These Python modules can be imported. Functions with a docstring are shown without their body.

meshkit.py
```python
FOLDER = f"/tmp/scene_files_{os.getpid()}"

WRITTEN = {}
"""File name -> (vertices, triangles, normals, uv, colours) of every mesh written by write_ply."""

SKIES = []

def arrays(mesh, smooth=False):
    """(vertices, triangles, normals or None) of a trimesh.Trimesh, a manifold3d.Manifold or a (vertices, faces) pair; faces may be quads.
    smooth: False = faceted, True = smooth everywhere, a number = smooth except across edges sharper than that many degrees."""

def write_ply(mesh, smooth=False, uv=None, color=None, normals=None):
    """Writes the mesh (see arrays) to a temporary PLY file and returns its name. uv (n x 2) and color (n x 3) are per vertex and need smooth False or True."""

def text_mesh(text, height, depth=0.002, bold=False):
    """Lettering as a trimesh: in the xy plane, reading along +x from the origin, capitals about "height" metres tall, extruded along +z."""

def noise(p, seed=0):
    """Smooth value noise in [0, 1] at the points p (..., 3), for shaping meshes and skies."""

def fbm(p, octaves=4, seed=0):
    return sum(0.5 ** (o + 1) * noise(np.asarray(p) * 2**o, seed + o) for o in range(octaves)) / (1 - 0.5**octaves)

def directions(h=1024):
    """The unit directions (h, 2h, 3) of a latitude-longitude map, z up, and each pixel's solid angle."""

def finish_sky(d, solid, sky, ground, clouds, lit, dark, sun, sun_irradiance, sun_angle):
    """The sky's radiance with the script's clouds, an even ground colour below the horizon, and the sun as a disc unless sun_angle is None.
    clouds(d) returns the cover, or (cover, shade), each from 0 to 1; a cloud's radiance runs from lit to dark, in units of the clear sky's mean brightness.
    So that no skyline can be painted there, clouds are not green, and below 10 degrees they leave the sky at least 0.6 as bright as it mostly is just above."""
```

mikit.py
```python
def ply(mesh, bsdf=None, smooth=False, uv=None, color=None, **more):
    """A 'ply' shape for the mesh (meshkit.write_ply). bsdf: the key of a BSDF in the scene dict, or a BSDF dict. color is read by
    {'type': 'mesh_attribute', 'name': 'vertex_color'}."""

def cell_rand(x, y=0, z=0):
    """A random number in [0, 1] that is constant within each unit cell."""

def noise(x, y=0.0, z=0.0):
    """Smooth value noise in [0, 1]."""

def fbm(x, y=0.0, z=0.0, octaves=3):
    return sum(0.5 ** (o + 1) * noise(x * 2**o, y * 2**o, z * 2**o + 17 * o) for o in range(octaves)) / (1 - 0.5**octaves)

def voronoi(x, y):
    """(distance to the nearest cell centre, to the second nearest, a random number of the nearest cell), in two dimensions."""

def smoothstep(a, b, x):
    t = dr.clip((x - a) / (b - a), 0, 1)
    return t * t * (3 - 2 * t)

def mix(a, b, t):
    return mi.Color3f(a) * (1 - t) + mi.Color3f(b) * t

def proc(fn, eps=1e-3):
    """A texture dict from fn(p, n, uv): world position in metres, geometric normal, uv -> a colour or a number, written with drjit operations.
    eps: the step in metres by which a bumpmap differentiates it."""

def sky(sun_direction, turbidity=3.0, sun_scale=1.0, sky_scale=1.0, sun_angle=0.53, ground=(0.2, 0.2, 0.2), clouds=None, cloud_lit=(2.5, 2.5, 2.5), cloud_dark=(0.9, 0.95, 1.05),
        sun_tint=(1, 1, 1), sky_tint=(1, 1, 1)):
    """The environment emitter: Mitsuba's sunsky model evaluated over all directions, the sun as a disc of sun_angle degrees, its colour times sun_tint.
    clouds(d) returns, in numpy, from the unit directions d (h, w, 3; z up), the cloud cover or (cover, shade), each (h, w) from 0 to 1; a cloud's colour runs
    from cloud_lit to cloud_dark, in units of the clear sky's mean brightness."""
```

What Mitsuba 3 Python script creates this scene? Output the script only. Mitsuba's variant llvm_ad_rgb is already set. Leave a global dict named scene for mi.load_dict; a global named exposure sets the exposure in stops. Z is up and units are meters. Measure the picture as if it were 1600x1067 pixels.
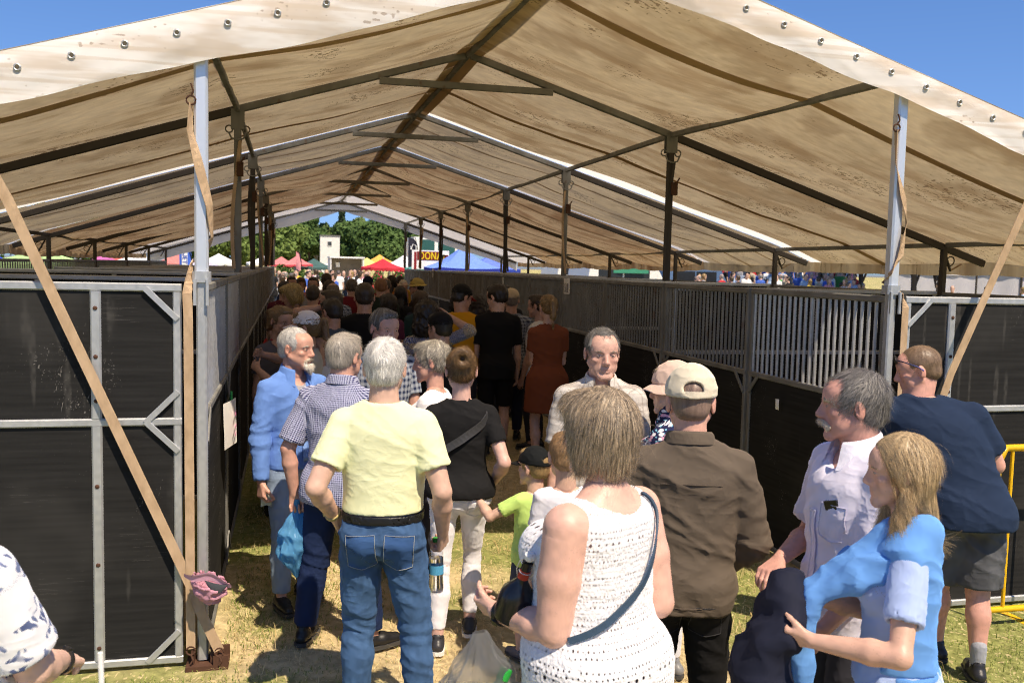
import math, random
import numpy as np, trimesh, drjit as dr, mitsuba as mi, mikit, meshkit
from concurrent.futures import ThreadPoolExecutor
from mikit import proc, noise, fbm, voronoi, cell_rand, smoothstep, mix
T = mi.ScalarTransform4f
scene, labels = {}, {}

# ------------------------------------------------------------------ camera, sky, exposure
CAM = np.array([-1.561, -4.932, 2.0855])
YAW, PITCH, ROLL = 0.2376, 0.0795, 0.023
FW = np.array([math.sin(YAW) * math.cos(PITCH), math.cos(YAW) * math.cos(PITCH), -math.sin(PITCH)])
RT = np.array([math.cos(YAW), -math.sin(YAW), 0.0])
UP = np.cross(RT, FW)
up = UP * math.cos(ROLL) + RT * math.sin(-ROLL)
scene['camera'] = {'type': 'thinlens', 'aperture_radius': 0.0034, 'focus_distance': 5.3, 'fov': math.degrees(2 * math.atan(800 / 1450)), 'fov_axis': 'x', 'near_clip': 0.05, 'far_clip': 2000.0,
                   'to_world': T().look_at(origin=CAM.tolist(), target=(CAM + FW).tolist(), up=up.tolist())}
SUN_ALT, SUN_SIDE = math.radians(56.0), math.radians(20.0)
scene['sky'] = mikit.sky((math.sin(SUN_SIDE) * math.cos(SUN_ALT), -math.cos(SUN_SIDE) * math.cos(SUN_ALT), math.sin(SUN_ALT)), turbidity=2.6, sky_scale=.76, sky_tint=(.74, .92, 1.22))
exposure = 2.05

# ------------------------------------------------------------------ a thing's own colour, carried in its uv: base colour (8 bits a channel) and a tone per vertex
CODED = ('skin', 'hair', 'cloth', 'leather', 'paint_matt', 'paint_glossy')
def code_uv(C, n):
    if isinstance(C, tuple): base, tone = np.asarray(C[0], float), C[1]
    else:
        C = np.clip(np.asarray(C, float), 0, 1)
        if len(C) == 1: base, tone = C[0], np.full(n, .5)
        else:
            lum = C @ np.array([.3, .5, .2]); ref = max(np.percentile(lum, 97), 1e-4); base = C[lum >= ref*.93].mean(0)
            tone = lum/(base @ np.array([.3, .5, .2]))*.5
    q = np.round(np.sqrt(np.clip(base, 0, 1))*255)
    return np.stack([np.full(n, q[0]*256 + q[1]), q[2] + np.clip(np.broadcast_to(tone, (n,)), .01, .99)], 1)
def decode(uv):
    x = dr.floor(uv.x + .5); r = dr.floor(x/256); b = dr.floor(uv.y)
    return mi.Color3f(dr.square(r/255), dr.square((x - r*256)/255), dr.square(b/255)), uv.y - b
def f_coded(p, n, uv):
    c, t = decode(uv); return dr.minimum(c*(t*2), .95)
def f_skin(p, n, uv):
    c, t = decode(uv)
    a = noise(p.x*48, p.y*48, p.z*48); f = noise(p.x*260, p.y*260, p.z*260); m = fbm(p.x*14, p.y*14, p.z*14, 2)
    c = c*mix((1, 1, 1), (.93, .60, .58), dr.clip(t + .18*(m - .5), 0, 1))*(.88 + .24*a)
    return c*(1 - .22*smoothstep(.72, .86, f)*smoothstep(.4, .6, m)*.6)
# ------------------------------------------------------------------ entries, labels
def key_for(name, parent=None):
    base = name if parent is None else parent + '__' + name
    k, i = base, 0
    while k in scene or k in labels or k in taken:
        i += 1
        k = f'{base}_{i:03d}'
    taken.add(k)
    return k
taken = set()

def thing(name, label, cat, group=None):
    k = key_for(name)
    labels[k] = {'label': label, 'category': cat}
    if group: labels[k]['group'] = group
    return k

def obj(name, mesh, bsdf, parent=None, smooth=False, label=None, kind=None, **kw):
    k = key_for(name, parent)
    if isinstance(bsdf, tuple):                  # plain paint: the colour rides on the mesh, all such things share a few BSDFs
        if isinstance(mesh, tuple): mesh = trimesh.Trimesh(mesh[0], mesh[1], process=False)
        if smooth not in (False, True): mesh = trimesh.graph.smooth_shade(mesh, angle=math.radians(smooth), facet_minarea=None); smooth = True
        kw['color'] = np.asarray(bsdf[1], float)[None]; bsdf = bsdf[0]
    if bsdf in CODED and 'color' in kw: kw['uv'] = code_uv(kw.pop('color'), len(mesh[0]) if isinstance(mesh, tuple) else len(mesh.vertices))
    if 'normals' in kw:                          # hair: strands are lit with the normals of the head they lie on
        scene[k] = {'type': 'ply', 'filename': meshkit.write_ply(mesh, True, kw['uv'], None, kw['normals']), 'face_normals': False, 'bsdf': {'type': 'ref', 'id': bsdf}}
    else: scene[k] = mikit.ply(mesh, bsdf, smooth=smooth, **kw)
    if label or kind:
        labels[k] = {}
        if label: labels[k]['label'] = label
        if kind: labels[k]['kind'] = kind
    return k

def solo(name, mesh, bsdf, label, cat, group=None, smooth=False, **kw):
    k = obj(name, mesh, bsdf, None, smooth, **kw)
    labels[k] = {'label': label, 'category': cat}
    if group: labels[k]['group'] = group
    return k

# ------------------------------------------------------------------ materials
def rgb(c): return {'type': 'rgb', 'value': [float(x) for x in c]}
def pbr(name, col, rough=0.6, metal=0.0, spec=0.5, bump=None, **kw):
    b = {'type': 'principled', 'base_color': rgb(col) if isinstance(col, (tuple, list)) else col, 'roughness': rough, 'metallic': metal, 'specular': spec, **kw}
    if bump: b = {'type': 'bumpmap', 'arbitrary': bump[0], 'scale': bump[1], 'bsdf': b}
    scene[name] = {'type': 'twosided', 'bsdf': b}
    return name
VC = {'type': 'mesh_attribute', 'name': 'vertex_color'}
OWN = proc(f_coded)
def matte(c, rough=0.7):
    return ('paint_glossy' if rough < .4 else 'paint_matt', tuple(c))
pbr('vertex_paint', VC, .8, spec=.2)
pbr('paint_glossy', OWN, .25, spec=.5)
pbr('paint_matt', OWN, .8, spec=.25)
pbr('skin', proc(f_skin), 0.46, spec=0.45, bump=(proc(lambda p, n, uv: noise(p.x*170, p.y*170, p.z*170) + .5*noise(p.x*420, p.y*420, p.z*420)), .00045))
pbr('hair', OWN, 0.42, spec=0.5)
def f_crease(p, n, uv):
    w = noise(p.x*9, p.y*9, p.z*9)*2.2
    a = 1 - dr.abs(2*noise(p.x*26 + w, p.y*26 + w, p.z*34 - w) - 1); b = 1 - dr.abs(2*noise(p.x*58 - w, p.y*58 + w, p.z*44 + w) - 1)
    return a*a*a*.8 + b*b*b*.3*noise(p.x*6, p.y*6, p.z*6 + 4)
CREASE = proc(f_crease, 2e-3)
pbr('cloth', OWN, .85, spec=.15, sheen=.25, bump=(CREASE, .0016))
pbr('leather', OWN, 0.42, spec=0.45)

def f_galv(p, n, uv):
    a = noise(p.x * 55, p.y * 55, p.z * 38)
    b = fbm(p.x * 7, p.y * 7, p.z * 3, 3)
    return mix((.38, .40, .415), (.64, .65, .65), a * .45 + b * .55)
def f_galv_old(p, n, uv):
    b = fbm(p.x * 9, p.y * 9, p.z * 4, 4)
    c = mix((.11, .11, .10), (.28, .28, .265), b)
    return mix(c, (.16, .10, .065), smoothstep(.66, .80, fbm(p.x * 14 + 5, p.y * 14, p.z * 9, 3)) * .7)
def f_board(p, n, uv):
    g = fbm(p.x * 3, p.y * 3, p.z * 60, 3)                      # faint horizontal film grain
    c = mix((.0115, .0115, .0115), (.026, .026, .0255), g)
    w = fbm(p.x * 2.2 + 3, p.y * 2.2, p.z * 1.6, 4)
    c = mix(c, (.044, .043, .041), smoothstep(.52, .78, w) * .45)
    q = noise(p.x * 22 + 5, p.y * 22, p.z * 22)                # drips and scuffs: short strokes in a few places
    s = noise(p.x * 210 + 9 * q, p.y * 210, p.z * 70 + 14 * q) * fbm(p.x * 3.1 + 31, p.y * 3.1, p.z * 2.6, 3)
    c = mix(c, (.20, .19, .175), smoothstep(.55, .66, s) * .8)
    k = noise(p.x * 16 + 9, p.y * 16, p.z * 260) * fbm(p.x * 2.1, p.y * 2.1, p.z * 3.3 + 8, 2)
    c = mix(c, (.15, .14, .13), smoothstep(.58, .70, k) * .22)
    d = noise(p.x * 26 + 3, p.y * 26, p.z * 2.2) * fbm(p.x * 1.9 + 50, p.y * 1.9, p.z * 1.2, 3)     # chalky runs down the board
    return mix(c, (.11, .105, .097), smoothstep(.42, .56, d) * .5 * noise(p.x * 60, p.y * 60, p.z * 30))
def f_strap(p, n, uv):
    b = fbm(p.x * 30, p.y * 30, p.z * 14, 3)
    return mix((.34, .235, .14), (.56, .41, .265), b)
def sheet_fn():
    def f(p, n, uv):
        k1 = dr.select(p.y > 6.9, 1.0, 0.0); k2 = dr.select(p.y > 10.35, 1.0, 0.0)      # sheets of three batches: tan, grey, brown
        a = mix(mix((.50, .385, .22), (.48, .39, .25), k1), (.44, .31, .175), k2); b = mix(mix((.79, .66, .44), (.71, .60, .42), k1), (.70, .54, .34), k2)
        stain = mix(mix((.38, .245, .12), (.36, .30, .23), k1), (.30, .15, .07), k2)
        w = fbm(p.x * 1.1, p.y * 1.9, 3.0, 4)
        g = fbm(p.x * 14 + w * 3, p.y * 34, 1.0, 3)
        c = mix(a, b, dr.clip(w * .62 + g * .5 - .06, 0, 1))
        st = fbm(p.x * 1.6 + 20, p.y * 5.5, 9.0, 4); mo = fbm(p.x * 9 + 2*w, p.y * 13, 6.0, 4)
        c = c * (.88 + .24 * mo)
        c = mix(c, stain, smoothstep(.47, .74, st) * .52)
        c = mix(c, mi.Color3f(stain) * .75, smoothstep(.52, .74, fbm(p.x * 2.6, p.y * 2.2, 14.0, 4)) * .42)
        sp = noise(p.x * 38, p.y * 60, 2.0) * fbm(p.x * 2.3, p.y * 2.3, 5.0, 2)
        return mix(c, mi.Color3f(stain) * .55, smoothstep(.50, .62, sp) * .75)
    return f
def f_white(p, n, uv):
    g = fbm(p.x * 5, p.y * 5, p.z * 22, 4)
    c = mix((.72, .69, .65), (.86, .85, .83), g)
    st = fbm(p.x * 2.6 + 7, p.y * 3, p.z * 9, 4)
    c = mix(c, (.52, .42, .31), smoothstep(.40, .66, st) * .62)
    u = fbm(p.x * 1.3 + 3, p.y, p.z * 34, 3)
    c = mix(c, (.60, .52, .42), smoothstep(.50, .70, u) * .6)
    sp = noise(p.x * 42, p.y * 42, p.z * 60) * fbm(p.x * 3 + 40, 2.0, p.z * 6, 2)
    return mix(c, (.36, .29, .22), smoothstep(.48, .62, sp) * .7)
def thin(name, fn, trans, rough=.8):
    scene[name] = {'type': 'principledthin', 'base_color': proc(fn) if callable(fn) else rgb(fn), 'roughness': rough, 'diff_trans': trans, 'spec_trans': 0.0, 'eta': 1.35}
    return name
thin('sheet_tan', sheet_fn(), .57)
thin('sheet_white', (.78, .76, .75), .85)
thin('sheet_seam', (.42, .29, .16), .34)
thin('sheet_clean', (.96, .91, .81), 1.35)
thin('flap_cloth', f_white, .25)
pbr('galv', proc(f_galv), .42, .55)
pbr('galv_old', proc(f_galv_old), .58, .25)
pbr('galv_new', (.70, .74, .80), .38, .55)  # bluish bright base colour holds the sky reflected in the front posts
pbr('board', proc(f_board), .8, spec=.15)
RUST = matte((.085, .042, .026))
pbr('strap', proc(f_strap), .9, spec=.1)
DARK_STEEL, YELLOW, WHITE, BLACK, PAPER = matte((.065, .058, .05)), matte((.78, .46, .012), .3), matte((.80, .80, .78), .3), matte((.012, .012, .013), .3), matte((.80, .79, .77))
bark = matte((.10, .075, .055))
scene['glass_clear'] = {'type': 'dielectric', 'int_ior': 1.4}
scene['pane'] = {'type': 'thindielectric', 'int_ior': 1.5}

def f_ground(p, n, uv):
    w = fbm(p.x * .9, p.y * .9, 0.0, 4)
    g = fbm(p.x * 24, p.y * 24, 1.0, 3)
    c = mix((.29, .225, .12), (.62, .51, .30), g)
    grass = smoothstep(.50, .70, w + .16 * smoothstep(.8, 1.8, dr.abs(p.x)) + .16 * smoothstep(1.6, -1.0, p.y) * smoothstep(.6, 1.6, dr.abs(p.x)))
    c = mix(c, mix((.085, .115, .026), (.23, .26, .07), g), grass * .85)
    st = noise(p.x * 90 + 30 * noise(p.x * 3, p.y * 3), p.y * 38)
    return mix(c, (.58, .47, .27), smoothstep(.74, .86, st) * .6)
pbr('ground_mat', proc(f_ground), .95, spec=.1, bump=(proc(lambda p, n, uv: fbm(p.x*34, p.y*34, 2.0, 3), 3e-3), .018))

# ------------------------------------------------------------------ mesh helpers
def box(lo, hi):
    lo, hi = np.minimum(lo, hi), np.maximum(lo, hi)
    m = trimesh.creation.box(extents=hi - lo)
    m.apply_translation((lo + hi) / 2)
    return m
def beam(a, b, w, h=None, upv=(0, 0, 1)):
    """A bar of rectangular section from a to b, chamfered along its edges."""
    a, b = np.asarray(a, float), np.asarray(b, float)
    h = h or w
    d = b - a; L = np.linalg.norm(d); d /= L
    u = np.asarray(upv, float)
    if abs(d @ u) > .95: u = np.array([0, 1., 0]) if abs(d[1]) < .9 else np.array([1., 0, 0])
    s = np.cross(d, u); s /= np.linalg.norm(s); u = np.cross(s, d)
    c = .16 * min(w, h)
    pr = [(-w/2+c, -h/2), (w/2-c, -h/2), (w/2, -h/2+c), (w/2, h/2-c), (w/2-c, h/2), (-w/2+c, h/2), (-w/2, h/2-c), (-w/2, -h/2+c)]
    v = np.array([a + s*x + u*y for x, y in pr] + [b + s*x + u*y for x, y in pr] + [a, b])
    f = []
    for i in range(8):
        j = (i + 1) % 8
        f += [[i, i+8, j+8], [i, j+8, j], [16, i, j], [17, j+8, i+8]]
    return trimesh.Trimesh(v, f, process=False)
def tube(pts, r, n=8, closed=False):
    p = np.asarray(pts, float)
    r = np.broadcast_to(np.asarray(r, float), (len(p),))
    t = np.gradient(p, axis=0) if not closed else np.roll(p, -1, 0) - np.roll(p, 1, 0)
    t /= np.linalg.norm(t, axis=1, keepdims=True) + 1e-12
    ref = np.array([0, 0, 1.]) if np.mean(np.abs(t[:, 2])) < .8 else np.array([1., 0, 0])
    a = np.cross(t, ref); a /= np.linalg.norm(a, axis=1, keepdims=True) + 1e-12
    b = np.cross(t, a)
    th = np.arange(n) * 2 * np.pi / n
    v = (p[:, None] + r[:, None, None] * (np.cos(th)[None, :, None] * a[:, None] + np.sin(th)[None, :, None] * b[:, None])).reshape(-1, 3)
    f, m = [], len(p)
    for i in range(m if closed else m - 1):
        for j in range(n):
            q = [i*n + j, i*n + (j+1) % n, ((i+1) % m)*n + (j+1) % n, ((i+1) % m)*n + j]
            f += [[q[0], q[2], q[1]], [q[0], q[3], q[2]]]
    if not closed:
        v = np.vstack([v, p[:1], p[-1:]]); c = m*n
        for j in range(n):
            f += [[c, j, (j+1) % n], [c+1, (m-1)*n + (j+1) % n, (m-1)*n + j]]
    return trimesh.Trimesh(v, f, process=False)
def ribbon(pts, widths, side, thick=.004):
    """A flat strap through pts; side = its width direction at each point."""
    p, s = np.asarray(pts, float), np.asarray(side, float)
    s = np.broadcast_to(s, p.shape) / np.linalg.norm(np.broadcast_to(s, p.shape), axis=1, keepdims=True)
    w = np.broadcast_to(widths, (len(p),))[:, None] / 2
    t = np.gradient(p, axis=0); n = np.cross(t, s); n /= np.linalg.norm(n, axis=1, keepdims=True) + 1e-12
    v = np.stack([p - s*w - n*thick/2, p + s*w - n*thick/2, p + s*w + n*thick/2, p - s*w + n*thick/2], 1).reshape(-1, 3)
    f = []
    for i in range(len(p) - 1):
        for j in range(4):
            a, b = i*4 + j, i*4 + (j+1) % 4
            f += [[a, b, b+4], [a, b+4, a+4]]
    e = (len(p) - 1) * 4
    f += [[0, 2, 1], [0, 3, 2], [e, e+1, e+2], [e, e+2, e+3]]
    return trimesh.Trimesh(v, f, process=False)
def gridmesh(P):
    """P (m, n, 3) as an open sheet."""
    m, n = P.shape[:2]
    i, j = np.meshgrid(np.arange(m-1), np.arange(n-1), indexing='ij')
    a = (i*n + j).ravel()
    f = np.vstack([np.stack([a, a+1, a+n+1], 1), np.stack([a, a+n+1, a+n], 1)])
    return trimesh.Trimesh(P.reshape(-1, 3), f, process=False)
def lathe(prof, n=20, at=(0, 0, 0)):
    m = trimesh.creation.revolve(np.asarray(prof, float), sections=n)
    m.apply_translation(at)
    return m
def ring(c, r, t, axis=(0, 1, 0), n=14):
    ax = np.asarray(axis, float); a = np.cross(ax, [0.31, .2, .93]); a /= np.linalg.norm(a); b = np.cross(ax, a)
    th = np.arange(n) * 2*np.pi/n
    return tube(np.asarray(c) + r*(np.cos(th)[:, None]*a + np.sin(th)[:, None]*b), t, 6, closed=True)
cat = trimesh.util.concatenate
ORD = ['first', 'second', 'third', 'fourth', 'fifth', 'sixth', 'seventh', 'eighth', 'ninth', 'tenth', 'eleventh', 'twelfth', 'thirteenth', 'fourteenth']
# ------------------------------------------------------------------ ground
W, L, NB = 1.985, 3.45, 7           # aisle half width, bay length, bays
END = NB * L
xs = np.concatenate([[-900, -300, -90, -40, -20], np.linspace(-8, 8, 81), [20, 40, 90, 300, 900]])
ys = np.concatenate([[-300, -60, -20], np.linspace(-7, 26, 133), [40, 70, 120, 300, 1000]])
GX, GY = np.meshgrid(xs, ys, indexing='ij')
near = (np.abs(GX) < 8) & (GY > -7) & (GY < 26)
GZ = np.where(near, -.028 * meshkit.fbm(np.stack([GX * .9, GY * .9, GX * 0], -1), 3), -.02)
obj('ground', gridmesh(np.stack([GX, GY, GZ], -1)), 'ground_mat', smooth=True, kind='structure', label='trampled ground with yellow straw, worn turf and soil')

# ------------------------------------------------------------------ tent
tent = thing('frame_tent', 'long open market tent with stained tan canvas roof over a steel frame', 'tent')
AP, SL, XO, XE = 3.985, .302, 5.07, 5.56
def roof_z(x):
    x = abs(x)
    return AP - SL * min(x, XO) - max(0, x - XO) * .42
for k in range(NB + 1):
    y = k * L
    dp = .11 if k == 0 else 0.0        # the front frame stands a little lower
    for s in (-1, 1):
        # rafter: box section, inner length galvanised, outer length dark
        obj('rafter', beam((s*.03, y, AP - .012 - dp), (s*W, y, roof_z(W) - .01 - dp), .05, .062), 'galv_old', tent)
        obj('rafter', beam((s*W, y, roof_z(W) - .012 - dp), (s*XE, y, roof_z(XE) - .012 - dp), .048, .07), DARK_STEEL if k else 'galv_old', tent)
        zt = roof_z(W) - .06 - dp
        dark = (k + (s > 0)) % 2 == 0 and k > 0
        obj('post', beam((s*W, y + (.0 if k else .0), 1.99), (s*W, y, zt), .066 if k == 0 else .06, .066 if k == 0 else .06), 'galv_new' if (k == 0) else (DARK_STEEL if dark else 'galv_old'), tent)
        if k:
            pl = cat([box((s*W - .055, y - .034, zt - .12), (s*W + .055, y - .030, zt + .05)), box((s*W - .055, y + .030, zt - .12), (s*W + .055, y + .034, zt + .05)),
                      ring((s*W - .07, y - .01, zt - .12), .030, .007), ring((s*W + .07, y - .01, zt - .12), .030, .007),
                      tube([(s*W - .072, y - .05, zt - .15), (s*W - .05, y - .055, zt - .2), (s*W, y - .06, zt - .215), (s*W + .05, y - .055, zt - .2), (s*W + .072, y - .05, zt - .15)], .008, 6)])
            obj('bracket', pl, 'galv_old', tent)
            # canvas strap running down the post from its ratchet
            ph = np.linspace(0, 1, 9)
            zs = zt - .2 - ph * (zt - .2 - 2.02)
            off = np.stack([s*W + .045*np.cos(ph*3 + k), np.full(9, y - .045), zs], -1)
            obj('strap', ribbon(off, .03, (1, .15, 0)), DARK_STEEL if dark else 'strap', tent)
            obj('ratchet', cat([box((s*W - .005, y - .085, zt - .52), (s*W + .05, y - .05, zt - .40)), tube([(s*W + .02, y - .10, zt - .42), (s*W + .06, y - .10, zt - .36)], .008, 6)]), RUST, tent)
        # outer post on the outer stall wall, with a short strap that hangs from the eave
        obj('outer_post', beam((s*XO, y, 1.9), (s*XO, y, roof_z(XO) - .05), .06, .06), DARK_STEEL, tent)
        obj('outer_strap', ribbon([(s*(XO + .05), y + .06, roof_z(XO) - .08), (s*(XO + .12), y + .10, roof_z(XO) - .22), (s*(XO + .18), y + .12, roof_z(XO) - .30), (s*(XO + .30), y + .1, roof_z(XE) - .02)], .028, (0, 1, .2)), 'strap', tent)
        obj('bracket', cat([ring((s*(XO + .16), y + .1, roof_z(XO) - .2), .05, .007, (0, 1, .2)), beam((s*(XO + .05), y + .05, roof_z(XO) - .1), (s*(XO + .17), y + .1, roof_z(XO) - .3), .02)]), DARK_STEEL, tent)
    if k:  # collar beam near the apex
        obj('collar_beam', beam((-.79, y - .04, 3.69), (.79, y - .04, 3.69), .03, .06), 'galv_old', tent)
for s in (-1, 0, 1):
    for k in range(NB):
        z = (AP if s == 0 else roof_z(W)) - .012
        obj('purlin', beam((s*W, k*L + .03, z - .11*(k == 0)), (s*W, (k+1)*L - .03, z), .042, .05), 'galv_old', tent)
for s in (-1, 1):
    for k in range(NB):
        obj('eave_beam', beam((s*XO, k*L + .04, roof_z(XO) - .035), (s*XO, (k+1)*L - .04, roof_z(XO) - .035), .04, .05), 'galv_old' if s > 0 else DARK_STEEL, tent)

rng = np.random.default_rng(3)
def sheet_z(x, y, k, sag, s):
    """Height of the canvas in bay k: it lies on frames and purlins and sags between them."""
    t = (y - k*L) / L
    a = abs(x)
    u = np.where(a < W, a / W, np.where(a < XO, (a - W) / (XO - W), .5))
    z = AP - SL*np.minimum(a, XO) - np.maximum(0, a - XO)*.42 + .030
    bow = 4*t*(1 - t)
    z = z - sag * bow * (.35 + .65*np.sin(np.pi*np.clip(u, 0, 1))) * np.where(a > XO, .5, 1)
    z = z - .018*np.sin(np.pi*u)*(1 - bow)*0
    z = z - .11*np.clip(1 - y/L, 0, 1.1)*(k == 0)
    w = meshkit.fbm(np.stack([x*1.3 + 7*k, y*2.6, np.full_like(x, s*3.1)], -1), 3) - .5
    return z + .05 * w * bow
SHEETS = ['sheet_tan']*6 + ['sheet_white']
SAG = [.13, .06, .10, .20, .20, .18, .08]
for k in range(NB):
    for s in (-1, 1):
        x = s*np.linspace(0, XE + .05, 46)
        y0, y1 = k*L, (k+1)*L
        # the sheets of the second and third bay end short; a clean, thinner edge strip shows there
        gap = {1: .16 + .045*np.abs(x) + .30*np.exp(-((np.abs(x) - 3.1)/.8)**2)*(s > 0), 2: .19 + .03*np.abs(x)}.get(k, 0*x) * (1 + .25*np.sin(np.abs(x)*3 + s))
        tt = np.linspace(0, 1, 26)
        ya, yb_ = y0 - (.06 if k == 0 else 0), y1 + (.10 if k == NB-1 else 0) - gap
        X = np.repeat(x[:, None], 26, 1); Y = ya + (yb_[:, None] - ya)*tt
        Z = sheet_z(X, Y, k, SAG[k], s)
        obj('roof_sheet', gridmesh(np.stack([X, Y, Z], -1)), SHEETS[k], tent, smooth=True)
        # lapped seam across the middle of the bay, hanging just under the sheet
        if k < NB - 1:
            ym = k*L + L*(.50 if k else .30)
            for c, wd in (((ym, .11),) if k < 2 else ((ym, .07), (k*L + L*.22, .05), (k*L + L*.78, .05))):
                y = np.linspace(c - wd/2, c + wd/2, 3)
                X, Y = np.meshgrid(x, y, indexing='ij')
                obj('seam', gridmesh(np.stack([X, Y, sheet_z(X, Y, k, SAG[k], s) - .006], -1)), 'sheet_seam', tent, smooth=True)
        if k in (1, 2):
            X = np.repeat(x[:, None], 8, 1); Y = (yb_ - .012)[:, None] + ((k+1)*L - .02 - yb_ + .012)[:, None]*np.linspace(0, 1, 8)
            obj('edge_strip', gridmesh(np.stack([X, Y, sheet_z(X, Y, k, SAG[k], s) + .004], -1)), 'sheet_clean' if k == 1 else 'sheet_white', tent, smooth=True, label='pale cleaner edge strip of the roof canvas')
        # valance along the eave
        y = np.linspace(k*L, (k+1)*L, 40)
        zv = np.array([roof_z(XE + .05) + .03 - SAG[k]*.18*4*t*(1-t) for t in (y - k*L)/L])
        P = np.stack([np.stack([np.full(40, s*(XE + .05)), y, zv - d*(.14 + .005*np.sin(y*9))], -1) for d in (0, .5, 1)], 0)
        P[1:, :, 0] += s*.012*np.sin(y*13)
        obj('valance', gridmesh(P), 'sheet_tan', tent, smooth=True)
# dark reinforcing band under the ridge
for k in range(NB):
    y = np.linspace(k*L, (k+1)*L, 12)
    P = np.stack([np.stack([np.full(12, x), y, AP + .016 - .11*np.clip(1 - y/L, 0, 1)*(k == 0) - abs(x)*SL - .02*np.sin(np.pi*(y-k*L)/L)*(abs(x) > 0)], -1) for x in (-.125, 0, .125)], 0)
    obj('ridge_band', gridmesh(P), 'sheet_seam' if k < NB - 1 else 'sheet_white', tent, smooth=True)

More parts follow.
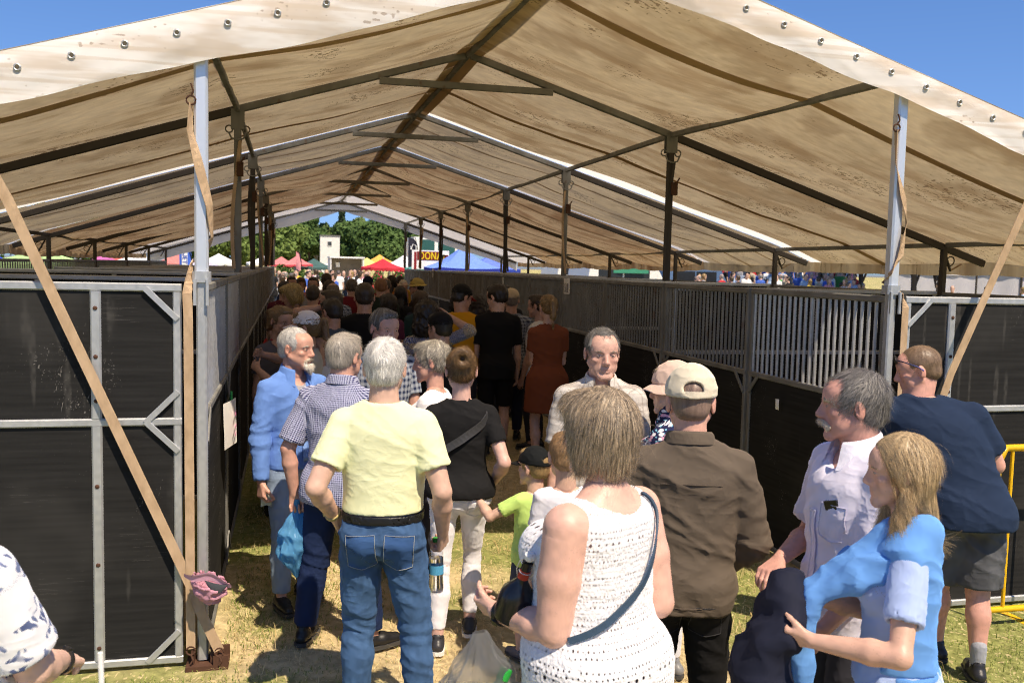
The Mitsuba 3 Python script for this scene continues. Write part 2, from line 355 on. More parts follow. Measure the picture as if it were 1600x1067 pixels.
# gable flaps: the white canvas edge turned down over the first and the last frame, with eyelets
def flap(y0, sgn, drop, mat, dp=0.0):
    base = drop
    for s in (-1, 1):
        drop = base*(1.18 if s < 0 else .95)
        x = np.linspace(0, XE + .05, 120)
        rows = []
        for d in np.linspace(0, 1, 9):
            z = AP + .035 - dp - SL*np.minimum(x, XO) - np.maximum(0, x - XO)*.42
            h = drop * (1 + .06*np.sin(x*2.1 + s) + .02*np.sin(x*5.3))
            wav = meshkit.fbm(np.stack([s*x*2.4, np.full_like(x, d*1.7), np.full_like(x, y0)], -1), 4) - .5
            y = y0 + sgn*(.055 + .028*np.sin(min(1, d*2.2)*np.pi/2) + .055*d*wav)
            rows.append(np.stack([s*x, y, z - d*h + (.004*np.sin(x*11)*d)], -1))
        f = obj('flap', gridmesh(np.stack(rows)), mat, tent, smooth=True)
        for i in range(int(4.9 / .236)):
            xx = .2 + i*.236
            zz = AP + .035 - dp - SL*xx - .40*drop*(1 + .06*np.sin(xx*2.1 + s) + .02*np.sin(xx*5.3))
            wav = float(meshkit.fbm(np.array([[s*xx*2.4, .4*1.7, y0]]), 4)[0]) - .5
            c = (s*xx, y0 + sgn*(.055 + .028 + .055*.4*wav + .006), zz)
            if y0 > 1 and i % 2: continue
            e = cat([ring(c, .0135, .0048, (0, 1, 0), 16)])
            obj('eyelet', e, 'galv', f)
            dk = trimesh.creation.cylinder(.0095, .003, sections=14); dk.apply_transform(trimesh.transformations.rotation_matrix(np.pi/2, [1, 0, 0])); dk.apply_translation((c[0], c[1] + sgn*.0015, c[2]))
            if y0 < 1: obj('eyelet_hole', dk, matte((.10, .085, .06)), f)  # solid dark disc, the shade of the opening painted on
flap(0.0, -1, .225, 'flap_cloth', .11)
flap(END, 1, .30, 'sheet_white')

# ------------------------------------------------------------------ stall panels
def bolt(c, ax): 
    m = trimesh.creation.icosphere(1, .011); m.vertices *= np.where(np.abs(ax) > .5, .5, 1.0); m.apply_translation(c); return m
def panel(a, b, z1=1.965, grille=True, bars_apart=True, mids=(), label='', group=None, sill=.03, gusset=True, bar_gap=.071, midrail=1.30):
    """One stall partition from a to b (xy on the ground): steel frame, dark board below, upright bars above."""
    p = thing('stall_panel', label, 'partition', group)
    a, b = np.array([*a, 0.]), np.array([*b, 0.])
    d = b - a; n_ = np.linalg.norm(d); d /= n_; q = np.array([-d[1], d[0], 0])
    a, b = a + d*.022, b - d*.022
    n_ = np.linalg.norm(b - a)
    zv = lambda z: np.array([0, 0, z])
    obj('rail', beam(a + zv(z1 - .02), b + zv(z1 - .02), .042, .042), 'galv_old' if grille else 'galv', p)
    obj('rail', beam(a + zv(midrail), b + zv(midrail), .046, .04), 'galv_old' if grille else 'galv', p)
    obj('rail', beam(a + zv(sill), b + zv(sill), .044, .04), 'galv_old' if grille else 'galv', p)
    for e in (a + d*.021, b - d*.021):
        obj('stile', beam(e + zv(.012), e + zv(z1 - .042), .04, .04), 'galv_old' if grille else 'galv', p)
    hi = midrail - .02 if grille else z1 - .042
    GO = 'galv' if grille is True and bars_apart and (a[0] < 0 or max(a[1], b[1]) < 1.8) else 'galv_old'  # lighter steel on the frontmost bars puts their sunlight into the colour
    def board(z0, z1_):
        c0, c1 = a + d*.043 + zv(z0), b - d*.043 + zv(z1_)
        m = trimesh.creation.box(extents=(n_ - .086, .014, z1_ - z0))
        ang = math.atan2(d[1], d[0])
        m.apply_transform(trimesh.transformations.rotation_matrix(ang, [0, 0, 1])); m.apply_translation((c0 + c1)/2)
        obj('board', m, 'board', p)
    board(sill + .02, midrail - .022)
    if not grille: board(midrail + .022, z1 - .042)
    for m in mids:
        e = a + d*m
        for z0, zz in ((sill + .02, midrail - .02), (midrail + .02, z1 - .042)):
            obj('stile', beam(e + zv(z0), e + zv(zz), .05, .05), 'galv', p)
        if not grille:
            for z in (.12, .55, .95, 1.38, 1.60, 1.84):
                obj('bolt', bolt(e + zv(z) - q*.027, q), RUST, p)
    if grille:
        nb = int(n_ / bar_gap)
        ms = [tube([a + d*(n_*(i + .5)/nb) + zv(midrail + .018), a + d*(n_*(i + .5)/nb) + zv(z1 - .038)], .0115, 8) for i in range(nb)]
        if bars_apart:
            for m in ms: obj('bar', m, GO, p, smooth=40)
        else: obj('bars', cat(ms), 'galv_old', p, smooth=40, label='row of upright steel bars', kind='stuff')
        lug = lambda c: beam(c - d*.045, c + d*.045, .012, .05)
        for t in (.33, .67): obj('lug', lug(a + d*n_*t + zv(midrail - .035) + q*.02), 'galv_old', p)
    if gusset:
        for e, sg in ((a + d*.04, 1), (b - d*.04, -1)):
            for z, dz in ((midrail - .02, -.11), (z1 - .045, -.11) if not grille else (midrail - .02, -.1101), (midrail + .02, .11) if not grille else (sill + .02, .11), (sill + .02, .11)):
                k0 = e + zv(z) + d*sg*.11; k1 = e + zv(z + dz)
                kd = (k1 - k0)/np.linalg.norm(k1 - k0)*.032; obj('gusset', beam(k0 - kd - q*.024, k1 + kd - q*.024, .03, .012, upv=tuple(q)), 'galv_old' if grille else 'galv', p)
    return p
for k in range(2 * NB):
    y0, y1 = k*L/2, (k+1)*L/2
    far = k > 3
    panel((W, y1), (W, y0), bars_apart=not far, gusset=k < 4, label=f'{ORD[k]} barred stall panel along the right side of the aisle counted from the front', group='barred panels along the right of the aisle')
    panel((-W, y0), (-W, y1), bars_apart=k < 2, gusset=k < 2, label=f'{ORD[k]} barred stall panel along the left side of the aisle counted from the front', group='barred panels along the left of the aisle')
panel((-W - 1.56, 0), (-W - .075, 0), grille=False, mids=(1.04,), label='black boarded end panel of the left stalls facing the camera, nearest the aisle', midrail=1.27)
panel((-XO, 0), (-W - 1.60, 0), grille=False, mids=(.7,), label='outer black boarded end panel of the left stalls, beyond the left edge', midrail=1.27)
panel((W + .075, 0), (W + 1.64, 0), grille=False, mids=(.33,), label='black boarded end panel of the right stalls behind the yellow barrier', midrail=1.27)
panel((W + 1.68, 0), (XO, 0), grille=False, mids=(.7,), label='outer black boarded end panel of the right stalls, beyond the right edge', midrail=1.27)
for s, nm in ((-1, 'left'), (1, 'right')):
    for k in range(1, NB + 1):   # cross partitions between the stalls and the outer walls
        panel((s*(W + .06), k*L), (s*(XO - .05), k*L), z1=1.94, grille=False, gusset=False, mids=(1.5,), label=f'dark cross partition between the {ORD[k-1]} and {ORD[k]} stall on the {nm}')
    for k in range(NB):
        panel((s*XO, k*L), (s*XO, (k+1)*L), z1=2.05 if s < 0 else 1.93, bars_apart=False, gusset=False, bar_gap=.11, midrail=1.45, label=f'{ORD[k]} outer wall panel of the {nm} stalls with short upright bars', group=f'outer wall panels of the {nm} stalls')
# corner posts of the two stall blocks
for s, nm in ((-1, 'left'), (1, 'right')):
    c = thing('corner_post', f'galvanised corner post of the {nm} stalls standing in a rusty foot', 'post')
    obj('upright', beam((s*W, 0, .02), (s*W, 0, 1.985), .052, .052), 'galv', c)
    obj('sleeve', cat([beam((s*W, 0, 1.975), (s*W, 0, 2.03), .088, .088), beam((s*W - .03, -.05, 1.86), (s*W - .03, -.05, 1.99), .016), beam((s*W + .03, -.05, 1.86), (s*W + .03, -.05, 1.99), .016)]), 'galv', c)
    obj('foot', cat([box((s*W - .08, -.09, -.03), (s*W + .13, .07, .012)), box((s*W + .04, -.06, .012), (s*W + .055, .05, .16)), box((s*W - .055, -.06, .012), (s*W - .04, .05, .13)), box((s*W + .055, -.09, .012), (s*W + .13, -.075, .06)), box((s*W + .055, .05, .012), (s*W + .13, .065, .06)), tube([(s*W + .09, -.08, .05), (s*W + .09, .06, .05)], .014, 8)]), RUST, c)
# straps of the tent front
def strap(pts, side, lab, w=.05):
    pts = np.asarray(pts, float)
    t = np.linspace(0, 1, len(pts)); tt = np.linspace(0, 1, 28)
    P = np.stack([np.interp(tt, t, pts[:, i]) for i in range(3)], -1)
    sd = np.asarray(side, float)
    if sd.ndim == 2: sd = np.stack([np.interp(tt, np.linspace(0, 1, len(sd)), sd[:, i]) for i in range(3)], -1)
    P[:, 2] += .0; 
    return P, sd, lab, w
def put_strap(args, ratchet=None):
    P, sd, lab, w = args
    k = thing('tension_strap', lab, 'strap')
    obj('webbing', ribbon(P, w, sd), 'strap', k)
    obj('end_hook', cat([ring(P[-1] + (0, 0, -.01), .022, .005), tube([P[-1] + (0, 0, -.03), P[-1] + (.012, -.01, -.055), P[-1] + (.0, -.01, -.075)], .005, 6)]), RUST, k)
    obj('end_hook', cat([ring(P[0] + (0, -.005, .01), .022, .005), tube([P[0] + (0, -.005, .03), P[0] + (.012, -.012, .055), P[0] + (.0, -.012, .09)], .005, 6)]), RUST, k)
    if ratchet is not None:
        c = np.array(ratchet)
        obj('ratchet', cat([beam(c + (-.02, 0, -.07), c + (-.02, 0, .07), .012, .05), beam(c + (.035, 0, -.07), c + (.035, 0, .07), .012, .05), tube([c + (-.03, 0, .02), c + (.045, 0, .02)], .016, 8), tube([c + (-.03, -.01, -.05), c + (.045, -.01, -.05)], .010, 8), tube([c + (0, -.03, .05), c + (.06, -.05, .12)], .011, 8), ring(c + (.01, 0, .11), .03, .008)]), RUST, k)
put_strap(strap([(-3.17, -.055, 2.86), (-2.89, -.055, 2.43), (-2.03, -.060, .41), (-1.99, -.085, .30), (-1.90, -.085, .09)], (1, .1, .4), 'tan strap running diagonally across the left black end panel', .050))
put_strap(strap([(-2.03, -.03, 2.86), (-2.035, -.045, 2.72), (-1.985, -.05, 2.52), (-1.945, -.045, 2.36), (-1.935, .0, 2.2), (-1.985, .045, 2.12), (-2.035, .0, 2.07), (-2.05, -.06, 1.92), (-2.045, -.065, 1.8), (-2.04, -.065, .10)], [(.2, 1, 0), (.5, .8, 0), (1, .1, .3), (.7, .7, .3), (.1, 1, 0), (1, 0, .2), (.1, 1, 0), (1, .1, 0), (1, 0, 0), (1, 0, 0)], 'tan strap wound round the left front post and hanging down to its foot', .045))
put_strap(strap([(2.80, -.16, 2.60), (2.33, -.14, 1.51), (2.02, -.12, .50), (1.985, -.09, .1)], (1, 0, -.4), 'tan strap stretched from the ratchet at the tent edge down to the right corner', .05), (2.80, -.15, 2.72))
put_strap(strap([(1.94, -.03, 2.95), (1.94, -.045, 2.75), (2.0, -.05, 2.55), (2.035, -.045, 2.4), (2.0, -.05, 2.2), (1.945, -.04, 2.1), (1.97, .045, 2.05), (2.035, -.04, 1.98), (2.045, -.065, 1.9), (2.045, -.065, .10)], [(.2, 1, 0), (.5, .8, 0), (1, .1, -.3), (.4, .9, -.3), (1, .1, .3), (.1, 1, 0), (1, 0, .2), (.3, 1, 0), (1, 0, 0), (1, 0, 0)], 'tan strap wound round the right front post and hanging down to its foot', .045))
# yellow crowd barrier
br = thing('crowd_barrier', 'yellow painted tubular crowd barrier in front of the right end panel', 'barrier')
x0, x1, yb = 2.54, 4.6, -.33
obj('frame', tube([(x0, yb, .13), (x0, yb, 1.0), (x0 + .05, yb, 1.085), (x1 - .05, yb, 1.085), (x1, yb, 1.0), (x1, yb, .13)], .021, 10), YELLOW, br, smooth=40)
obj('bottom_tube', tube([(x0, yb, .10), (x1, yb, .10)], .019, 10), YELLOW, br, smooth=40)
for i in range(1, 9): obj('upright', tube([(x0 + .06 + i*.235 - .2, yb, .10), (x0 + .06 + i*.235 - .2, yb, 1.08)], .011, 8), YELLOW, br, smooth=40)
for x in (x0 + .3, x1 - .3): obj('foot', beam((x, yb - .25, -.015), (x, yb + .22, -.015), .06, .012), YELLOW, br)
# papers on the stalls
def sheet_of_paper(c, w, h, nrm, lab, mat=PAPER, tilt=0, cat_='paper notice'):
    n_ = np.asarray(nrm, float); s = np.cross([0, 0, 1], n_); s /= np.linalg.norm(s)
    i, j = np.meshgrid(np.linspace(-.5, .5, 7), np.linspace(-.5, .5, 7), indexing='ij')
    P = np.asarray(c) + (i*w)[..., None]*(s*math.cos(tilt) + np.array([0, 0, math.sin(tilt)])) + (j*h)[..., None]*(np.array([0, 0, math.cos(tilt)]) - s*math.sin(tilt)) + n_*(.006 + .010*np.cos(i*3)*np.sin(j*2.2 + 1))[..., None]
    return solo('notice', gridmesh(P), mat, lab, cat_, smooth=True)
# ------------------------------------------------------------------ bodies: distance fields -> meshes
f32 = np.float32
def unit(v):
    v = np.asarray(v, float); return v / (np.linalg.norm(v) + 1e-12)
class Prim:
    __slots__ = ('lo', 'hi', 'fn')
    def __init__(s, lo, hi, fn): s.lo, s.hi, s.fn = np.asarray(lo, float), np.asarray(hi, float), fn
def cone(a, b, ra, rb, cap=None):
    a, b = np.asarray(a, float), np.asarray(b, float)
    d = b - a; dd = float(d @ d) + 1e-12
    def fn(x, y, z):
        px, py, pz = x - f32(a[0]), y - f32(a[1]), z - f32(a[2])
        t = np.clip((px*f32(d[0]) + py*f32(d[1]) + pz*f32(d[2])) * f32(1/dd), 0, 1)
        q = np.sqrt((px - t*f32(d[0]))**2 + (py - t*f32(d[1]))**2 + (pz - t*f32(d[2]))**2) - (f32(ra) + t*f32(rb - ra))
        if cap is not None:
            for c, n in cap:
                n = unit(n); q = np.maximum(q, (x - f32(c[0]))*f32(n[0]) + (y - f32(c[1]))*f32(n[1]) + (z - f32(c[2]))*f32(n[2]))
        return q
    return Prim(np.minimum(a - ra, b - rb), np.maximum(a + ra, b + rb), fn)
def ell(c, r, R=None, cap=None):
    c, r = np.asarray(c, float), np.asarray(r, float)
    R = np.eye(3) if R is None else np.asarray(R, float)     # columns = axes
    e = np.sqrt(((R * r)**2).sum(1))
    def fn(x, y, z):
        px, py, pz = x - f32(c[0]), y - f32(c[1]), z - f32(c[2])
        k0 = k1 = 0
        for i in range(3):
            u = px*f32(R[0, i]) + py*f32(R[1, i]) + pz*f32(R[2, i])
            k0 = k0 + (u*f32(1/r[i]))**2; k1 = k1 + (u*f32(1/r[i]**2))**2
        k0 = np.sqrt(k0)
        q = k0*(k0 - 1)/np.sqrt(k1 + f32(1e-9))
        if cap is not None:
            for cc, n in cap:
                n = unit(n); q = np.maximum(q, (x - f32(cc[0]))*f32(n[0]) + (y - f32(cc[1]))*f32(n[1]) + (z - f32(cc[2]))*f32(n[2]))
        return q
    return Prim(c - e, c + e, fn)
def loft(z, a, b, cx, cy, th, ex=2.3, z0=None, z1=None):
    """Stacked ovals: half widths a, half depths b, centres, turn th about z; cut flat at z0 and z1."""
    from scipy.interpolate import PchipInterpolator as PI
    zz = np.linspace(z[0], z[-1], 160)
    A, B, CX, CY, TH = (PI(z, np.broadcast_to(v, np.shape(z)))(zz) for v in (a, b, cx, cy, th))
    zlo, zhi = z[0] if z0 is None else z0, z[-1] if z1 is None else z1
    m = max(A.max(), B.max())
    def fn(x, y, Z):
        zf = np.asarray(Z).ravel()
        g = lambda v: np.interp(zf, zz, v).astype(f32).reshape(np.shape(Z))
        aa, bb, x0, y0, t = g(A), g(B), g(CX), g(CY), g(TH)
        c, s = np.cos(t), np.sin(t)
        px, py = x - x0, y - y0
        u, v = np.abs(px*c + py*s)/aa, np.abs(-px*s + py*c)/bb
        k = (u**f32(ex) + v**f32(ex) + f32(1e-9))**f32(1/ex)
        q = (k - 1)*np.minimum(aa, bb)
        return np.maximum(q, np.maximum(Z - f32(zhi), f32(zlo) - Z))
    sel = (zz >= zlo - .02) & (zz <= zhi + .02)
    return Prim([CX[sel].min() - m, CY[sel].min() - m, zlo], [CX[sel].max() + m, CY[sel].max() + m, zhi], fn)

class Vol:
    BIG = f32(.06)
    def __init__(s, lo, hi, h):
        s.h, s.lo = h, np.asarray(lo, float) - 2.5*h
        s.n = np.ceil((np.asarray(hi, float) + 2.5*h - s.lo)/h).astype(int) + 1
        s.F = np.full(s.n, s.BIG, f32)
        s.ax = [(s.lo[i] + h*np.arange(s.n[i])).astype(f32) for i in range(3)]
    def sub_(s, p, m):
        i0 = np.clip(np.floor((p.lo - m - s.lo)/s.h).astype(int), 0, s.n); i1 = np.clip(np.ceil((p.hi + m - s.lo)/s.h).astype(int) + 1, 0, s.n)
        if (i1 <= i0).any(): return None, None
        sl = tuple(slice(a, b) for a, b in zip(i0, i1))
        return sl, p.fn(s.ax[0][sl[0]][:, None, None], s.ax[1][sl[1]][None, :, None], s.ax[2][sl[2]][None, None, :])
    def add(s, p, k=.02):
        sl, d = s.sub_(p, max(k, .025) + .01)
        if sl is None: return
        A = s.F[sl]
        if k > 0:
            hh = np.maximum(k - np.abs(A - d), 0)*f32(1/k)
            s.F[sl] = np.minimum(A, d) - hh*hh*f32(k*.25)
        else: s.F[sl] = np.minimum(A, d)
    def cut(s, p, k=.006):
        sl, d = s.sub_(p, max(k, .02) + .01)
        if sl is None: return
        A, d = s.F[sl], -d
        hh = np.maximum(k - np.abs(A - d), 0)*f32(1/k)
        s.F[sl] = np.maximum(A, d) + hh*hh*f32(k*.25)
    def mesh(s): return surfnet(s.F, s.lo, s.h)
CORN = np.array([[i, j, k] for i in (0, 1) for j in (0, 1) for k in (0, 1)])
EDG = [(a, b) for a in range(8) for b in range(a + 1, 8) if np.abs(CORN[a] - CORN[b]).sum() == 1]
def surfnet(F, lo, h):
    F = F.copy()
    for ax in range(3):
        ix = [slice(None)]*3
        for e in (0, -1):
            ix[ax] = e; F[tuple(ix)] = np.maximum(F[tuple(ix)], f32(h*.3))
    s = (F < 0)
    u = s.view(np.uint8)
    c = u[:-1] + u[1:]; c = c[:, :-1] + c[:, 1:]; c = c[:, :, :-1] + c[:, :, 1:]
    act = np.argwhere((c > 0) & (c < 8))
    if len(act) == 0: return np.zeros((0, 3)), np.zeros((0, 3), int)
    vals = [F[act[:, 0] + d[0], act[:, 1] + d[1], act[:, 2] + d[2]] for d in CORN]
    acc, cnt = np.zeros((len(act), 3)), np.zeros(len(act))
    for a, b in EDG:
        va, vb = vals[a], vals[b]
        m = (va < 0) != (vb < 0)
        t = np.where(m, va/np.where(m, va - vb, 1), 0)
        acc += np.where(m[:, None], CORN[a] + t[:, None]*(CORN[b] - CORN[a]), 0); cnt += m
    V = (act + acc/cnt[:, None])*h + lo
    ids = np.full(c.shape, -1, np.int32); ids[tuple(act.T)] = np.arange(len(act))
    faces = []
    for ax in range(3):
        o = [(1, 2), (2, 0), (0, 1)][ax]
        A = s[:-1] if ax == 0 else s[:, :-1] if ax == 1 else s[:, :, :-1]
        B = s[1:] if ax == 0 else s[:, 1:] if ax == 1 else s[:, :, 1:]
        e = np.argwhere(A != B)
        e = e[(e[:, o[0]] > 0) & (e[:, o[1]] > 0)]
        fl = A[tuple(e.T)]
        def g(d0, d1):
            q = e.copy(); q[:, o[0]] -= d0; q[:, o[1]] -= d1
            return ids[tuple(q.T)]
        q = np.stack([g(1, 1), g(0, 1), g(0, 0), g(1, 0)], 1)
        q[~fl] = q[~fl][:, ::-1]
        faces.append(q)
    q = np.vstack(faces); q = q[(q >= 0).all(1)]
    return V, np.vstack([q[:, [0, 1, 2]], q[:, [0, 2, 3]]])
def vnormals(V, Fc):
    n = np.zeros_like(V); fn = np.cross(V[Fc[:, 1]] - V[Fc[:, 0]], V[Fc[:, 2]] - V[Fc[:, 0]])
    for k in range(3): np.add.at(n, Fc[:, k], fn)
    return n/(np.linalg.norm(n, axis=1, keepdims=True) + 1e-12)
def relax(V, Fc, it=1, lam=.5):
    from scipy.sparse import coo_matrix
    e = np.vstack([Fc[:, [0, 1]], Fc[:, [1, 2]], Fc[:, [2, 0]]])
    e = np.vstack([e, e[:, ::-1]])
    M = coo_matrix((np.ones(len(e)), (e[:, 0], e[:, 1])), shape=(len(V),)*2).tocsr()
    dg = np.asarray(M.sum(1)).ravel(); dg[dg == 0] = 1
    for _ in range(it): V = V + lam*((M @ V)/dg[:, None] - V)
    return V
def solid(prims, h, cuts=(), it=1):
    """prims: (prim, k) pairs joined smoothly; cuts: prims taken away."""
    lo = np.min([p.lo for p, _ in prims], 0); hi = np.max([p.hi for p, _ in prims], 0)
    v = Vol(lo, hi, h)
    for p, k in prims: v.add(p, k)
    for c in cuts: v.cut(c)
    V, Fc = v.mesh()
    return (relax(V, Fc, it) if it and len(V) else V), Fc
def joinm(ms):
    V, Fc, o = [], [], 0
    for v, f in ms:
        V.append(v); Fc.append(np.asarray(f) + o); o += len(v)
    return np.vstack(V), np.vstack(Fc)
def ik(S, Wr, l1, l2, hint):
    S, Wr = np.asarray(S, float), np.asarray(Wr, float)
    d = Wr - S; L_ = np.linalg.norm(d)
    if L_ > (l1 + l2)*.997: Wr = S + d/L_*(l1 + l2)*.997; d = Wr - S; L_ = np.linalg.norm(d)
    if L_ < abs(l1 - l2) + .02: Wr = S + d/L_*(abs(l1 - l2) + .02); d = Wr - S; L_ = np.linalg.norm(d)
    u = d/L_
    a = (l1**2 - l2**2 + L_**2)/(2*L_); hgt = math.sqrt(max(l1**2 - a**2, 0))
    hv = np.asarray(hint, float); hv = hv - u*(hv @ u)
    return S + u*a + unit(hv)*hgt, Wr
def rotz(a): c, s = math.cos(a), math.sin(a); return np.array([[c, -s, 0], [s, c, 0], [0, 0, 1.]])
def rotx(a): c, s = math.cos(a), math.sin(a); return np.array([[1, 0, 0], [0, c, -s], [0, s, c]])
def roty(a): c, s = math.cos(a), math.sin(a); return np.array([[c, 0, s], [0, 1, 0], [-s, 0, c]])

# torso rows: height, half width, half depth, forward offset (all of body height)
BUILD = {
 'male':   [(.455, .050, .040, -.005), (.50, .094, .064, -.006), (.53, .097, .066, -.006), (.61, .086, .060, .002), (.70, .097, .066, .000), (.76, .104, .066, -.006), (.80, .092, .052, -.012), (.826, .055, .040, -.014), (.85, .034, .036, -.012)],
 'heavy':  [(.455, .052, .044, -.005), (.50, .095, .074, -.006), (.54, .099, .080, .002), (.62, .100, .088, .016), (.70, .102, .080, .008), (.765, .103, .070, -.004), (.803, .090, .054, -.012), (.83, .060, .042, -.014), (.853, .037, .038, -.010)],
 'female': [(.455, .052, .044, -.006), (.50, .102, .070, -.010), (.53, .104, .072, -.010), (.615, .080, .056, .000), (.70, .087, .060, .000), (.755, .092, .058, -.006), (.795, .082, .046, -.012), (.82, .048, .036, -.014), (.848, .029, .031, -.012)],
 'stout':  [(.455, .058, .050, -.006), (.50, .118, .090, -.008), (.545, .122, .094, -.004), (.62, .112, .090, .010), (.70, .108, .084, .008), (.755, .108, .072, -.004), (.797, .096, .056, -.012), (.822, .058, .042, -.014), (.85, .035, .036, -.010)],
 'child':  [(.445, .048, .042, -.004), (.49, .086, .062, -.004), (.53, .084, .062, -.002), (.60, .080, .060, .004), (.68, .084, .060, .000), (.735, .088, .056, -.004), (.775, .074, .046, -.010), (.797, .044, .036, -.012), (.822, .029, .030, -.010)],
}
SHO = {'male': (.106, .787), 'heavy': (.104, .789), 'female': (.091, .783), 'stout': (.101, .783), 'child': (.084, .762)}
LIMB = {'male': 1.0, 'heavy': 1.10, 'female': .88, 'stout': 1.32, 'child': .92}

class Person:
    """One figure in its own frame: x right, y forward, z up, on the ground at the origin."""
    def __init__(s, label, pos, H, heading, build='male', h=.012, skin=(.46, .27, .19), lean=(0, 0), twist=0, head=(0, 0, 0),
                 girth=1.0, L=None, R=None, Lh=None, Rh=None, Lp='relaxed', Rp='relaxed', Ln=None, Rn=None, feet=None, group=None, detail=True, hs=None, category='person', base_z=0.0):
        s.label, s.pos, s.H, s.hd, s.build, s.h, s.skin, s.group, s.detail, s.cat = label, np.array([*pos, base_z]), H, math.radians(heading), build, h, np.array(skin), group, detail, category
        s.parts, s.nrms = [], {}
        hsz = hs or (.176 if build == 'child' else .1455)
        s.q = hsz*H/.235                                     # head scale against the 0.235 m modelling head
        rows = np.array(BUILD[build])*H
        s.z, s.a, s.b, yo = rows.T
        gt = np.where(s.z < .815*H, girth, 1 + (girth - 1)*.4); s.a, s.b = s.a*gt, s.b*gt
        t = np.clip((s.z - .50*H)/(.35*H), 0, 1)
        s.cx, s.cy = lean[0]*H*t**1.2, yo + lean[1]*H*t**1.2
        s.th = math.radians(-twist)*np.clip((s.z - .52*H)/(.24*H), 0, 1)
        s.LM = LIMB[build]*(1 + (girth - 1)*.5)
        so, sz = SHO[build]; so *= H*girth; sz *= H
        top = lambda z: (np.interp(z, s.z, s.cx), np.interp(z, s.z, s.cy))
        sx, sy = top(sz); c, sn = math.cos(s.th[-1]), math.sin(s.th[-1])
        s.S = {e: np.array([sx + g*so*c, sy + g*so*sn, sz]) for e, g in (('L', -1), ('R', 1))}
        s.neck = np.array([s.cx[-1], s.cy[-1], s.z[-1]])
        # head frame
        yw, pt, rl = [math.radians(v) for v in head]
        s.Rhd = rotz(-yw) @ rotx(-pt) @ roty(rl)
        crown = H
        s.hc = np.array([s.neck[0] + .0*H, s.neck[1] + .012*H, crown - .117*s.q]) + s.Rhd @ np.array([0, .008*s.q, 0])
        ua, fa = (.172*H, .150*H) if build != 'child' else (.155*H, .138*H)
        s.ua, s.fa = ua, fa
        hang = lambda g: np.array([s.S['R' if g > 0 else 'L'][0] + g*.038*H*(.7 if build in ('male', 'child') else 1), s.S['R'][1]*.5 + .045*H, sz - (ua + fa)*.985])
        s.A = {}
        for e, g, tgt, hint in (('L', -1, L, Lh), ('R', 1, R, Rh)):
            tg = hang(g) if tgt is None else np.asarray(tgt, float)*H
            hint = np.array([g*.35, -1, -.1]) if hint is None else np.asarray(hint, float)
            E, Wr = ik(s.S[e], tg, ua, fa, hint)
            s.A[e] = (s.S[e], E, Wr)
        s.pose = {'L': Lp, 'R': Rp}
        s.nrm = {'L': np.array([1., 0, 0]) if Ln is None else unit(Ln), 'R': np.array([-1., 0, 0]) if Rn is None else unit(Rn)}
        feet = feet or {}
        s.G = {}
        s.toe = {}
        for e, g in (('L', -1), ('R', 1)):
            fx, fy, fyaw, lift = feet.get(e, (g*.055, 0, g*9, 0))
            hip = np.array([g*.050*H, -.004*H, .495*H])
            ank = np.array([fx*H, fy*H, .043*H + lift*H])
            s.leg = .2283*H
            K, ank = ik(hip, ank, s.leg, s.leg, (math.sin(math.radians(fyaw)), 1, 0))
            s.G[e] = (hip, K, ank); s.toe[e] = math.radians(-fyaw)
    # --- placing
    def world(s, V):
        V = np.asarray(V, float); c, n = math.cos(s.hd), math.sin(s.hd)
        return np.stack([V[..., 0]*c + V[..., 1]*n, -V[..., 0]*n + V[..., 1]*c, V[..., 2]], -1) + s.pos
    def put(s, name, V, Fc, mat, color=None, uv=None, label=None, smooth=True, parent=None, normals=None):
        if len(V) == 0: return
        if normals is not None: s.nrms[len(s.parts)] = s.world(normals) - s.pos
        s.parts.append((name, s.world(V), Fc, mat, color, uv, label, smooth, parent))
    def tint(s, V, c, seed=0, amt=.06):
        n = meshkit.noise(np.asarray(V)*30, seed) - .5
        return np.clip(np.asarray(c)[None]*(1 + amt*n[:, None]), 0, 1)
    def traps(s, r=0.0):
        out = []
        for e in 'LR':
            out.append((cone(s.neck*.62 + s.S[e]*.38 + np.array([0, -.004*s.H, -.012*s.H]), s.S[e] + (s.neck - s.S[e])*np.array([.10, .1, 0]), .024*s.H*min(s.LM, 1.1) + r, .027*s.H*min(s.LM, 1.15) + r), .03))
        return out
    # --- skin
    def body(s, bare=1.5, breasts=0, fine_arms=True, shrink=.006, hide_legs=False):
        H, h, q = s.H, s.h, s.q
        pr = [(loft(s.z, s.a - shrink, s.b - shrink, s.cx, s.cy, s.th), .02)]
        m = s.LM
        pr += s.traps(-shrink)
        for e, g in (('L', -1), ('R', 1)):
            S_, E, Wr = s.A[e]
            pr += [(cone(S_, S_ + (E - S_)*.5, .0285*H*m, .0265*H*m - .003*fine_arms), .03), (cone(S_ + (E - S_)*.5, E, .027*H*m - .004*fine_arms, .0225*H*m - .004*fine_arms), .015)]
            if not fine_arms: pr += s.forearm(e)
            hip, K, an = s.G[e]
            lm = .5 + .5*m
            pr += [(cone(hip, K, .047*H*lm, .031*H*lm), .03), (cone(K, K + (an - K)*.35 + np.array([0, -.006*H, 0]), .030*H*lm, .031*H*lm), .02), (cone(K + (an - K)*.3 + np.array([0, -.007*H, 0]), an, .031*H*lm, .0195*H), .02)]
            if True:
                yw = s.toe[e]; fd = np.array([-math.sin(yw), math.cos(yw), 0])
                pr += [(cone(an + np.array([0, 0, -.01*H]), an + fd*.08*H + np.array([0, 0, -.026*H]), .02*H, .015*H), .01)]
        if breasts:
            for g in (-1, 1):
                zc = .715*H; y0 = np.interp(zc, s.z, s.cy + s.b)
                pr.append((ell((np.interp(zc, s.z, s.cx) + g*.045*H, y0 - .012*H, zc), np.array([.045, .045, .046])*H*breasts), .03))
        V, Fc = solid(pr, h*bare)
